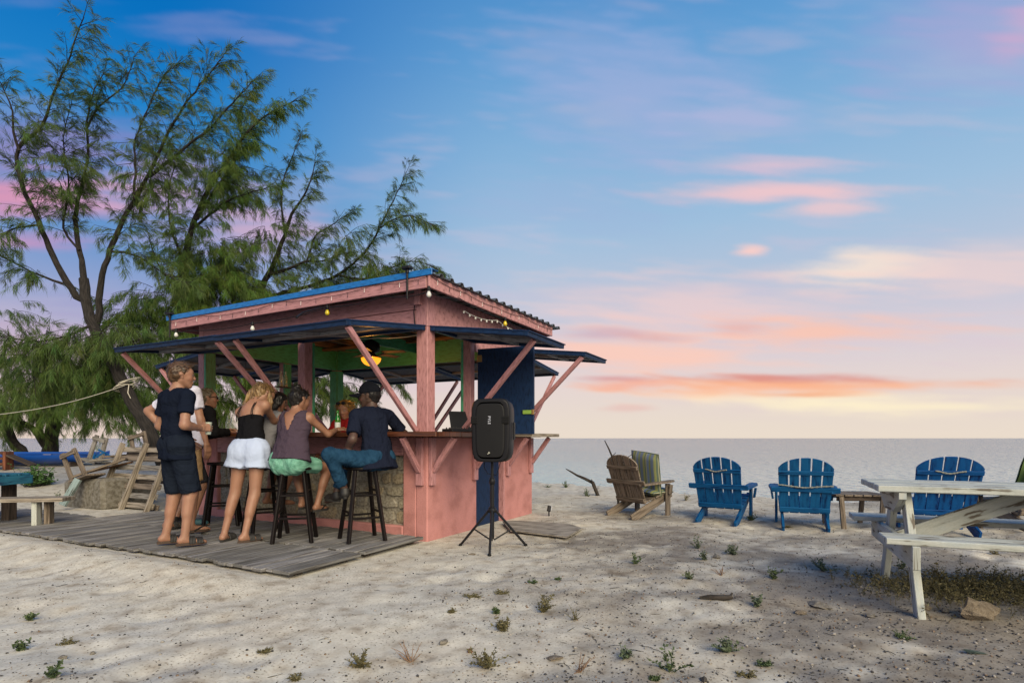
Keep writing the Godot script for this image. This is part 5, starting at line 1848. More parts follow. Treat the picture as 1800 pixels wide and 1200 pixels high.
	cb.tube([Vector3(0.13, 0.02, 0.02), Vector3(0.2, 0.012, 0.06), Vector3(0.27, 0.02, 0.0), Vector3(0.33, 0.01, -0.05)], [0.005], 5)
	put("cable", cb, M["cable"], mx)
	for e in [[-0.98, 0.28, "green", "green beer bottle held on the counter by the seated woman's hand"]]:
		bottle(kp(e[0], cty, e[1]), "beer_bottle", e[3], M["green_glass"], true)
	bottle(kp(-3.05, cty, 0.02), "clear_bottle", "clear glass bottle on the counter by the man in black's hands", M["clear_glass"], false)
	bottle(kp(-3.2, cty, -0.02), "clear_bottle", "clear bottle farther left on the counter, before the dark sleeve", M["clear_glass"], false)
	# two bottles hanging at the left window
	for i in 2:
		bottle(KX * Vector3(-BL + 0.17, 1.86, -1.22 - i * 0.085), "hanging_bottle", ["nearer of two empty bottles hung by the green post", "farther of two empty bottles hung by the green post"][i], M["clear_glass"], false)
	var sh := MB.new()
	sh.box(Transform3D(Basis(), Vector3(-BL + 0.17, 1.852, -1.25)), Vector3(0.10, 0.015, 0.24), 0.003)
	sh.box(Transform3D(Basis(), Vector3(-BL + 0.14, 1.96, -1.36)), Vector3(0.02, 0.24, 0.02), 0.003)
	var sho := put("bottle_shelf", sh, M["dark_wood"])
	sho.transform = KX
	tag(sho, "little dark shelf on the green post carrying two bottles", "shelf")
	# cup of paper straws, yellow ornament, switch box
	var cup := MB.new()
	cup.lathe([Vector2(0.0, 0.0), Vector2(0.045, 0.0), Vector2(0.058, 0.2), Vector2(0.054, 0.2), Vector2(0.042, 0.01), Vector2(0.0, 0.01)], Transform3D(Basis(), kp(-1.95, cty + 0.11, -0.9)), 16)
	tag(put("paper_cup", cup, M["paper"]), "tall beige paper cup standing behind the dark-haired women's heads", "cup")
	get_child(get_child_count() - 1).position.y -= 0.0
	var tray := boxmb(Vector3(0, 0, 0), Vector3(0.3, 0.11, 0.2), 0.01)
	var tro := put("wooden_box", tray, M["dark_wood"])
	tro.transform = KX * Transform3D(Basis(), Vector3(-1.95, cty + 0.055, -0.9))
	tag(tro, "dark wooden box under the beige cup behind the counter", "box")
	var shelf := boxmb(Vector3.ZERO, Vector3(0.8, cty - 0.02, 0.35), 0.01)
	var she := put("back_shelf", shelf, M["dark_wood"])
	she.transform = KX * Transform3D(Basis(), Vector3(-1.95, (cty - 0.02) / 2, -0.9))
	tag(she, "dark low cabinet standing inside the bar behind the women", "cabinet")
	var bird := thing("yellow_ornament", "small yellow hanging ornament at the left window of the bar", "ornament", Transform3D(Basis(), kp(-BL + 0.15, 1.40, -0.62)))
	put("body", one(func(b: MB) -> void:
		b.lathe([Vector2(0.0, -0.13), Vector2(0.03, -0.11), Vector2(0.055, -0.06), Vector2(0.05, 0.0), Vector2(0.02, 0.05), Vector2(0.0, 0.06)], Transform3D(), 12)), M["yellow_thing"], bird)
	put("tassel", one(func(b: MB) -> void:
		b.tube([Vector3(0, -0.12, 0), Vector3(0.01, -0.3, 0)], [0.012, 0.004], 6)), M["yellow_thing"], bird)
	put("string", one(func(b: MB) -> void:
		b.tube([Vector3(0, 0.05, 0), Vector3(0, 0.85, 0)], [0.002], 4)), M["cable"], bird)
	var sb := thing("switch_box", "small black electrical box on the far back post, seen past the corner post", "switch box", KX * Transform3D(Basis(), Vector3(-1.75, 1.42, -BD + 0.13)))
	put("case", boxmb(Vector3.ZERO, Vector3(0.07, 0.13, 0.05), 0.004), M["black_plastic"], sb)
	put("plate", boxmb(Vector3(0, 0, 0.027), Vector3(0.045, 0.09, 0.006), 0.002), M["black_rubber"], sb)
	# --- loudspeaker on its tripod
	var sp := Vector3(-0.195, gh(-0.2, -5.6), -5.6)
	var stand := thing("tripod_stand", "black tripod speaker stand on the sand in front of the navy door", "stand", turned(sp, 0))
	put("pole", one(func(b: MB) -> void:
		b.tube([Vector3(0, 0.10, 0), Vector3(0, 0.66, 0)], [0.020], 12)), M["black_metal"], stand)
	put("inner_pole", one(func(b: MB) -> void:
		b.tube([Vector3(0, 0.66, 0), Vector3(0, 0.88, 0)], [0.015], 12)), M["black_metal"], stand)
	put("collar", one(func(b: MB) -> void:
		b.lathe([Vector2(0.0, 0.36), Vector2(0.035, 0.36), Vector2(0.04, 0.38), Vector2(0.035, 0.41), Vector2(0.0, 0.41)], Transform3D(), 12)), M["black_plastic"], stand)
	put("collar", one(func(b: MB) -> void:
		b.lathe([Vector2(0.0, 0.64), Vector2(0.028, 0.64), Vector2(0.03, 0.67), Vector2(0.024, 0.7), Vector2(0.0, 0.7)], Transform3D(), 12)), M["black_plastic"], stand)
	for adeg in [92.0, 205.0, -22.0]:
		var a := deg_to_rad(adeg)
		var d := Vector3(cos(a), 0, sin(a))
		var foot := d * 0.36
		foot.y = gh(sp.x + foot.x, sp.z + foot.z) - sp.y + 0.01
		put("leg", one(func(b: MB) -> void:
			b.tube([d * 0.03 + Vector3.UP * 0.385, foot], [0.0125], 10)), M["black_metal"], stand)
		put("leg_brace", one(func(b: MB) -> void:
			b.tube([d * 0.02 + Vector3.UP * 0.09, d * 0.205 + Vector3.UP * 0.185], [0.008], 8)), M["black_metal"], stand)
		put("rubber_foot", one(func(b: MB) -> void:
			b.ball(Transform3D(Basis().scaled(Vector3(0.018, 0.018, 0.018)), foot), 6, 8)), M["black_rubber"], stand)
	var spk := thing("loudspeaker", "black plastic loudspeaker with white lettering on a tripod in front of the bar", "loudspeaker", turned(sp + Vector3(0.02, 0.86, 0), -18))
	# the cabinet: a rounded outline, wider at the top, drawn back towards the rear
	var outline := func(k: float, w: float, h0: float, h1: float) -> Array:
		var r := []
		for i in 40:
			var a := TAU * i / 40
			var x := cos(a)
			var y := sin(a)
			var q := pow(pow(absf(x), 6) + pow(absf(y), 6), 1.0 / 6.0)
			x /= q
			y /= q
			var wid := w * (1.0 - 0.05 * (0.5 - y * 0.5))
			r.append(Vector3(x * wid * k, lerpf(h0, h1, y * 0.5 + 0.5) + (1.0 - k) * -0.0, 0))
		return r
	var loft := func(b: MB, rings: Array) -> void:
		var f := b.v.size()
		for rg: Array in rings:
			for p: Vector3 in rg:
				b.vert(p, Vector3.UP, Vector2(p.x, p.y))
		for i in rings.size() - 1:
			for j in 40:
				var a := f + i * 40 + j
				var c := f + i * 40 + (j + 1) % 40
				b.ix.append_array([a, c, a + 40, c, c + 40, a + 40])
	var shift := func(rg: Array, z: float) -> Array:
		var r := []
		for p: Vector3 in rg:
			r.append(Vector3(p.x, p.y, z))
		return r
	var cab := MB.new()
	var rings := []
	for e in [[0.9, 0.165, 0.03, 0.58, 0.118], [1.0, 0.185, 0.012, 0.60, 0.122], [1.0, 0.2, 0.0, 0.615, 0.11], [1.0, 0.2, 0.0, 0.615, 0.05], [1.0, 0.19, 0.008, 0.60, -0.06], [1.0, 0.15, 0.02, 0.56, -0.16], [1.0, 0.12, 0.04, 0.54, -0.175], [0.01, 0.1, 0.28, 0.3, -0.175]]:
		rings.append(shift.call(outline.call(e[0], e[1], e[2], e[3]), e[4]))
	loft.call(cab, rings)
	cab.smooth()
	put("cabinet", cab, M["black_plastic"], spk)
	var gr := MB.new()
	loft.call(gr, [shift.call(outline.call(1.0, 0.150, 0.045, 0.566), 0.117), shift.call(outline.call(1.0, 0.150, 0.045, 0.566), 0.126), shift.call(outline.call(0.9, 0.15, 0.05, 0.56), 0.131), shift.call(outline.call(0.01, 0.15, 0.3, 0.31), 0.133)])
	gr.smooth()
	put("grille", gr, M["speaker_mesh"], spk)
	for s in [-1, 1]:
		put("grip_slot", boxmb(Vector3(s * 0.158, 0.405, 0.125), Vector3(0.075, 0.075, 0.02), 0.008), M["black_rubber"], spk)
		for i in 3:
			put("grip_rib", boxmb(Vector3(s * 0.160, 0.385 + i * 0.02, 0.136), Vector3(0.07, 0.006, 0.006), 0.002), M["black_plastic"], spk)
		put("side_handle", boxmb(Vector3(s * 0.203, 0.30, -0.01), Vector3(0.014, 0.17, 0.03), 0.004), M["black_metal"], spk)
	var tm := put_shared("lettering", text_mesh("PYLE", 0.036, 0.002, M["print_white"]), Transform3D(Basis(Vector3.BACK, -PI / 2), Vector3(-0.003, 0.405, 0.1345)), spk)
	tm.set_meta("label", "white upright lettering on the grille")
	put("badge", boxmb(Vector3(-0.012, 0.085, 0.133), Vector3(0.042, 0.036, 0.004), 0.003), M["black_rubber"], spk)
	put_shared("badge_mark", text_mesh("P", 0.034, 0.002, M["print_grey"]), Transform3D(Basis(Vector3.BACK, -0.35), Vector3(-0.006, 0.086, 0.136)), spk)
	put_shared("badge_mark", text_mesh("-", 0.034, 0.002, M["print_grey"]), Transform3D(Basis(Vector3.BACK, 0.5), Vector3(-0.020, 0.083, 0.136)), spk)
	var spc := MB.new()
	spc.tube([Vector3(-0.11, 0.03, -0.05), Vector3(-0.115, -0.05, -0.02), Vector3(-0.07, -0.12, 0.0), Vector3(0.03, -0.13, 0.02), Vector3(0.05, -0.06, 0.0), Vector3(0.055, 0.02, -0.04)], [0.004], 5)
	put("cable", spc, M["cable"], spk)
	# --- path light and plywood sheet
	var pl := thing("path_light", "small black solar path light staked in the sand behind the hut's corner", "path light", on_ground(0.51, 7.85, 20))
	put("stake", one(func(b: MB) -> void:
		b.tube([Vector3(0, -0.05, 0), Vector3(0, 0.10, 0)], [0.010], 8)), M["black_metal"], pl)
	put("head", one(func(b: MB) -> void:
		b.board(Vector3(-0.005, 0.075, 0.0), Vector3(0.02, 0.15, -0.02), 0.05, 0.035, Vector3.RIGHT, 0.006)), M["black_plastic"], pl)
	put("lens", one(func(b: MB) -> void:
		b.board(Vector3(0.022, 0.09, -0.012), Vector3(0.044, 0.148, -0.03), 0.042, 0.006, Vector3.RIGHT, 0.002)), M["print_white"], pl)
	var poly := PackedVector2Array([Vector2(-0.12, -7.12), Vector2(0.10, -7.15), Vector2(0.69, -6.9), Vector2(0.81, -6.56), Vector2(0.576, -5.98), Vector2(-0.02, -6.42)])
	var pw := MB.new()
	var flip := PackedVector2Array()
	for p in poly:
		flip.append(Vector2(p.x, -p.y))
	pw.prism(flip, 0.014, Transform3D(Basis(Vector3.RIGHT, Vector3.FORWARD, Vector3.UP), Vector3(0, 0.028, 0)))
	tag(put("plywood_sheet", pw, M["plywood"]), "grey weathered plywood sheet lying on the sand right of the navy door", "plywood sheet")


func bottle(p: Vector3, called: String, label: String, m: Material, paper: bool) -> void:
	var t := thing(called, label, "bottle", Transform3D(Basis(), p))
	put("glass", one(func(b: MB) -> void:
		b.lathe([Vector2(0.0, 0.0), Vector2(0.029, 0.0), Vector2(0.0305, 0.006), Vector2(0.0305, 0.125), Vector2(0.026, 0.15), Vector2(0.014, 0.185), Vector2(0.0125, 0.22), Vector2(0.0145, 0.224), Vector2(0.0145, 0.235), Vector2(0.0, 0.235)], Transform3D(), 16)), m, t)
	if paper:
		put("paper_label", one(func(b: MB) -> void:
			b.lathe([Vector2(0.0309, 0.045), Vector2(0.0311, 0.046), Vector2(0.0311, 0.105), Vector2(0.0309, 0.106)], Transform3D(), 16)), M["label_white"], t)
	else:
		put("beer", one(func(b: MB) -> void:
			b.lathe([Vector2(0.0, 0.004), Vector2(0.027, 0.004), Vector2(0.028, 0.03), Vector2(0.0, 0.03)], Transform3D(), 12)), M["beer"], t)


# ------------------------------------------------------------------ small things on the sand
var wr := RandomNumberGenerator.new()


# a low plant: "mat" creeps, "upright" stands, "dry" is bare brown twigs, "tuft" is grassy
func weed_mesh(t: Node3D, kind: String, size: float, m: String) -> void:
	var st := MB.new()
	var lv := MB.new()
	var n: int = {"mat": 16, "upright": 7, "dry": 12, "tuft": 12, "bush": 16}[kind]
	for i in n:
		var a := wr.randf() * TAU
		var e: float = {"mat": wr.randf_range(0.05, 0.45), "upright": wr.randf_range(0.8, 1.45), "dry": wr.randf_range(0.3, 1.2), "tuft": wr.randf_range(0.6, 1.4), "bush": wr.randf_range(0.2, 1.4)}[kind]
		var dir := Vector3(cos(a) * cos(e), sin(e), sin(a) * cos(e))
		var L := size * wr.randf_range(0.5, 1.1) * (0.5 if kind == "mat" else 1.0)
		var p0 := Vector3(wr.randf_range(-0.12, 0.12), 0, wr.randf_range(-0.12, 0.12)) * size
		var pts := [p0]
		var d := dir
		for k in 4:
			d = (d + Vector3(wr.randf_range(-0.3, 0.3), wr.randf_range(-0.2, 0.25), wr.randf_range(-0.3, 0.3))).normalized()
			pts.append(pts[k] + d * L / 4)
		st.tube(pts, [0.0022, 0.002, 0.0018, 0.0014, 0.001], 4, false)
		var leaves: int = {"mat": 16, "upright": 16, "dry": 3, "tuft": 4, "bush": 20}[kind]
		for q in leaves:
			var f := wr.randf_range(0.1, 4.0)
			var k := mini(int(f), 3)
			var p: Vector3 = pts[k].lerp(pts[k + 1], f - k)
			var dl := Vector3(wr.randfn(), wr.randf_range(-0.1, 1.0), wr.randfn()).normalized()
			leaf(lv, p, dl, {"mat": wr.randf_range(0.008, 0.016), "upright": wr.randf_range(0.014, 0.028), "dry": wr.randf_range(0.006, 0.012), "tuft": wr.randf_range(0.02, 0.04), "bush": wr.randf_range(0.012, 0.024)}[kind], 0.35 if kind == "tuft" else 0.5, wr)
	put("stems", st, M[m], t).set_meta("kind", "stuff")
	put("leaves", lv, M[m], t).set_meta("kind", "stuff")


func ray_ground(px: float, py: float) -> Vector3:
	var d := CAM_H * 1000.0 / (py - 770.0)
	for i in 6:
		var x := (px - 900.0) / 1000.0 * d
		d = (CAM_H - gh(x, -d)) * 1000.0 / (py - 770.0)
	var xx := (px - 900.0) / 1000.0 * d
	return Vector3(xx, gh(xx, -d), -d)


func rock_mesh(size: Vector3, sd: int, rough := 0.22) -> MB:
	var f := FastNoiseLite.new()
	f.seed = sd
	f.frequency = 0.9
	f.fractal_octaves = 3
	var b := MB.new()
	b.ball(Transform3D(), 8, 12)
	for i in b.v.size():
		var p := b.v[i]
		var k := 1.0 + f.get_noise_3dv(p * 1.3) * rough * 3.0
		# flat facets
		for c in 9:
			var dir := Vector3(sin(c * 2.4 + sd), cos(c * 1.7 + sd * 2.0), sin(c * 3.1 + sd * 0.7)).normalized()
			var h := p.dot(dir) * k
			if h > 0.62:
				k *= 0.62 / h
		b.v[i] = p * k * size
	b.smooth()
	# flat facets: every triangle its own corners
	var o := MB.new()
	for i in range(0, b.ix.size(), 3):
		var q := [b.v[b.ix[i]], b.v[b.ix[i + 1]], b.v[b.ix[i + 2]]]
		if (q[1] - q[0]).cross(q[2] - q[0]).length() > 1e-9:
			o.face(q, q[0] + q[1] + q[2])
	for i in o.n.size():
		o.n[i] = (o.n[i] * 0.6 + b.n[b.ix[mini(i, b.ix.size() - 1)]] * 0.0 + o.n[i] * 0.4).normalized()
	return o


func build_ground_details() -> void:
	wr.seed = 5
	mat("latch_dull", lin(0.05, 0.07, 0.05), 0.8)
	# px, py, kind, size, material, where it is
	var weeds := [
		[53, 1090, "upright", 0.05, "weed", "tiny green sprout low at the photo's left edge, above the dark weed mat"],
		[120, 1131, "mat", 0.10, "weed_dry", "flat dark olive weed mat on pale sand at lower left"],
		[37, 1143, "upright", 0.05, "weed", "tiny green sprout at lower left, just left of the flat dark mat"],
		[93, 1191, "upright", 0.07, "weed", "green sprout cut by the bottom edge at lower left"],
		[465, 1146, "mat", 0.09, "weed_dry", "flat olive weed mat on bare sand below the deck's front"],
		[520, 1194, "mat", 0.09, "weed_dry", "olive weed clump cut by the bottom edge, left of the round grassy clump"],
		[633, 1172, "bush", 0.09, "weed_dry", "round olive grassy clump near the bottom edge, left of the reddish dry twigs"],
		[723, 1162, "dry", 0.11, "weed_red", "reddish dry twiggy weed near the bottom edge, left of the bushy green one"],
		[857, 1173, "bush", 0.11, "weed_dry", "wide bushy green weed near the bottom edge, in the middle of the photo"],
		[1010, 1089, "dry", 0.09, "weed_dry", "dry brown twiggy weed right of the large grassy clump"],
		[1018, 1180, "dry", 0.09, "weed_red", "low brown twiggy weed near the bottom edge, right of the bushy one"],
		[833, 1049, "mat", 0.12, "weed_dry", "flat green weed mat, left one of a pair in the middle of the sand"],
		[883, 1044, "mat", 0.12, "weed_dry", "flat green weed mat, right one of a pair in the middle of the sand"],
		[935, 1025, "mat", 0.10, "weed", "spreading weed just above right of the pair of flat mats"],
		[980, 1019, "mat", 0.06, "weed", "tiny weed right of the spreading one, beyond the pair of mats"],
		[955, 1075, "bush", 0.13, "weed_dry", "large grassy green clump in the middle foreground sand"],
		[875, 1080, "upright", 0.05, "weed", "small bright green sprout left of the large grassy clump"],
		[882, 1108, "bush", 0.09, "weed_dry", "olive clump just below the small bright sprout"],
		[793, 1076, "mat", 0.06, "weed_dry", "tiny flat weed left of the small bright sprout"],
		[1117, 991, "upright", 0.10, "weed", "bright green sprout alone on the sand right of the plywood sheet"],
		[1100, 1156, "upright", 0.08, "weed_grey", "blue-green sprout near the bottom edge left of the tall thin one"],
		[1180, 1180, "upright", 0.15, "weed", "tall thin sprout near the bottom edge right of the photo's middle"],
		[1150, 1194, "mat", 0.06, "weed", "small flat weed at the bottom edge beside the tall thin sprout"],
		[1227, 964, "upright", 0.12, "weed_grey", "thin grey-green sprout between the brown chair and left blue chair, upper left of a trio"],
		[1290, 974, "bush", 0.10, "weed_grey", "grey-green tuft on the sand in front of the left blue chair"],
		[1240, 984, "upright", 0.08, "weed_grey", "grey-green sprout beside a pale stone in front of the left blue chair"],
		[1213, 1018, "upright", 0.06, "weed_grey", "small sprout left of the dry twig, above the dark driftwood"],
		[1363, 1019, "upright", 0.13, "weed", "dark green upright sprout in front of the middle blue chair"],
		[1448, 1003, "bush", 0.13, "weed_grey", "broad green bushy weed on the sand left of the picnic table's legs"],
		[1330, 1067, "upright", 0.08, "weed_grey", "green sprout just right of the dark driftwood"],
		[1278, 1145, "bush", 0.09, "weed_grey", "blue-green bushy sprout at lower right, alone below the driftwood"],
		[1268, 1010, "dry", 0.09, "weed_red", "dry brown twig above the dark driftwood"],
		[1347, 1170, "mat", 0.08, "weed", "flat green weed on dirt near the bottom edge at lower right"],
		[1310, 1188, "mat", 0.10, "weed_dry", "flat olive weed mat at the bottom edge left of the flat green one"],
		[1587, 1120, "mat", 0.12, "weed", "flat bright green weed on dark dirt below the picnic table's leg"],
		[1321, 914, "bush", 0.10, "weed", "low green weed at the right foot of the left blue chair"],
		[1385, 925, "mat", 0.12, "weed_dry", "dry low weed under the middle blue chair"],
		[1032, 872, "bush", 0.17, "weed", "spreading green weed on the dune left of the brown chair"],
		[995, 857, "bush", 0.15, "weed", "small green shrub on the dune crest left of the slanting branch"],
		[962, 856, "mat", 0.30, "weed", "low green weed on the dune crest right beside the hut"],
		[1048, 862, "dry", 0.22, "weed_dry", "dry twiggy plant on the dune crest by the slanting branch"],
		[1206, 880, "upright", 0.12, "weed_dry", "thin sprout on the dune crest left of the left blue chair"],
		[100, 878, "upright", 0.16, "weed", "green weed growing at the foot of the concrete block"],
		[132, 888, "bush", 0.13, "weed", "low green weed beside the pale leaning leg"]]
	for w in weeds:
		var p := ray_ground(w[0], w[1])
		var t := thing("weed", w[5], "weed", turned(p, wr.randf() * 360.0), "weeds scattered over the sand")
		weed_mesh(t, w[2], w[3], w[4])
	# the weedy patch under the picnic table
	var ps := MB.new()
	for i in 1500:
		var x := 3.25 + wr.randfn() * 0.42
		var d := 3.92 + wr.randfn() * 0.24 - (x - 3.2) * 0.18
		if x < 2.35:
			continue
		var p := Vector3(x, gh(x, -d), -d)
		var tall := wr.randf_range(0.03, 0.10)
		var tip := p + Vector3(wr.randf_range(-0.04, 0.04), tall, wr.randf_range(-0.04, 0.04))
		ps.tint = Color(1, 1, 1) * wr.randf_range(0.6, 1.2)
		ps.tube([p, p.lerp(tip, 0.5) + Vector3(0.004, 0, 0), tip], [0.002, 0.0016, 0.0008], 3, false)
		for k in 7:
			leaf(ps, p.lerp(tip, wr.randf_range(0.15, 1.0)), Vector3(wr.randfn(), wr.randf_range(0, 1), wr.randfn()).normalized(), wr.randf_range(0.01, 0.026), 0.45, wr)
	tag(put("weed_patch", ps, M["weed_dry"]), "dense olive weeds growing in the dirt under the white picnic table", "weeds", "", "stuff")
	for w in [[1650, 1030, 0.16, "bush", "weed_dry", "taller olive weed right of the picnic table's near leg"], [1700, 1022, 0.20, "upright", "weed_dry", "tall yellowish sprout in the weeds behind the big tan rock"], [1775, 1035, 0.15, "bush", "weed_dry", "bushy olive weed at the right edge behind the big tan rock"], [1585, 1000, 0.10, "upright", "weed", "small sprout between the picnic table's two near legs"], [1752, 975, 0.14, "upright", "weed_dry", "thin reddish sprout seen under the near bench of the picnic table"]]:
		var t := thing("weed", w[5], "weed", turned(ray_ground(w[0], w[1]), wr.randf() * 360.0), "weeds scattered over the sand")
		weed_mesh(t, w[3], w[2], w[4])
	# rocks
	var rocks := [
		[1722, 1086, Vector3(0.15, 0.075, 0.10), "rock", "big wedge-shaped tan rock in the weeds below the picnic table"],
		[1627, 1072, Vector3(0.045, 0.032, 0.04), "rock", "brownish rock close beside the picnic table's near leg"],
		[1662, 1076, Vector3(0.032, 0.026, 0.03), "rock_grey", "rounded pale rock between the table leg and the big tan rock"],
		[1788, 1062, Vector3(0.03, 0.018, 0.03), "rock_grey", "small pale rock at the right edge above the big tan rock"],
		[1440, 1063, Vector3(0.09, 0.022, 0.07), "rock_grey", "flat whitish slab of rock in the dirt at lower right"],
		[1408, 1078, Vector3(0.05, 0.018, 0.045), "rock", "flat tan rock just below left of the whitish slab"],
		[1528, 1083, Vector3(0.05, 0.014, 0.03), "rock_grey", "long narrow white stone in the dirt left of the table leg"],
		[1260, 981, Vector3(0.045, 0.022, 0.04), "rock_grey", "pale stone on the sand in front of the left blue chair"],
		[780, 1131, Vector3(0.035, 0.018, 0.03), "rock_grey", "grey flat stone on the sand near the bottom middle"],
		[826, 1146, Vector3(0.022, 0.014, 0.018), "red_wood", "dark red-brown fragment right of the grey flat stone"],
		[830, 975, Vector3(0.05, 0.014, 0.03), "rock", "flat tan stone on the sand by the tripod's front foot"],
		[110, 1157, Vector3(0.022, 0.014, 0.02), "rock_grey", "small dark stone on the sand at lower left"],
		[162, 1150, Vector3(0.018, 0.013, 0.018), "rock_grey", "smaller dark stone right of the other one at lower left"],
		[1238, 1196, Vector3(0.03, 0.014, 0.02), "driftwood", "black charred lump at the bottom edge right of the tall thin sprout"],
		[1714, 1147, Vector3(0.055, 0.008, 0.03), "latch_dull", "flat dull green fragment in the dirt at lower right"],
		[975, 1158, Vector3(0.055, 0.012, 0.03), "rock", "flat tan stone half sunk in the sand near the bottom middle"]]
	var i := 0
	for k in rocks:
		var p := ray_ground(k[0], k[1])
		var o := put("rock", rock_mesh(k[2], 3 + i), M[k[3]])
		o.position = p + Vector3(0, k[2].y * 0.45, 0)
		o.rotation.y = i * 1.3
		if i == 0:
			o.rotation.y = 0.25
		tag(o, k[4], "rock", "rocks and fragments on the ground")
		i += 1
	var dw := MB.new()
	var a := ray_ground(1230, 1053)
	var b := ray_ground(1287, 1057)
	dw.tube([a + Vector3(0, 0.012, 0), a.lerp(b, 0.35) + Vector3(0, 0.02, 0.0), a.lerp(b, 0.7) + Vector3(0, 0.02, 0.01), b + Vector3(0, 0.03, 0)], [0.008, 0.017, 0.021, 0.016], 8)
	dw.tube([a.lerp(b, 0.9) + Vector3(0, 0.02, 0), b + Vector3(0.01, 0.05, -0.02)], [0.012, 0.006], 6)
	tag(put("driftwood", dw, M["driftwood"]), "short dark piece of driftwood on the sand at lower right", "driftwood")
	# litter: dark crumbs, twigs and pebbles over the sand
	var crumb := rock_mesh(Vector3(1, 0.65, 0.8), 50, 0.3)
	var small := MB.new()
	small.ball(Transform3D(Basis().scaled(Vector3(1, 0.6, 0.8))), 4, 6)
	var groups := [["dark_crumbs", mat("crumb_dark", lin(0.045, 0.042, 0.042), 0.95), 9000, 0.0025, 0.009], ["pale_pebbles", mat("crumb_pale", lin(0.27, 0.25, 0.225), 0.95), 1500, 0.003, 0.012], ["brown_crumbs", mat("crumb_brown", lin(0.16, 0.11, 0.075), 0.95), 2200, 0.003, 0.009]]
	for gdef in groups:
		var list: Array[Transform3D] = []
		while list.size() < gdef[2]:
			var d := 2.2 + pow(wr.randf(), 1.5) * 8.0
			var x := wr.randf_range(-0.95, 0.95) * d
			var q := kinv * Vector3(x, 0, -d)
			if q.x > -6.6 and q.x < 0.06 and q.z > -2.7 and q.z < 1.95:
				continue
			var dirty := dirtiness(x, -d)
			if wr.randf() > 0.14 + dirty * 1.1 + 0.25 * gn.get_noise_2d(x * 2.0, d * 2.0 + 9.0):
				continue
			var s := lerpf(gdef[3], gdef[4], pow(wr.randf(), 3.0))
			list.append(Transform3D(Basis.from_euler(Vector3(wr.randf_range(-0.5, 0.5), wr.randf() * TAU, wr.randf_range(-0.5, 0.5))).scaled(Vector3.ONE * s), Vector3(x, gh(x, -d) + s * 0.3, -d)))
		scatter(gdef[0], small.mesh(gdef[1]), list, {"dark_crumbs": "dark crumbs and droppings strewn over the sand", "pale_pebbles": "pale pebbles and shell bits strewn over the dirt", "brown_crumbs": "brown bits of plant litter strewn over the sand"}[gdef[0]], "litter")
	var tw := MB.new()
	tw.tube([Vector3(-0.5, 0, 0), Vector3(-0.15, 0.03, 0.05), Vector3(0.2, 0.0, -0.02), Vector3(0.5, 0.05, 0.04)], [0.02, 0.025, 0.02, 0.012], 4, false)
	var tl: Array[Transform3D] = []
	while tl.size() < 420:
		var d := 2.2 + pow(wr.randf(), 1.4) * 7.0
		var x := wr.randf_range(-0.95, 0.95) * d
		var q := kinv * Vector3(x, 0, -d)
		if q.x > -6.6 and q.x < 0.06 and q.z > -2.7 and q.z < 1.95:
			continue
		if x < 0.2 and wr.randf() < 0.8:
			continue
		var s := wr.randf_range(0.02, 0.08)
		tl.append(Transform3D(Basis(Vector3.UP, wr.randf() * TAU).scaled(Vector3.ONE * s), Vector3(x, gh(x, -d) + 0.002, -d)))
	scatter("fallen_twigs", tw.mesh(M["driftwood"]), tl, "thin fallen pine twigs lying on the sand", "twigs")


func scatter(called: String, mesh: Mesh, list: Array[Transform3D], label: String, category: String) -> void:
	var mm := MultiMesh.new()
	mm.transform_format = MultiMesh.TRANSFORM_3D
	mm.mesh = mesh
	mm.instance_count = list.size()
	for i in list.size():
		mm.set_instance_transform(i, list[i])
	var o := MultiMeshInstance3D.new()
	o.name = numbered(called)
	o.multimesh = mm
	add_child(o)
	tag(o, label, category, "", "stuff")


# ------------------------------------------------------------------ people
# A bone is [a, b, radius a, radius b, side, widening along side, flat end at a, flat end at b, blend].
func bone(a: Vector3, b: Vector3, ra: float, rb: float, k := 0.03, side := Vector3.ZERO, wide := 1.0, fa := false, fb := false) -> Array:
	return [a, b, ra, rb, side, wide, fa, fb, k]


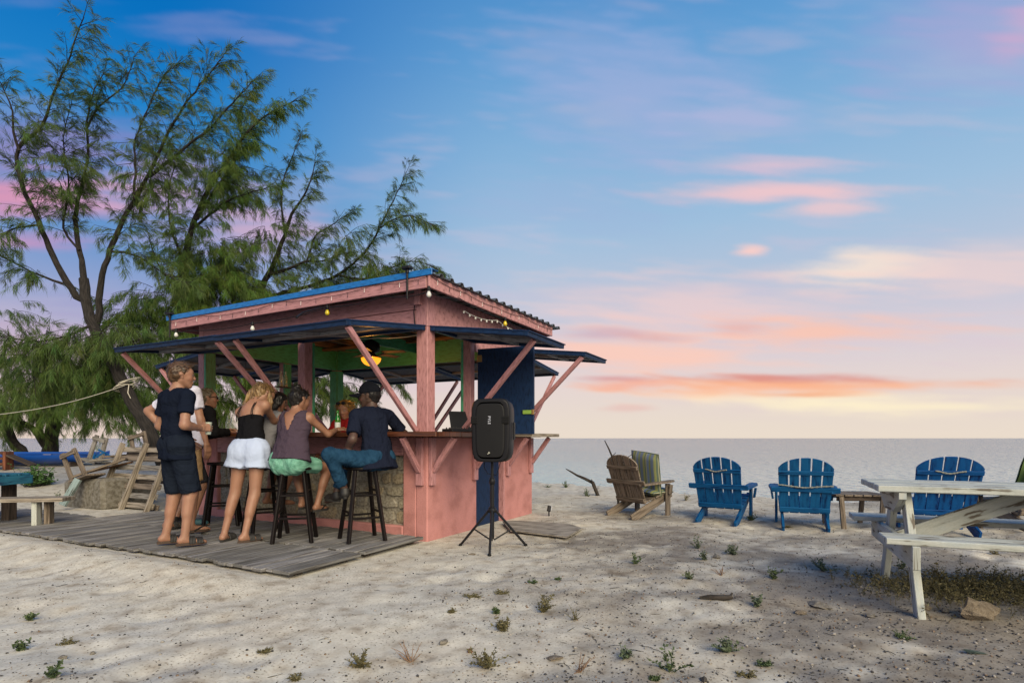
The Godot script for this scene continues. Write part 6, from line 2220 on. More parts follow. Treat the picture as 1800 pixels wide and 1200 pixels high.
# surface nets over the smooth union of bones, cut by planes [point, normal]
func skin(bones: Array, cell: float, cuts: Array = [], holes: Array = []) -> MB:
	var nb := bones.size()
	var A: PackedVector3Array = []
	var BA: PackedVector3Array = []
	var S: PackedVector3Array = []
	var Q: PackedFloat32Array = []     # baba, len, ra, rb, squeeze, fa, fb, k
	var lo := Vector3.ONE * 1e6
	var hi := -lo
	var kmax := 0.0
	for o: Array in bones:
		var a: Vector3 = o[0]
		var b: Vector3 = o[1]
		if a.distance_squared_to(b) < 1e-8:
			b = a + Vector3(0, 0.0005, 0)
		A.append(a)
		BA.append(b - a)
		S.append(o[4])
		var l := (b - a).length()
		var wide: float = o[5]
		Q.append_array([l * l, l, o[2], o[3], 1.0 - 1.0 / wide, 1.0 if o[6] else 0.0, 1.0 if o[7] else 0.0, o[8]])
		kmax = maxf(kmax, o[8])
		var r := maxf(o[2], o[3]) * wide + cell * 3.0
		lo = lo.min(a - Vector3.ONE * r).min(b - Vector3.ONE * r)
		hi = hi.max(a + Vector3.ONE * r).max(b + Vector3.ONE * r)
	const B := 6
	var bx := int((hi.x - lo.x) / cell / B) + 1
	var by := int((hi.y - lo.y) / cell / B) + 1
	var bz := int((hi.z - lo.z) / cell / B) + 1
	var nx := bx * B + 1
	var ny := by * B + 1
	var nz := bz * B + 1
	var grid := PackedFloat32Array()
	grid.resize(nx * ny * nz)
	grid.fill(1.0)
	var active := PackedInt32Array()
	var half := B * cell * 0.5 * 1.7321
	for bk in bz:
		for bj in by:
			for bi in bx:
				var c := lo + Vector3(bi + 0.5, bj + 0.5, bk + 0.5) * B * cell
				var near := PackedInt32Array()
				var dmin := 1e6
				for i in nb:
					var d := bone_dist(c, A[i], BA[i], S[i], Q, i * 8)
					# the squeezed distance under-estimates along the side, so be generous
					if d < half * 1.05 + Q[i * 8 + 7] + cell:
						near.append(i)
					dmin = minf(dmin, d)
				if near.is_empty():
					continue
				active.append_array([bi, bj, bk])
				for k in range(bk * B, bk * B + B + 1):
					for j in range(bj * B, bj * B + B + 1):
						var row := (k * ny + j) * nx
						for i in range(bi * B, bi * B + B + 1):
							var p := lo + Vector3(i, j, k) * cell
							var d := 1e3
							for q in near:
								var e := q * 8
								var ba := BA[q]
								var pa := p - A[q]
								var t := pa.dot(ba) / Q[e]
								var h := clampf(t, 0.0, 1.0)
								var v := pa - ba * h
								if Q[e + 4] != 0.0:
									var s := S[q]
									v -= s * (v.dot(s) * Q[e + 4])
								var dd := v.length() - lerpf(Q[e + 2], Q[e + 3], h)
								if Q[e + 5] > 0.0:
									dd = maxf(dd, -t * Q[e + 1])
								if Q[e + 6] > 0.0:
									dd = maxf(dd, (t - 1.0) * Q[e + 1])
								var kk := Q[e + 7]
								var df := absf(d - dd)
								if df < kk:
									var w := (kk - df) / kk
									d = minf(d, dd) - w * w * kk * 0.25
								elif dd < d:
									d = dd
							for ct: Array in cuts:
								d = maxf(d, (p - ct[0]).dot(ct[1]))
							for hl: Array in holes:
								var hb: Vector3 = hl[2] - hl[0]
								var ht := clampf((p - hl[0]).dot(hb) / maxf(hb.length_squared(), 1e-8), 0.0, 1.0)
								d = maxf(d, lerpf(hl[1], hl[3], ht) - (p - hl[0] - hb * ht).length())
							grid[row + i] = d
	var out := MB.new()
	var index := {}
	var off := [0, 1, nx, nx + 1, nx * ny, nx * ny + 1, nx * ny + nx, nx * ny + nx + 1]
	var offv := [Vector3(0, 0, 0), Vector3(1, 0, 0), Vector3(0, 1, 0), Vector3(1, 1, 0), Vector3(0, 0, 1), Vector3(1, 0, 1), Vector3(0, 1, 1), Vector3(1, 1, 1)]
	var edges := [[0, 1], [2, 3], [4, 5], [6, 7], [0, 2], [1, 3], [4, 6], [5, 7], [0, 4], [1, 5], [2, 6], [3, 7]]
	var cells := PackedInt32Array()
	for m in range(0, active.size(), 3):
		for k in range(active[m + 2] * B, active[m + 2] * B + B):
			for j in range(active[m + 1] * B, active[m + 1] * B + B):
				for i in range(active[m] * B, active[m] * B + B):
					var at0 := (k * ny + j) * nx + i
					var mask := 0
					for q in 8:
						if grid[at0 + off[q]] < 0.0:
							mask += 1
					if mask == 0 or mask == 8:
						continue
					var sum := Vector3.ZERO
					var cnt := 0
					for e: Array in edges:
						var d0 := grid[at0 + off[e[0]]]
						var d1 := grid[at0 + off[e[1]]]
						if (d0 < 0.0) != (d1 < 0.0):
							sum += (offv[e[0]] as Vector3).lerp(offv[e[1]], d0 / (d0 - d1))
							cnt += 1
					var p := lo + (Vector3(i, j, k) + sum / cnt) * cell
					index[at0] = out.vert(p, Vector3.ZERO, Vector2(p.x + p.z * 0.3, p.y))
					cells.append_array([i, j, k])
	for m in range(0, cells.size(), 3):
		var i := cells[m]
		var j := cells[m + 1]
		var k := cells[m + 2]
		var at0 := (k * ny + j) * nx + i
		var d0 := grid[at0]
		for ax in 3:
			var da: int = [1, nx, nx * ny][ax]
			var db: int = [nx, nx * ny, 1][ax]
			var dc: int = [nx * ny, 1, nx][ax]
			var d1 := grid[at0 + da]
			if (d0 < 0.0) == (d1 < 0.0):
				continue
			var a0: int = index.get(at0 - db - dc, -1)
			var a1: int = index.get(at0 - dc, -1)
			var a2: int = index.get(at0, -1)
			var a3: int = index.get(at0 - db, -1)
			if a0 < 0 or a1 < 0 or a2 < 0 or a3 < 0:
				continue
			if d0 < 0.0:
				out.ix.append_array([a0, a2, a1, a0, a3, a2])
			else:
				out.ix.append_array([a0, a1, a2, a0, a2, a3])
	out.smooth()
	return out


func bone_dist(p: Vector3, a: Vector3, ba: Vector3, s: Vector3, q: PackedFloat32Array, e: int) -> float:
	var pa := p - a
	var h := clampf(pa.dot(ba) / q[e], 0.0, 1.0)
	var v := pa - ba * h
	if q[e + 4] != 0.0:
		v -= s * (v.dot(s) * q[e + 4])
	return v.length() - lerpf(q[e + 2], q[e + 3], h)


var fold := FastNoiseLite.new()


# folds of cloth: moves the points along their normals by stretched noise
func folds(b: MB, amount: float, freq: Vector3) -> MB:
	for i in b.v.size():
		b.v[i] += b.n[i] * fold.get_noise_3dv(b.v[i] * freq) * amount
	b.smooth()
	return b


func paint(b: MB, base: Color, spots: Array) -> void:
	for i in b.v.size():
		var c := base
		var k := 1.0 + 0.10 * fold.get_noise_3dv(b.v[i] * 9.0)
		c = Color(c.r * k, c.g * k, c.b * k)
		for s: Array in spots:
			var o: Vector3 = b.v[i] - s[0]
			var sz: Vector3 = s[1]
			var l := (o / sz).length()
			if l < 1.3:
				c = c.lerp(s[2], smoothstep(1.3, 0.7, l))
		b.col[i] = c


func reach(from: Vector3, to: Vector3, l1: float, l2: float, pole: Vector3) -> Array:
	var d := to - from
	var L := clampf(d.length(), absf(l1 - l2) + 0.01, (l1 + l2) * 0.998)
	d = d.normalized()
	var x := (l1 * l1 - l2 * l2 + L * L) / (2.0 * L)
	var h := sqrt(maxf(l1 * l1 - x * x, 0.0))
	var side := (pole - d * pole.dot(d)).normalized()
	return [from + d * x + side * h, from + d * L]


func cloth(called: String, c: Color, rough := 0.95) -> StandardMaterial3D:
	if M.has(called):
		return M[called]
	var m := mat(called, c, rough, null, Vector3(2.2, 1.6, 1), M["pink_timber"].heightmap_texture, 1.6)
	m.metallic_specular = 0.12
	return m


# one hand: wrist, direction of the fingers, normal of the back of the hand, curl in degrees; thumb towards "thumb"
func hand(wrist: Vector3, dir: Vector3, back: Vector3, curl: float, s: float, thumb_side: float) -> MB:
	var f := dir.normalized()
	var n := (back - f * back.dot(f)).normalized()
	var x := f.cross(n) * thumb_side          # towards the thumb
	var bones := []
	var lens := [0.043, 0.048, 0.045, 0.036]
	for i in 4:
		var off := (1.5 - i) * 0.0195 * s
		var knuckle := wrist + f * (0.088 - absf(i - 1.2) * 0.004) * s + x * off
		bones.append(bone(wrist + f * 0.008 * s + x * off * 0.55, knuckle, 0.0145 * s, 0.0115 * s, 0.012))
		var ang := deg_to_rad(curl * 0.7)
		var d := (f * cos(ang) - n * sin(ang) + x * (1.5 - i) * 0.06).normalized()
		var p1: Vector3 = knuckle + d * lens[i] * s
		bones.append(bone(knuckle, p1, 0.0102 * s, 0.0088 * s, 0.006))
		ang = deg_to_rad(curl * 1.6)
		d = (f * cos(ang) - n * sin(ang)).normalized()
		var p2: Vector3 = p1 + d * lens[i] * 0.62 * s
		bones.append(bone(p1, p2, 0.0088 * s, 0.0082 * s, 0.003))
		ang = deg_to_rad(curl * 2.1)
		d = (f * cos(ang) - n * sin(ang)).normalized()
		bones.append(bone(p2, p2 + d * lens[i] * 0.48 * s, 0.0082 * s, 0.0068 * s, 0.003))
	var t0 := wrist + f * 0.022 * s + x * 0.022 * s
	var ta := deg_to_rad(curl * 0.5)
	var t1 := t0 + (f * 0.75 + x * 0.62 - n * (0.25 + sin(ta) * 0.4)).normalized() * 0.046 * s
	var t2 := t1 + (f * 0.95 + x * (0.25 - sin(ta) * 0.7) - n * sin(ta) * 0.7).normalized() * 0.036 * s
	bones.append(bone(t0, t1, 0.0145 * s, 0.0105 * s, 0.012))
	bones.append(bone(t1, t2, 0.0103 * s, 0.0082 * s, 0.004))
	bones.append(bone(wrist - f * 0.03 * s, wrist + f * 0.012 * s, 0.024 * s, 0.025 * s, 0.015, x.normalized(), 1.15))
	return skin(bones, 0.0046)


func head_mesh(hx: Transform3D, s: float, female: bool, tone: Color, brow: Color) -> MB:
	var q := func(x: float, y: float, z: float) -> Vector3: return Vector3(x, y, z) * s
	var bones := [
		bone(q.call(0, 0.03, 0.028), q.call(0, 0.036, -0.02), 0.080 * s, 0.078 * s, 0.03),
		bone(q.call(0, 0.02, -0.045), q.call(0, -0.055, -0.048), 0.056 * s, 0.044 * s, 0.04),
		bone(q.call(-0.045, -0.035, 0.0), q.call(0, -0.092, -0.062), 0.026 * s, 0.020 * s, 0.025),
		bone(q.call(0.045, -0.035, 0.0), q.call(0, -0.092, -0.062), 0.026 * s, 0.020 * s, 0.025),
		bone(q.call(-0.04, -0.02, -0.06), q.call(-0.03, -0.03, -0.066), 0.022 * s, 0.022 * s, 0.025),
		bone(q.call(0.04, -0.02, -0.06), q.call(0.03, -0.03, -0.066), 0.022 * s, 0.022 * s, 0.025),
		bone(q.call(-0.035, 0.033, -0.082), q.call(0.035, 0.033, -0.082), 0.011 * s, 0.011 * s, 0.02),
		bone(q.call(0, 0.018, -0.096), q.call(0, -0.022, -0.114), 0.0075 * s, 0.0115 * s, 0.012),
		bone(q.call(-0.011, -0.027, -0.104), q.call(0.011, -0.027, -0.104), 0.0085 * s, 0.0085 * s, 0.008),
		bone(q.call(-0.018, -0.053, -0.092), q.call(0.018, -0.053, -0.092), 0.0075 * s, 0.0075 * s, 0.007),
		bone(q.call(-0.016, -0.066, -0.090), q.call(0.016, -0.066, -0.090), 0.0085 * s, 0.0085 * s, 0.007),
		bone(q.call(-0.079, 0.022, 0.008), q.call(-0.074, -0.018, 0.0), 0.014 * s, 0.010 * s, 0.006, Vector3(0, 0, 1), 1.5),
		bone(q.call(0.079, 0.022, 0.008), q.call(0.074, -0.018, 0.0), 0.014 * s, 0.010 * s, 0.006, Vector3(0, 0, 1), 1.5),
		bone(q.call(0, -0.03, 0.02), q.call(0, -0.12, 0.03), 0.05 * s, 0.05 * s, 0.03)]
	var b := skin(bones, 0.0066)
	var lip := tone.lerp(Color(0.32, 0.08, 0.07), 0.55)
	var spots := [
		[q.call(0.0, -0.060, -0.100), Vector3(0.022, 0.009, 0.012) * s, lip]]
	for e in [-1, 1]:
		spots.append([q.call(e * 0.032, 0.010, -0.090), Vector3(0.017, 0.009, 0.02) * s, tone * 0.45])
		spots.append([q.call(e * 0.032, 0.010, -0.092), Vector3(0.012, 0.0055, 0.02) * s, Color(0.45, 0.42, 0.40)])
		spots.append([q.call(e * 0.032, 0.010, -0.092), Vector3(0.005, 0.006, 0.02) * s, Color(0.02, 0.015, 0.01)])
		spots.append([q.call(e * 0.034, 0.034, -0.092), Vector3(0.021, 0.0055, 0.02) * s, brow])
		spots.append([q.call(e * 0.045, -0.028, -0.075), Vector3(0.022, 0.018, 0.02) * s, tone.lerp(Color(0.45, 0.12, 0.08), 0.18)])
	paint(b, tone, spots)
	var r := MB.new()
	r.add(b, hx)
	return r


# spec: base Vector3, psi (degrees, 0 = facing away from the camera, + = turned right), s, female, tone, pelvis, lean, roll, head [yaw, pitch, roll], hands, feet ...
func figure(sp: Dictionary) -> Dictionary:
	var s: float = sp.s
	var fem: bool = sp.get("female", false)
	var xf := turned(sp.base, -float(sp.psi))
	var t := thing("person", sp.label, "person", xf)
	var inv := xf.affine_inverse()
	var up := Vector3.UP
	var pelvis: Vector3 = sp.pelvis
	var lean: float = deg_to_rad(sp.get("lean", 0.0))
	var roll: float = deg_to_rad(sp.get("roll", 0.0))
	var u := Vector3(sin(roll), cos(lean) * cos(roll), -sin(lean)).normalized()
	var tw: float = deg_to_rad(sp.get("twist", 0.0))
	var rt := Basis(up, -tw) * Vector3.RIGHT
	rt = (rt - u * rt.dot(u)).normalized()
	var chest := pelvis + (u * 0.55 + up * 0.45 * 0.0 + u * 0.45).normalized() * 0.31 * s
	var neck := pelvis + u * 0.515 * s + Vector3(0, 0, -0.01)
	var shw := (0.165 if fem else 0.188) * s
	var sl := neck - u * 0.055 * s - rt * shw
	var sr := neck - u * 0.055 * s + rt * shw
	var hipw := (0.092 if fem else 0.088) * s
	var hl := pelvis + Vector3(-hipw, -0.03, 0)
	var hr := pelvis + Vector3(hipw, -0.03, 0)
	var hd: Array = sp.head
	var hb := Basis(up, -deg_to_rad(hd[0])) * Basis(Vector3.RIGHT, -deg_to_rad(hd[1])) * Basis(Vector3.BACK, deg_to_rad(hd[2] if hd.size() > 2 else 0.0))
	var hdir := (u * 0.6 + hb.y * 0.4).normalized()
	var hc: Vector3 = neck + hdir * 0.150 * s - hb.z * 0.012 + sp.get("head_shift", Vector3.ZERO)
	var hs := 0.97 * s if not fem else 0.95 * s
	hs = lerpf(hs, 1.0, 0.5)
	var hx := Transform3D(hb, hc)
	# arms and legs
	var ua := 0.285 * s
	var fa := 0.25 * s
	var L := reach(sl, sp.hand_l, ua, fa, sp.get("pole_l", Vector3(-0.6, -0.5, 0.6)))
	var R := reach(sr, sp.hand_r, ua, fa, sp.get("pole_r", Vector3(0.6, -0.5, 0.6)))
	var th := 0.43 * s
	var sh := 0.42 * s
	var KL := reach(hl, sp.foot_l, th, sh, sp.get("knee_l", Vector3(-0.1, 0, -1)))
	var KR := reach(hr, sp.foot_r, th, sh, sp.get("knee_r", Vector3(0.1, 0, -1)))
	var toe_l: Vector3 = sp.get("toe_l", Vector3(-0.15, -0.12, -1)).normalized()
	var toe_r: Vector3 = sp.get("toe_r", Vector3(0.15, -0.12, -1)).normalized()
	var wr_ := (0.085 if fem else 0.103) * s * float(sp.get("girth", 1.0))
	var cr := (0.096 if fem else 0.112) * s * float(sp.get("girth", 1.0))
	var a0 := (0.044 if fem else 0.053) * s
	var a1 := (0.035 if fem else 0.041) * s
	var a2 := (0.024 if fem else 0.029) * s
	var t0 := (0.088 if fem else 0.085) * s
	var t1 := (0.053 if fem else 0.056) * s
	var t2 := (0.033 if fem else 0.037) * s
	var wf := 1.36
	var waist := pelvis + u * 0.13 * s
	var up_ch := pelvis + u * 0.40 * s
	var torso := func(g: float, low: Vector3, flat: bool) -> Array:
		return [bone(low, waist, (wr_ + 0.012) + g, wr_ + g, 0.06, rt, wf * (1.16 if fem else 1.05), flat), bone(waist, up_ch, wr_ + g, cr + g * 0.8, 0.05, rt, wf)]
	var shoulders := func(g: float) -> Array:
		return [bone(up_ch + u * 0.05 * s, sl, 0.075 * s + g, a0 + g, 0.05), bone(up_ch + u * 0.05 * s, sr, 0.075 * s + g, a0 + g, 0.05), bone(neck + u * 0.005, sl + u * 0.012, 0.045 * s + g * 0.6, 0.045 * s + g * 0.7, 0.04), bone(neck + u * 0.005, sr + u * 0.012, 0.045 * s + g * 0.6, 0.045 * s + g * 0.7, 0.04)]
	var pel := func(g: float) -> Array:
		var rr := (0.100 if fem else 0.096) * s
		var r := [bone(hl + up * 0.03, hr + up * 0.03, rr + g, rr + g, 0.05)]
		if fem:
			r.append(bone(hl + Vector3(0.01, -0.025, 0.03), hr + Vector3(-0.01, -0.025, 0.03), 0.082 * s + g, 0.082 * s + g, 0.05))
		return r
	# --- body
	var body := []
	body.append_array(torso.call(0.0, pelvis, false))
	body.append_array(shoulders.call(0.0))
	body.append_array(pel.call(0.0))
	body.append(bone(neck - u * 0.03, hc + hb * Vector3(0, -0.05, 0.022), (0.05 if fem else 0.06) * s, (0.047 if fem else 0.055) * s, 0.04))
	for e in [[sl, L], [sr, R]]:
		body.append(bone(e[0], e[1][0], a0, a1, 0.03))
		body.append(bone(e[1][0], e[1][1], a1 * 1.02, a2, 0.025))
		body.append(bone((e[1][0] as Vector3).lerp(e[1][1], 0.12), (e[1][0] as Vector3).lerp(e[1][1], 0.45), a1 * 1.04, a1 * 0.9, 0.02))
	for e in [[hl, KL, toe_l], [hr, KR, toe_r]]:
		var k: Vector3 = e[1][0]
		var an: Vector3 = e[1][1]
		body.append(bone(e[0], k, t0, t1, 0.04))
		body.append(bone(k, an, t1 * 0.97, t2, 0.03))
		var calf := ((k - an).cross(Vector3.RIGHT)).normalized()
		var bk := (Vector3.BACK - (k - an).normalized() * Vector3.BACK.dot((k - an).normalized())).normalized()
		body.append(bone(k.lerp(an, 0.16) + bk * 0.014, k.lerp(an, 0.48) + bk * 0.016, t1 * 0.9, t1 * 0.72, 0.03))
		var toe: Vector3 = e[2]
		var flat_t := (toe - up * toe.dot(up)).normalized()
		body.append(bone(an - flat_t * 0.035 * s + toe * 0.0 - up * 0.035 * s, an + toe * 0.13 * s - up * 0.040 * s, 0.034 * s, 0.026 * s, 0.03))
		body.append(bone(an + toe * 0.10 * s - up * 0.042 * s, an + toe * 0.175 * s - up * 0.046 * s, 0.024 * s, 0.018 * s, 0.02, flat_t.cross(up).normalized(), 1.7))
	var tone: Color = sp.tone
	var b := skin(body, 0.0155)
	paint(b, tone, [])
	b.add(head_mesh(hx, hs, fem, tone, sp.brow))
	for e in [[L, sp.get("hand_dir_l", null), sp.get("back_l", Vector3(-1, 0.2, 0)), sp.get("curl_l", 25.0), 1.0], [R, sp.get("hand_dir_r", null), sp.get("back_r", Vector3(1, 0.2, 0)), sp.get("curl_r", 25.0), -1.0]]:
		var w: Vector3 = e[0][1]
		var dir: Vector3 = e[1] if e[1] != null else (w - e[0][0])
		var hm := hand(w, dir, e[2], e[3], s * (0.92 if fem else 1.0), e[4])
		paint(hm, tone, [])
		b.add(hm)
	var sm: StandardMaterial3D
	if M.has("skin"):
		sm = M["skin"]
	else:
		sm = mat("skin", Color.WHITE, 0.55)
		sm.vertex_color_use_as_albedo = true
		sm.subsurf_scatter_enabled = true
		sm.subsurf_scatter_strength = 0.08
	put("body", b, sm, t)
	return {"t": t, "u": u, "rt": rt, "neck": neck, "sl": sl, "sr": sr, "hl": hl, "hr": hr, "L": L, "R": R, "KL": KL, "KR": KR, "hx": hx, "hs": hs, "pelvis": pelvis, "waist": waist, "chest": up_ch, "torso": torso, "shoulders": shoulders, "pel": pel, "a0": a0, "a1": a1, "a2": a2, "t0": t0, "t1": t1, "t2": t2, "s": s, "toe_l": toe_l, "toe_r": toe_r, "fem": fem}


func shirt(f: Dictionary, m: Material, called: String, sleeve: float, hem: float, loose := 0.018, flare := 0.0) -> void:
	var u: Vector3 = f.u
	var low: Vector3 = f.pelvis - u * hem
	var bones: Array = []
	bones.append_array(f.torso.call(loose, low, true))
	bones[0][2] += flare
	bones.append_array(f.shoulders.call(loose * 0.75))
	if sleeve > 0.0:
		for e in [[f.sl, f.L], [f.sr, f.R]]:
			var sh: Vector3 = e[0]
			var el: Vector3 = e[1][0]
			var wr_: Vector3 = e[1][1]
			if sleeve <= 1.0:
				bones.append(bone(sh, sh.lerp(el, sleeve), f.a0 + 0.016, f.a1 + 0.028, 0.02, Vector3.ZERO, 1.0, false, true))
			else:
				bones.append(bone(sh, el, f.a0 + 0.014, f.a1 + 0.018, 0.02))
				bones.append(bone(el, el.lerp(wr_, sleeve - 1.0), f.a1 + 0.018, f.a2 + 0.016, 0.02, Vector3.ZERO, 1.0, false, true))
	var neckhole: Vector3 = f.neck + u * 0.055 * f.s
	put(called, folds(skin(bones, 0.0135, [], [[neckhole, 0.068 * f.s, neckhole, 0.068 * f.s]]), 0.011, Vector3(7, 4.0, 7)), m, f.t)


func trousers(f: Dictionary, m: Material, called: String, share: float, loose: float, high := 0.10, flare := 0.0) -> void:
	var bones: Array = []
	bones.append_array(f.pel.call(maxf(loose * 0.85, 0.024)))
	bones.append(bone(f.pelvis, f.pelvis + f.u * high, (0.1 if f.fem else 0.105) * f.s, (0.092 if f.fem else 0.104) * f.s, 0.04, f.rt, 1.42, false, true))
	for e in [[f.hl, f.KL], [f.hr, f.KR]]:
		var h: Vector3 = e[0]
		var k: Vector3 = e[1][0]
		var an: Vector3 = e[1][1]
		if share <= 1.0:
			bones.append(bone(h, h.lerp(k, share), f.t0 + loose * 0.7, lerpf(f.t0, f.t1, share) + loose + flare, 0.03, Vector3.ZERO, 1.0, false, true))
		else:
			bones.append(bone(h, k, f.t0 + loose * 0.6, f.t1 + loose, 0.03))
			bones.append(bone(k, k.lerp(an, share - 1.0), f.t1 + loose, f.t2 + loose * 1.35, 0.03, Vector3.ZERO, 1.0, false, true))
	put(called, folds(skin(bones, 0.0135), 0.010, Vector3(9, 3.0, 9)), m, f.t)


func sandal(f: Dictionary, an: Vector3, toe: Vector3, sole: Material, strap: Material, kind: String, called := "sandal") -> void:
	var s: float = f.s
	var flat_t := Vector3(toe.x, 0, toe.z).normalized()
	var x := flat_t.cross(Vector3.UP).normalized()
	var poly := PackedVector2Array()
	for i in 24:
		var a := TAU * i / 24
		var along := 0.5 - 0.5 * cos(a)                # 0 heel .. 1 toe
		var w := lerpf(0.034, 0.050, smoothstep(0.2, 0.75, along))
		poly.append(Vector2(sin(a) * w * s, (along * 0.265 - 0.075) * s))
	var o := Node3D.new()
	o.name = called
	o.transform = Transform3D(Basis(x, Vector3.UP, -flat_t), an - Vector3.UP * 0.08 * s)
	f.t.add_child(o, true)
	var b := MB.new()
	b.prism(poly, 0.024, Transform3D(Basis(Vector3.RIGHT, Vector3.FORWARD, Vector3.UP), Vector3(0, 0.012, 0)))
	put("sole", b, sole, o)
	if kind == "slide":
		for z in [-0.06, -0.125]:
			var pts := []
			for i in 9:
				var a := PI * i / 8
				pts.append(Vector3(cos(a) * 0.047 * s, 0.015 + sin(a) * (0.062 if z > -0.1 else 0.048) * s, z * s))
			var sb := MB.new()
			for q in 4:
				var sh := []
				for p: Vector3 in pts:
					sh.append(p + Vector3(0, 0, (q - 1.5) * 0.013))
				sb.tube(sh, [0.0085], 6)
			put("strap", sb, strap, o)
	elif kind == "flip":
		var sb := MB.new()
		for e in [-1, 1]:
			sb.tube([Vector3(0, 0.05, -0.155 * s), Vector3(e * 0.028 * s, 0.055, -0.1 * s), Vector3(e * 0.045 * s, 0.02, -0.02 * s)], [0.006, 0.009, 0.008], 6)
		put("strap", sb, strap, o)
	else:
		var sb := skin([bone(Vector3(0, 0.045, 0.03) * s, Vector3(0, 0.04, -0.12) * s, 0.045 * s, 0.036 * s, 0.02), bone(Vector3(0, 0.035, -0.1) * s, Vector3(0, 0.03, -0.155) * s, 0.03 * s, 0.026 * s, 0.02, Vector3.RIGHT, 1.5), bone(Vector3(0, 0.06, 0.02) * s, Vector3(0, 0.1, 0.01) * s, 0.046 * s, 0.05 * s, 0.02, Vector3.ZERO, 1.0, false, true)], 0.009)
		put("upper", sb, strap, o)


func hair(f: Dictionary, m: Material, style: String) -> void:
	var s: float = f.hs
	var q := func(x: float, y: float, z: float) -> Vector3: return Vector3(x, y, z) * s
	var bones := [bone(q.call(0, 0.038, 0.030), q.call(0, 0.046, -0.012), 0.089 * s, 0.084 * s, 0.03), bone(q.call(0, 0.0, 0.045), q.call(0, -0.035, 0.045), 0.068 * s, 0.052 * s, 0.03)]
	var cuts := []
	var amp := 0.010
	var fq := Vector3(26, 14, 26)
	if style == "short":
		# fuller on top, swept forward; face, ears and nape stay clear
		bones.append(bone(q.call(0.02, 0.095, 0.0), q.call(0.0, 0.088, -0.075), 0.030 * s, 0.022 * s, 0.03))
		bones.append(bone(q.call(-0.03, 0.09, 0.0), q.call(-0.03, 0.085, -0.068), 0.034 * s, 0.026 * s, 0.03))
		bones.append(bone(q.call(0, 0.10, 0.05), q.call(0, 0.105, 0.0), 0.034 * s, 0.034 * s, 0.03))
		cuts = [[q.call(0, 0.052, -0.052), Vector3(0, -0.62, -0.78).normalized()], [q.call(0, -0.052, 0.03), Vector3.DOWN]]
		amp = 0.008
	elif style == "cap":
		cuts = [[q.call(0, 0.04, -0.03), Vector3(0, -0.5, -0.86).normalized()], [q.call(0, -0.06, 0.03), Vector3.DOWN]]
		amp = 0.006
	elif style == "swept":
		bones.append(bone(q.call(0, 0.03, 0.06), q.call(0, -0.05, 0.06), 0.06 * s, 0.05 * s, 0.03))
		cuts = [[q.call(0, 0.062, -0.056), Vector3(0, -0.6, -0.8).normalized()], [q.call(0, -0.085, 0.03), Vector3.DOWN]]
	else:
		cuts = [[q.call(0, 0.058, -0.052), Vector3(0, -0.58, -0.81).normalized()]]
		if style == "bun":
			bones.append(bone(q.call(0.01, 0.125, 0.055), q.call(-0.015, 0.118, 0.075), 0.040 * s, 0.034 * s, 0.012))
			bones.append(bone(q.call(0.035, 0.12, 0.06), q.call(0.055, 0.10, 0.07), 0.022 * s, 0.014 * s, 0.012))
			amp = 0.012
		elif style == "bob":
			for e in [-1, 1]:
				bones.append(bone(q.call(e * 0.055, 0.03, 0.0), q.call(e * 0.085, -0.115, 0.0), 0.045 * s, 0.03 * s, 0.04))
				bones.append(bone(q.call(e * 0.05, 0.085, -0.04), q.call(e * 0.092, -0.02, -0.035), 0.03 * s, 0.022 * s, 0.03))
			bones.append(bone(q.call(0, 0, 0.06), q.call(0, -0.11, 0.055), 0.06 * s, 0.05 * s, 0.04))
			cuts = []
		amp = maxf(amp, 0.009)
	var b := folds(skin(bones, 0.0076, cuts), amp, fq)
	var r := MB.new()
	r.add(b, f.hx)
	strands(r, f.hx, style, s)
	put("hair", r, m, f.t)


# loose hairs that break the outline
func strands(r: MB, hx: Transform3D, style: String, s: float) -> void:
	var g := RandomNumberGenerator.new()
	g.seed = 12
	var count := r.v.size()
	var flow: Vector3 = {"short": Vector3(0.15, 0.25, -0.9), "cap": Vector3(0, -1, 0), "swept": Vector3(0, -0.4, 0.9), "pony": Vector3(0, 0.35, 0.9), "bun": Vector3(0, 0.5, 0.8), "bob": Vector3(0, -1, 0.1)}[style]
	var long: float = {"short": 0.042, "cap": 0.015, "swept": 0.05, "pony": 0.06, "bun": 0.05, "bob": 0.08}[style]
	var w: Vector3 = hx.basis * flow
	for i in 420:
		var k := g.randi() % count
		var p := r.v[k]
		var n := r.n[k]
		var d := (w - n * w.dot(n)).normalized()
		d = (d + Vector3(g.randf_range(-0.35, 0.35), g.randf_range(-0.35, 0.35), g.randf_range(-0.35, 0.35))).normalized()
		var l := long * g.randf_range(0.5, 1.2) * s
		r.off = Vector2(g.randf(), g.randf())
		r.tube([p - n * 0.003, p + n * 0.0045 + d * l * 0.5, p + n * g.randf_range(0.0, 0.009) + d * l], [0.0024, 0.0020, 0.0006], 3, false)


func hair_mat(called: String, c: Color) -> StandardMaterial3D:
	if M.has(called):
		return M[called]
	var m := mat(called, c, 0.5, M["bark"].albedo_texture, Vector3(6, 1.2, 1))
	return m


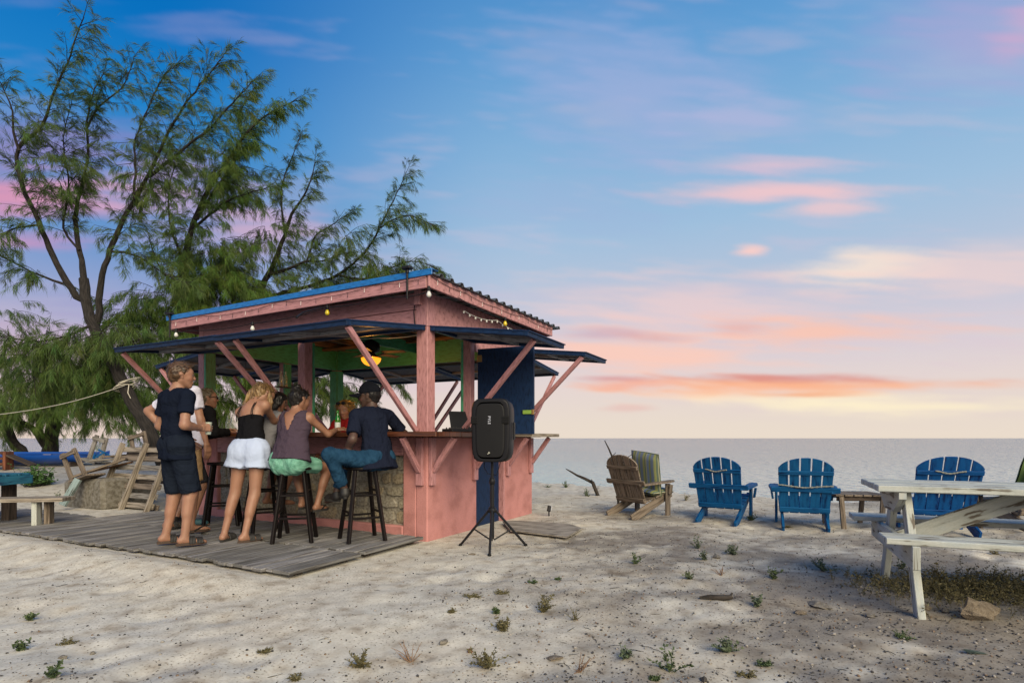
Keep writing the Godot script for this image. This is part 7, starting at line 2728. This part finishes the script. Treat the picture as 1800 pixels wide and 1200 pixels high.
func build_people() -> void:
	fold.seed = 3
	fold.frequency = 1.0
	fold.fractal_octaves = 2
	var fair := Color(0.27, 0.140, 0.092)
	var tanned := Color(0.24, 0.118, 0.074)
	var dark := Color(0.065, 0.034, 0.024)
	var black_strap := mat("strap_black", lin(0.012, 0.011, 0.011), 0.6)
	var brown_sole := mat("sole_brown", lin(0.055, 0.033, 0.022), 0.85)
	var black_sole := mat("sole_black", lin(0.018, 0.017, 0.016), 0.85)
	# local point of a place in the photograph
	var L := func(base: Vector3, psi: float, px: float, py: float, d: float) -> Vector3:
		return turned(base, -psi).affine_inverse() * at(px, py, d)
	# 1 --- the boy in navy
	var base := Vector3(-3.165, 0.075, -5.36)
	var f := figure({"label": "boy standing nearest on the deck in navy tee, dark shorts and sandals, holding a cup", "base": base, "psi": 36.0, "s": 0.98, "tone": fair, "brow": Color(0.09, 0.055, 0.03),
		"pelvis": Vector3(0.0, 0.925, 0.0), "lean": -1.0, "twist": -4.0, "head": [20.0, -2.0, 0.0], "head_shift": Vector3(0.03, 0, -0.02),
		"hand_l": Vector3(-0.23, 0.98, -0.17), "hand_r": Vector3(0.13, 1.09, -0.16), "pole_l": Vector3(-0.5, -0.3, 0.8), "pole_r": Vector3(0.35, -0.8, 0.35),
		"hand_dir_r": Vector3(-0.05, 0.10, -1), "back_r": Vector3(1, 0.1, 0), "curl_r": 48.0,
		"foot_l": Vector3(-0.13, 0.075, 0.04), "foot_r": Vector3(0.12, 0.075, -0.02), "toe_l": Vector3(0.22, -0.10, -1), "toe_r": Vector3(0.28, -0.10, -1), "girth": 0.88})
	shirt(f, cloth("navy_tee", lin(0.007, 0.010, 0.020)), "tee_shirt", 0.62, 0.13, 0.017, 0.026)
	trousers(f, cloth("dark_shorts", lin(0.010, 0.014, 0.024)), "shorts", 1.0, 0.036)
	sandal(f, f.KL[1], f.toe_l, brown_sole, black_strap, "slide")
	sandal(f, f.KR[1], f.toe_r, brown_sole, black_strap, "slide")
	hair(f, hair_mat("hair_light_brown", lin(0.15, 0.082, 0.036)), "short")
	var hand_at: Vector3 = f.t.transform * (f.R[1] + Vector3(-0.028, 0.0, -0.085))
	var cup := thing("plastic_cup", "clear plastic cup held in the hand of the boy in navy", "cup", Transform3D(Basis(), hand_at - Vector3(0, 0.06, 0)))
	put("cup", one(func(b: MB) -> void:
		b.lathe([Vector2(0.0, 0.0), Vector2(0.024, 0.0), Vector2(0.033, 0.12), Vector2(0.0315, 0.12), Vector2(0.023, 0.004), Vector2(0.0, 0.004)], Transform3D(), 16)), M["clear_glass"], cup)
	# 2 --- the man in a pale tee behind him
	base = Vector3(-3.70, 0.07, -6.26)
	f = figure({"label": "man half hidden behind the boy, in pale lavender tee and khaki shorts", "base": base, "psi": 22.0, "s": 1.05, "tone": fair, "brow": Color(0.06, 0.035, 0.02),
		"pelvis": Vector3(0.11, 0.985, 0.0), "lean": 3.0, "roll": -8.0, "twist": 2.0, "head": [46.0, 2.0, 0.0],
		"hand_l": Vector3(-0.27, 1.10, -0.05), "hand_r": Vector3(0.36, 0.86, -0.10), "pole_l": Vector3(-1.0, 0.0, 0.3), "pole_r": Vector3(0.6, -0.2, 0.6), "back_l": Vector3(-0.4, 0.4, 1), "hand_dir_l": Vector3(0.6, -0.5, -0.5),
		"foot_l": Vector3(-0.12, 0.075, 0.0), "foot_r": Vector3(0.30, 0.075, 0.06), "toe_l": Vector3(-0.1, -0.1, -1), "toe_r": Vector3(0.35, -0.1, -1), "girth": 1.18})
	shirt(f, cloth("pale_tee", lin(0.50, 0.50, 0.62)), "tee_shirt", 0.62, 0.10, 0.024, 0.015)
	trousers(f, cloth("khaki_shorts", lin(0.34, 0.225, 0.12)), "shorts", 0.95, 0.035)
	sandal(f, f.KL[1], f.toe_l, black_sole, black_strap, "slide")
	sandal(f, f.KR[1], f.toe_r, brown_sole, black_strap, "flip")
	hair(f, hair_mat("hair_dark_brown", lin(0.03, 0.018, 0.012)), "short")
	# 3 --- the man in black at the bar
	base = Vector3(-3.80, 0.05, -6.72)
	f = figure({"label": "grey-blond man with black glasses in a black sweater leaning on the bar", "base": base, "psi": 48.0, "s": 0.98, "tone": fair, "brow": Color(0.16, 0.12, 0.08),
		"pelvis": Vector3(-0.02, 0.90, 0.02), "lean": 22.0, "head": [8.0, -4.0, 0.0], "head_shift": Vector3(-0.02, -0.02, 0.03),
		"hand_l": L.call(base, 48.0, 398, 757, 7.02), "hand_r": L.call(base, 48.0, 402, 759, 6.84), "pole_l": Vector3(-0.7, -0.5, 0.3), "pole_r": Vector3(0.6, -0.7, 0.2),
		"back_l": Vector3(-0.2, 1, 0), "back_r": Vector3(0.2, 1, 0), "curl_l": 20.0, "curl_r": 20.0,
		"foot_l": Vector3(-0.15, 0.075, 0.12), "foot_r": Vector3(0.14, 0.075, 0.02)})
	shirt(f, cloth("black_sweater", lin(0.010, 0.010, 0.012)), "sweater", 1.92, 0.10, 0.02, 0.01)
	trousers(f, cloth("dark_trousers", lin(0.035, 0.035, 0.042)), "shorts", 0.96, 0.03)
	var teal_upper := mat("teal_upper", lin(0.02, 0.07, 0.09), 0.7)
	sandal(f, f.KL[1], f.toe_l, black_sole, black_strap, "shoe", "shoe")
	sandal(f, f.KR[1], f.toe_r, black_sole, teal_upper, "shoe", "shoe")
	hair(f, hair_mat("hair_ash", lin(0.30, 0.25, 0.17)), "swept")
	var gl := MB.new()
	for e in [-1, 1]:
		gl.tube([Vector3(e * 0.012, 0.012, -0.110), Vector3(e * 0.014, 0.026, -0.110), Vector3(e * 0.052, 0.028, -0.100), Vector3(e * 0.056, 0.010, -0.096), Vector3(e * 0.045, -0.008, -0.100), Vector3(e * 0.018, -0.006, -0.108), Vector3(e * 0.012, 0.012, -0.110)], [0.0036], 5)
		gl.tube([Vector3(e * 0.055, 0.022, -0.098), Vector3(e * 0.080, 0.022, -0.06), Vector3(e * 0.085, 0.02, 0.01)], [0.0034], 5)
	gl.tube([Vector3(-0.014, 0.02, -0.111), Vector3(0.014, 0.02, -0.111)], [0.003], 5)
	var glo := put("glasses", gl, M["black_plastic"], f.t)
	glo.transform = f.hx
	# 4 --- the blonde woman in white shorts
	base = Vector3(-2.74, 0.055, -5.62)
	f = figure({"label": "blonde woman standing in black camisole and white shorts, leaning towards the bar", "base": base, "psi": 8.0, "s": 0.965, "female": true, "tone": fair, "brow": Color(0.2, 0.13, 0.06),
		"pelvis": Vector3(0.085, 0.90, -0.11), "lean": 20.0, "roll": -9.0, "twist": 14.0, "head": [38.0, 34.0, 14.0], "head_shift": Vector3(0.06, -0.02, -0.02),
		"hand_l": L.call(base, 8.0, 452, 765, 6.55), "hand_r": L.call(base, 8.0, 497, 765, 6.42), "pole_l": Vector3(-0.6, -0.8, 0.2), "pole_r": Vector3(0.7, -0.9, 0.1),
		"back_l": Vector3(0, 1, 0), "back_r": Vector3(0, 1, 0), "foot_l": Vector3(-0.115, 0.07, 0.0), "foot_r": Vector3(0.125, 0.07, 0.03), "toe_l": Vector3(-0.1, -0.1, -1), "toe_r": Vector3(0.55, -0.1, -1)})
	# camisole: the body from the hips to under the arms
	var bones: Array = f.torso.call(0.012, f.pelvis + f.u * 0.075, true)
	bones[1][7] = true
	bones[1][1] = f.pelvis + f.u * 0.345
	put("camisole", folds(skin(bones, 0.011), 0.008, Vector3(9, 5, 9)), cloth("black_jersey", lin(0.008, 0.008, 0.010)), f.t)
	straps(f, M["black_jersey"], 0.345, [-0.112, -0.092, 0.078, 0.098])
	var pale := cloth("white_shorts", lin(0.38, 0.45, 0.62))
	pale.heightmap_scale = 0.6
	trousers(f, pale, "shorts", 0.36, 0.03, 0.06, 0.038)
	sandal(f, f.KL[1], f.toe_l, black_sole, black_strap, "slide")
	sandal(f, f.KR[1], f.toe_r, brown_sole, black_strap, "slide")
	var blonde := hair_mat("hair_blonde", lin(0.42, 0.27, 0.115))
	hair(f, blonde, "pony")
	ponytail(f, blonde)
	# 5 --- the dark-haired woman with sunglasses on her head
	base = Vector3(-2.70, 0.05, -6.08)
	f = figure({"label": "dark-haired woman with sunglasses on her head, bent over the bar between two women", "base": base, "psi": 22.0, "s": 0.95, "female": true, "tone": tanned, "brow": Color(0.02, 0.012, 0.01),
		"pelvis": Vector3(0, 0.83, 0.03), "lean": 22.0, "head": [52.0, 22.0, 8.0],
		"hand_l": L.call(base, 22.0, 470, 764, 6.75), "hand_r": L.call(base, 22.0, 505, 763, 6.60), "pole_l": Vector3(-0.7, -0.6, 0), "pole_r": Vector3(0.7, -0.6, 0), "back_l": Vector3(0, 1, 0), "back_r": Vector3(0, 1, 0),
		"foot_l": Vector3(-0.10, 0.36, -0.20), "foot_r": Vector3(0.10, 0.36, -0.20)})
	shirt(f, cloth("grey_tee", lin(0.20, 0.20, 0.22)), "tee_shirt", 0.6, 0.08)
	trousers(f, cloth("grey_shorts", lin(0.06, 0.06, 0.07)), "shorts", 0.6, 0.03)
	hair(f, hair_mat("hair_black", lin(0.012, 0.008, 0.008)), "bob")
	sunglasses(f, 0.085, 24.0)
	# 6 --- the seated woman in the purple tank top
	base = Vector3(-2.17, 0.05, -5.68)
	f = figure({"label": "woman with a black bun seated in a purple-grey tank top and mint shorts", "base": base, "psi": 10.0, "s": 0.925, "female": true, "tone": tanned, "brow": Color(0.02, 0.012, 0.01),
		"pelvis": Vector3(-0.02, 0.805, 0.06), "lean": 14.0, "twist": 6.0, "head": [26.0, 14.0, 4.0], "girth": 1.28,
		"hand_l": L.call(base, 10.0, 492, 764, 6.30), "hand_r": L.call(base, 10.0, 592, 755, 6.07), "pole_l": Vector3(-0.8, -0.8, 0.2), "pole_r": Vector3(0.5, -0.8, 0.3), "hand_dir_r": Vector3(0.62, 0.10, -0.4), "back_r": Vector3(0.3, 1, 0.4), "curl_r": 42.0, "back_l": Vector3(0, 1, 0),
		"foot_l": Vector3(-0.05, 0.36, -0.22), "foot_r": Vector3(0.13, 0.34, -0.20), "knee_l": Vector3(-0.4, 0.5, -1), "knee_r": Vector3(0.4, 0.5, -1)})
	var mint := cloth("mint_shorts", lin(0.30, 0.48, 0.42))
	mint.albedo_texture = colour_texture(noise_bytes(256, 0.03, 4, 61), 256, [[0.2, Color(0.60, 0.74, 0.69)], [0.5, Color(0.70, 0.83, 0.78)], [0.8, Color(0.80, 0.90, 0.86)]])
	bones = f.torso.call(0.014, f.pelvis - f.u * 0.015, true)
	bones[0][2] += 0.022
	bones[1][1] = f.pelvis + f.u * 0.415
	var vneck: Vector3 = f.neck + Vector3(0, 0.0, 0.06)
	# the back of the top falls from the straps to a point between the shoulder blades
	for e in [-1, 1]:
		bones.append(bone(f.pelvis + f.u * 0.33 + f.rt * e * 0.085, f.neck - f.u * 0.035 + f.rt * e * 0.095, 0.088, 0.055, 0.03, Vector3.ZERO, 1.0, false, true))
	put("tank_top", folds(skin(bones, 0.011, [], [[f.neck + f.u * 0.05 + Vector3(0, 0, 0.06), 0.112, f.neck - f.u * 0.175 + Vector3(0, 0, 0.135), 0.004], [f.neck + f.u * 0.02 + Vector3(0, 0, -0.08), 0.1, f.neck + f.u * 0.02 + Vector3(0, 0, -0.08), 0.1]]), 0.005, Vector3(6, 14, 6)), cloth("purple_tank", lin(0.055, 0.040, 0.058)), f.t)
	trousers(f, mint, "shorts", 0.62, 0.018, 0.03)
	sandal(f, f.KL[1], f.toe_l, black_sole, black_strap, "flip")
	sandal(f, f.KR[1], f.toe_r, black_sole, black_strap, "flip")
	hair(f, M["hair_black"], "bun")
	# 7 --- the woman behind the bar
	base = Vector3(-2.0, -0.04, -6.95)
	f = figure({"label": "blonde woman in a red top standing inside the bar, facing the guests", "base": base, "psi": 196.0, "s": 0.90, "female": true, "tone": Color(0.30, 0.14, 0.085), "brow": Color(0.2, 0.11, 0.05),
		"pelvis": Vector3(0, 0.86, 0.02), "lean": 5.0, "head": [-6.0, 14.0, -4.0],
		"hand_l": Vector3(-0.22, 0.92, -0.30), "hand_r": Vector3(0.22, 0.92, -0.30), "pole_l": Vector3(-0.8, -0.5, 0.3), "pole_r": Vector3(0.8, -0.5, 0.3), "foot_l": Vector3(-0.1, 0.075, 0), "foot_r": Vector3(0.1, 0.075, 0)})
	shirt(f, cloth("red_top", lin(0.24, 0.014, 0.014)), "red_top", 0.6, 0.10)
	trousers(f, M["dark_trousers"], "trousers", 1.9, 0.02)
	hair(f, hair_mat("hair_golden", lin(0.52, 0.27, 0.05)), "bob")
	sunglasses(f, 0.088, 8.0)
	# 8 --- the man in the cap
	base = Vector3(-1.395, 0.05, -5.70)
	f = figure({"label": "man seated sideways in dark navy shirt, black cap and blue jeans", "base": base, "psi": -52.0, "s": 0.95, "tone": dark, "brow": Color(0.01, 0.008, 0.006),
		"girth": 0.9, "pelvis": Vector3(0.03, 0.815, 0.04), "lean": 10.0, "twist": 8.0, "head": [-34.0, 3.0, 0.0],
		"hand_l": L.call(base, -52.0, 606, 800, 5.62), "hand_r": L.call(base, -52.0, 672, 757, 6.0), "pole_l": Vector3(-0.6, -0.6, 0.9), "pole_r": Vector3(0.9, -0.4, 0.9), "back_l": Vector3(-0.4, 0.9, 0), "back_r": Vector3(0.2, 1, 0),
		"foot_l": L.call(base, -52.0, 606, 862, 5.58), "foot_r": L.call(base, -52.0, 590, 868, 5.80), "knee_l": L.call(base, -52.0, 552, 790, 5.45) - Vector3(0, 0.85, 0), "knee_r": L.call(base, -52.0, 572, 770, 5.9) - Vector3(0, 0.85, 0),
		"toe_l": Vector3(0.6, -0.3, -1), "toe_r": Vector3(0.0, -0.3, -1)})
	shirt(f, cloth("navy_shirt", lin(0.010, 0.013, 0.026)), "navy_shirt", 0.80, 0.11, 0.017, 0.03)
	put("collar", skin([bone(f.neck - f.rt * 0.055, f.neck + f.rt * 0.055 , 0.045, 0.045, 0.03), bone(f.neck + Vector3(0, -0.01, 0.035), f.neck + Vector3(0, 0.028, 0.03), 0.055, 0.052, 0.02, Vector3.ZERO, 1.0, false, true)], 0.01), M["navy_shirt"], f.t)
	var denim := cloth("blue_jeans", lin(0.016, 0.048, 0.092))
	denim.albedo_texture = colour_texture(noise_bytes(256, 0.02, 5, 62), 256, [[0.2, Color(0.80, 0.83, 0.86)], [0.5, Color(0.90, 0.92, 0.93)], [0.8, Color(1, 1, 1)]])
	trousers(f, denim, "jeans", 1.86, 0.016, 0.03)
	sandal(f, f.KL[1], f.toe_l, black_sole, black_strap, "shoe", "shoe")
	sandal(f, f.KR[1], f.toe_r, black_sole, black_strap, "shoe", "shoe")
	hair(f, M["hair_black"], "cap")
	var hs: float = f.hs
	var capb := skin([bone(Vector3(0, 0.055, 0.03) * hs, Vector3(0, 0.060, -0.018) * hs, 0.094 * hs, 0.090 * hs, 0.03), bone(Vector3(0, 0.13, 0.0) * hs, Vector3(0, 0.135, -0.02) * hs, 0.03 * hs, 0.03 * hs, 0.04)], 0.0075, [[Vector3(0, 0.035, 0) * hs, Vector3(0, -1, 0.05)]])
	var capt := thing("baseball_cap", "plain black cap with a curved brim on the seated man's head", "cap", f.t.transform * f.hx)
	put("crown", capb, cloth("cap_black", lin(0.009, 0.010, 0.014)), capt)
	var br := MB.new()
	for side in [1.0, -1.0]:
		var f0 := br.v.size()
		for j in 7:
			for i in 13:
				var a := lerpf(-1.15, 1.15, i / 12.0)
				var rr := lerpf(0.080, 0.100 + 0.10 * pow(cos(a * 1.2), 0.6) if cos(a * 1.2) > 0.0 else 0.098, j / 6.0)
				var x := sin(a) * rr * 0.92
				br.vert(Vector3(x, 0.045 - 0.014 * pow(absf(x) / 0.07, 2.0) - 0.010 * j / 6.0 + side * 0.002, -0.018 - cos(a) * rr) * hs, Vector3.UP, Vector2(x, rr))
		for j in 6:
			for i in 12:
				var q := f0 + j * 13 + i
				if side > 0.0:
					br.ix.append_array([q, q + 13, q + 1, q + 1, q + 13, q + 14])
				else:
					br.ix.append_array([q, q + 1, q + 13, q + 1, q + 14, q + 13])
	br.smooth()
	put("brim", br, M["cap_black"], capt)


func straps(f: Dictionary, m: Material, low: float, xs: Array) -> void:
	var b := MB.new()
	for x: float in xs:
		var p0: Vector3 = f.pelvis + f.u * (low - 0.01) + f.rt * x
		var pts := []
		for i in 8:
			var g := i / 7.0
			var p: Vector3 = p0.lerp(f.neck - f.u * 0.01 + f.rt * x * 0.95, g)
			pts.append(p + Vector3(0, 0.012 * g, 0.106 + 0.02 * sin(g * PI) - 0.044 * g * g))
		b.tube(pts, [0.0042], 5)
	put("straps", b, m, f.t)


func ponytail(f: Dictionary, m: Material) -> void:
	var hx: Transform3D = f.hx
	var bones := []
	var r := RandomNumberGenerator.new()
	r.seed = 4
	var root := hx * Vector3(-0.02, 0.075, 0.095)
	for i in 11:
		var spread := Vector3(r.randf_range(-0.055, 0.055), 0, r.randf_range(-0.03, 0.03))
		var p1 := root + Vector3(-0.035, -0.07, 0.04) + spread * 0.5
		var p2 := root + Vector3(-0.05, -0.20, 0.055) + spread * 1.25
		var p3 := root + Vector3(-0.015 + r.randf_range(-0.04, 0.05), -0.31 + r.randf_range(-0.05, 0.03), 0.05) + spread * 1.3
		bones.append(bone(root, p1, 0.020, 0.020, 0.008))
		bones.append(bone(p1, p2, 0.020, 0.017, 0.006))
		bones.append(bone(p2, p3, 0.017, 0.006, 0.006))
	for i in 8:
		# loose locks round the face and shoulder
		var e := r.randf_range(-1, 1)
		var p0 := hx * Vector3(0.06 + r.randf_range(-0.02, 0.02), 0.03, -0.02 + 0.02 * e)
		var p1 := p0 + Vector3(0.02, -0.10, 0.01)
		bones.append(bone(p0, p1, 0.014, 0.012, 0.006))
		bones.append(bone(p1, p1 + Vector3(r.randf_range(-0.05, 0.02), -0.09, 0.02), 0.012, 0.004, 0.006))
	put("ponytail", folds(skin(bones, 0.0068), 0.007, Vector3(34, 8, 34)), m, f.t)
	put("hair_tie", one(func(b: MB) -> void:
		b.ball(Transform3D(Basis().scaled(Vector3(0.024, 0.02, 0.024)), root), 6, 10)), M["black_rubber"], f.t)


func sunglasses(f: Dictionary, y: float, tilt: float) -> void:
	var b := MB.new()
	for e in [-1, 1]:
		b.ball(Transform3D(Basis(Vector3.RIGHT, 0.7).scaled(Vector3(0.03, 0.019, 0.008)), Vector3(e * 0.034, 0.0, 0.0)), 8, 12)
		b.tube([Vector3(e * 0.06, 0.005, 0.0), Vector3(e * 0.088, -0.004, 0.05), Vector3(e * 0.09, -0.03, 0.11)], [0.0038], 5)
	b.tube([Vector3(-0.012, 0.006, -0.002), Vector3(0.012, 0.006, -0.002)], [0.0038], 5)
	var o := put("sunglasses", b, M["black_plastic"], f.t)
	o.transform = (f.hx as Transform3D) * Transform3D(Basis(Vector3.RIGHT, deg_to_rad(12.0)), Vector3(0, y + 0.012, -0.088))
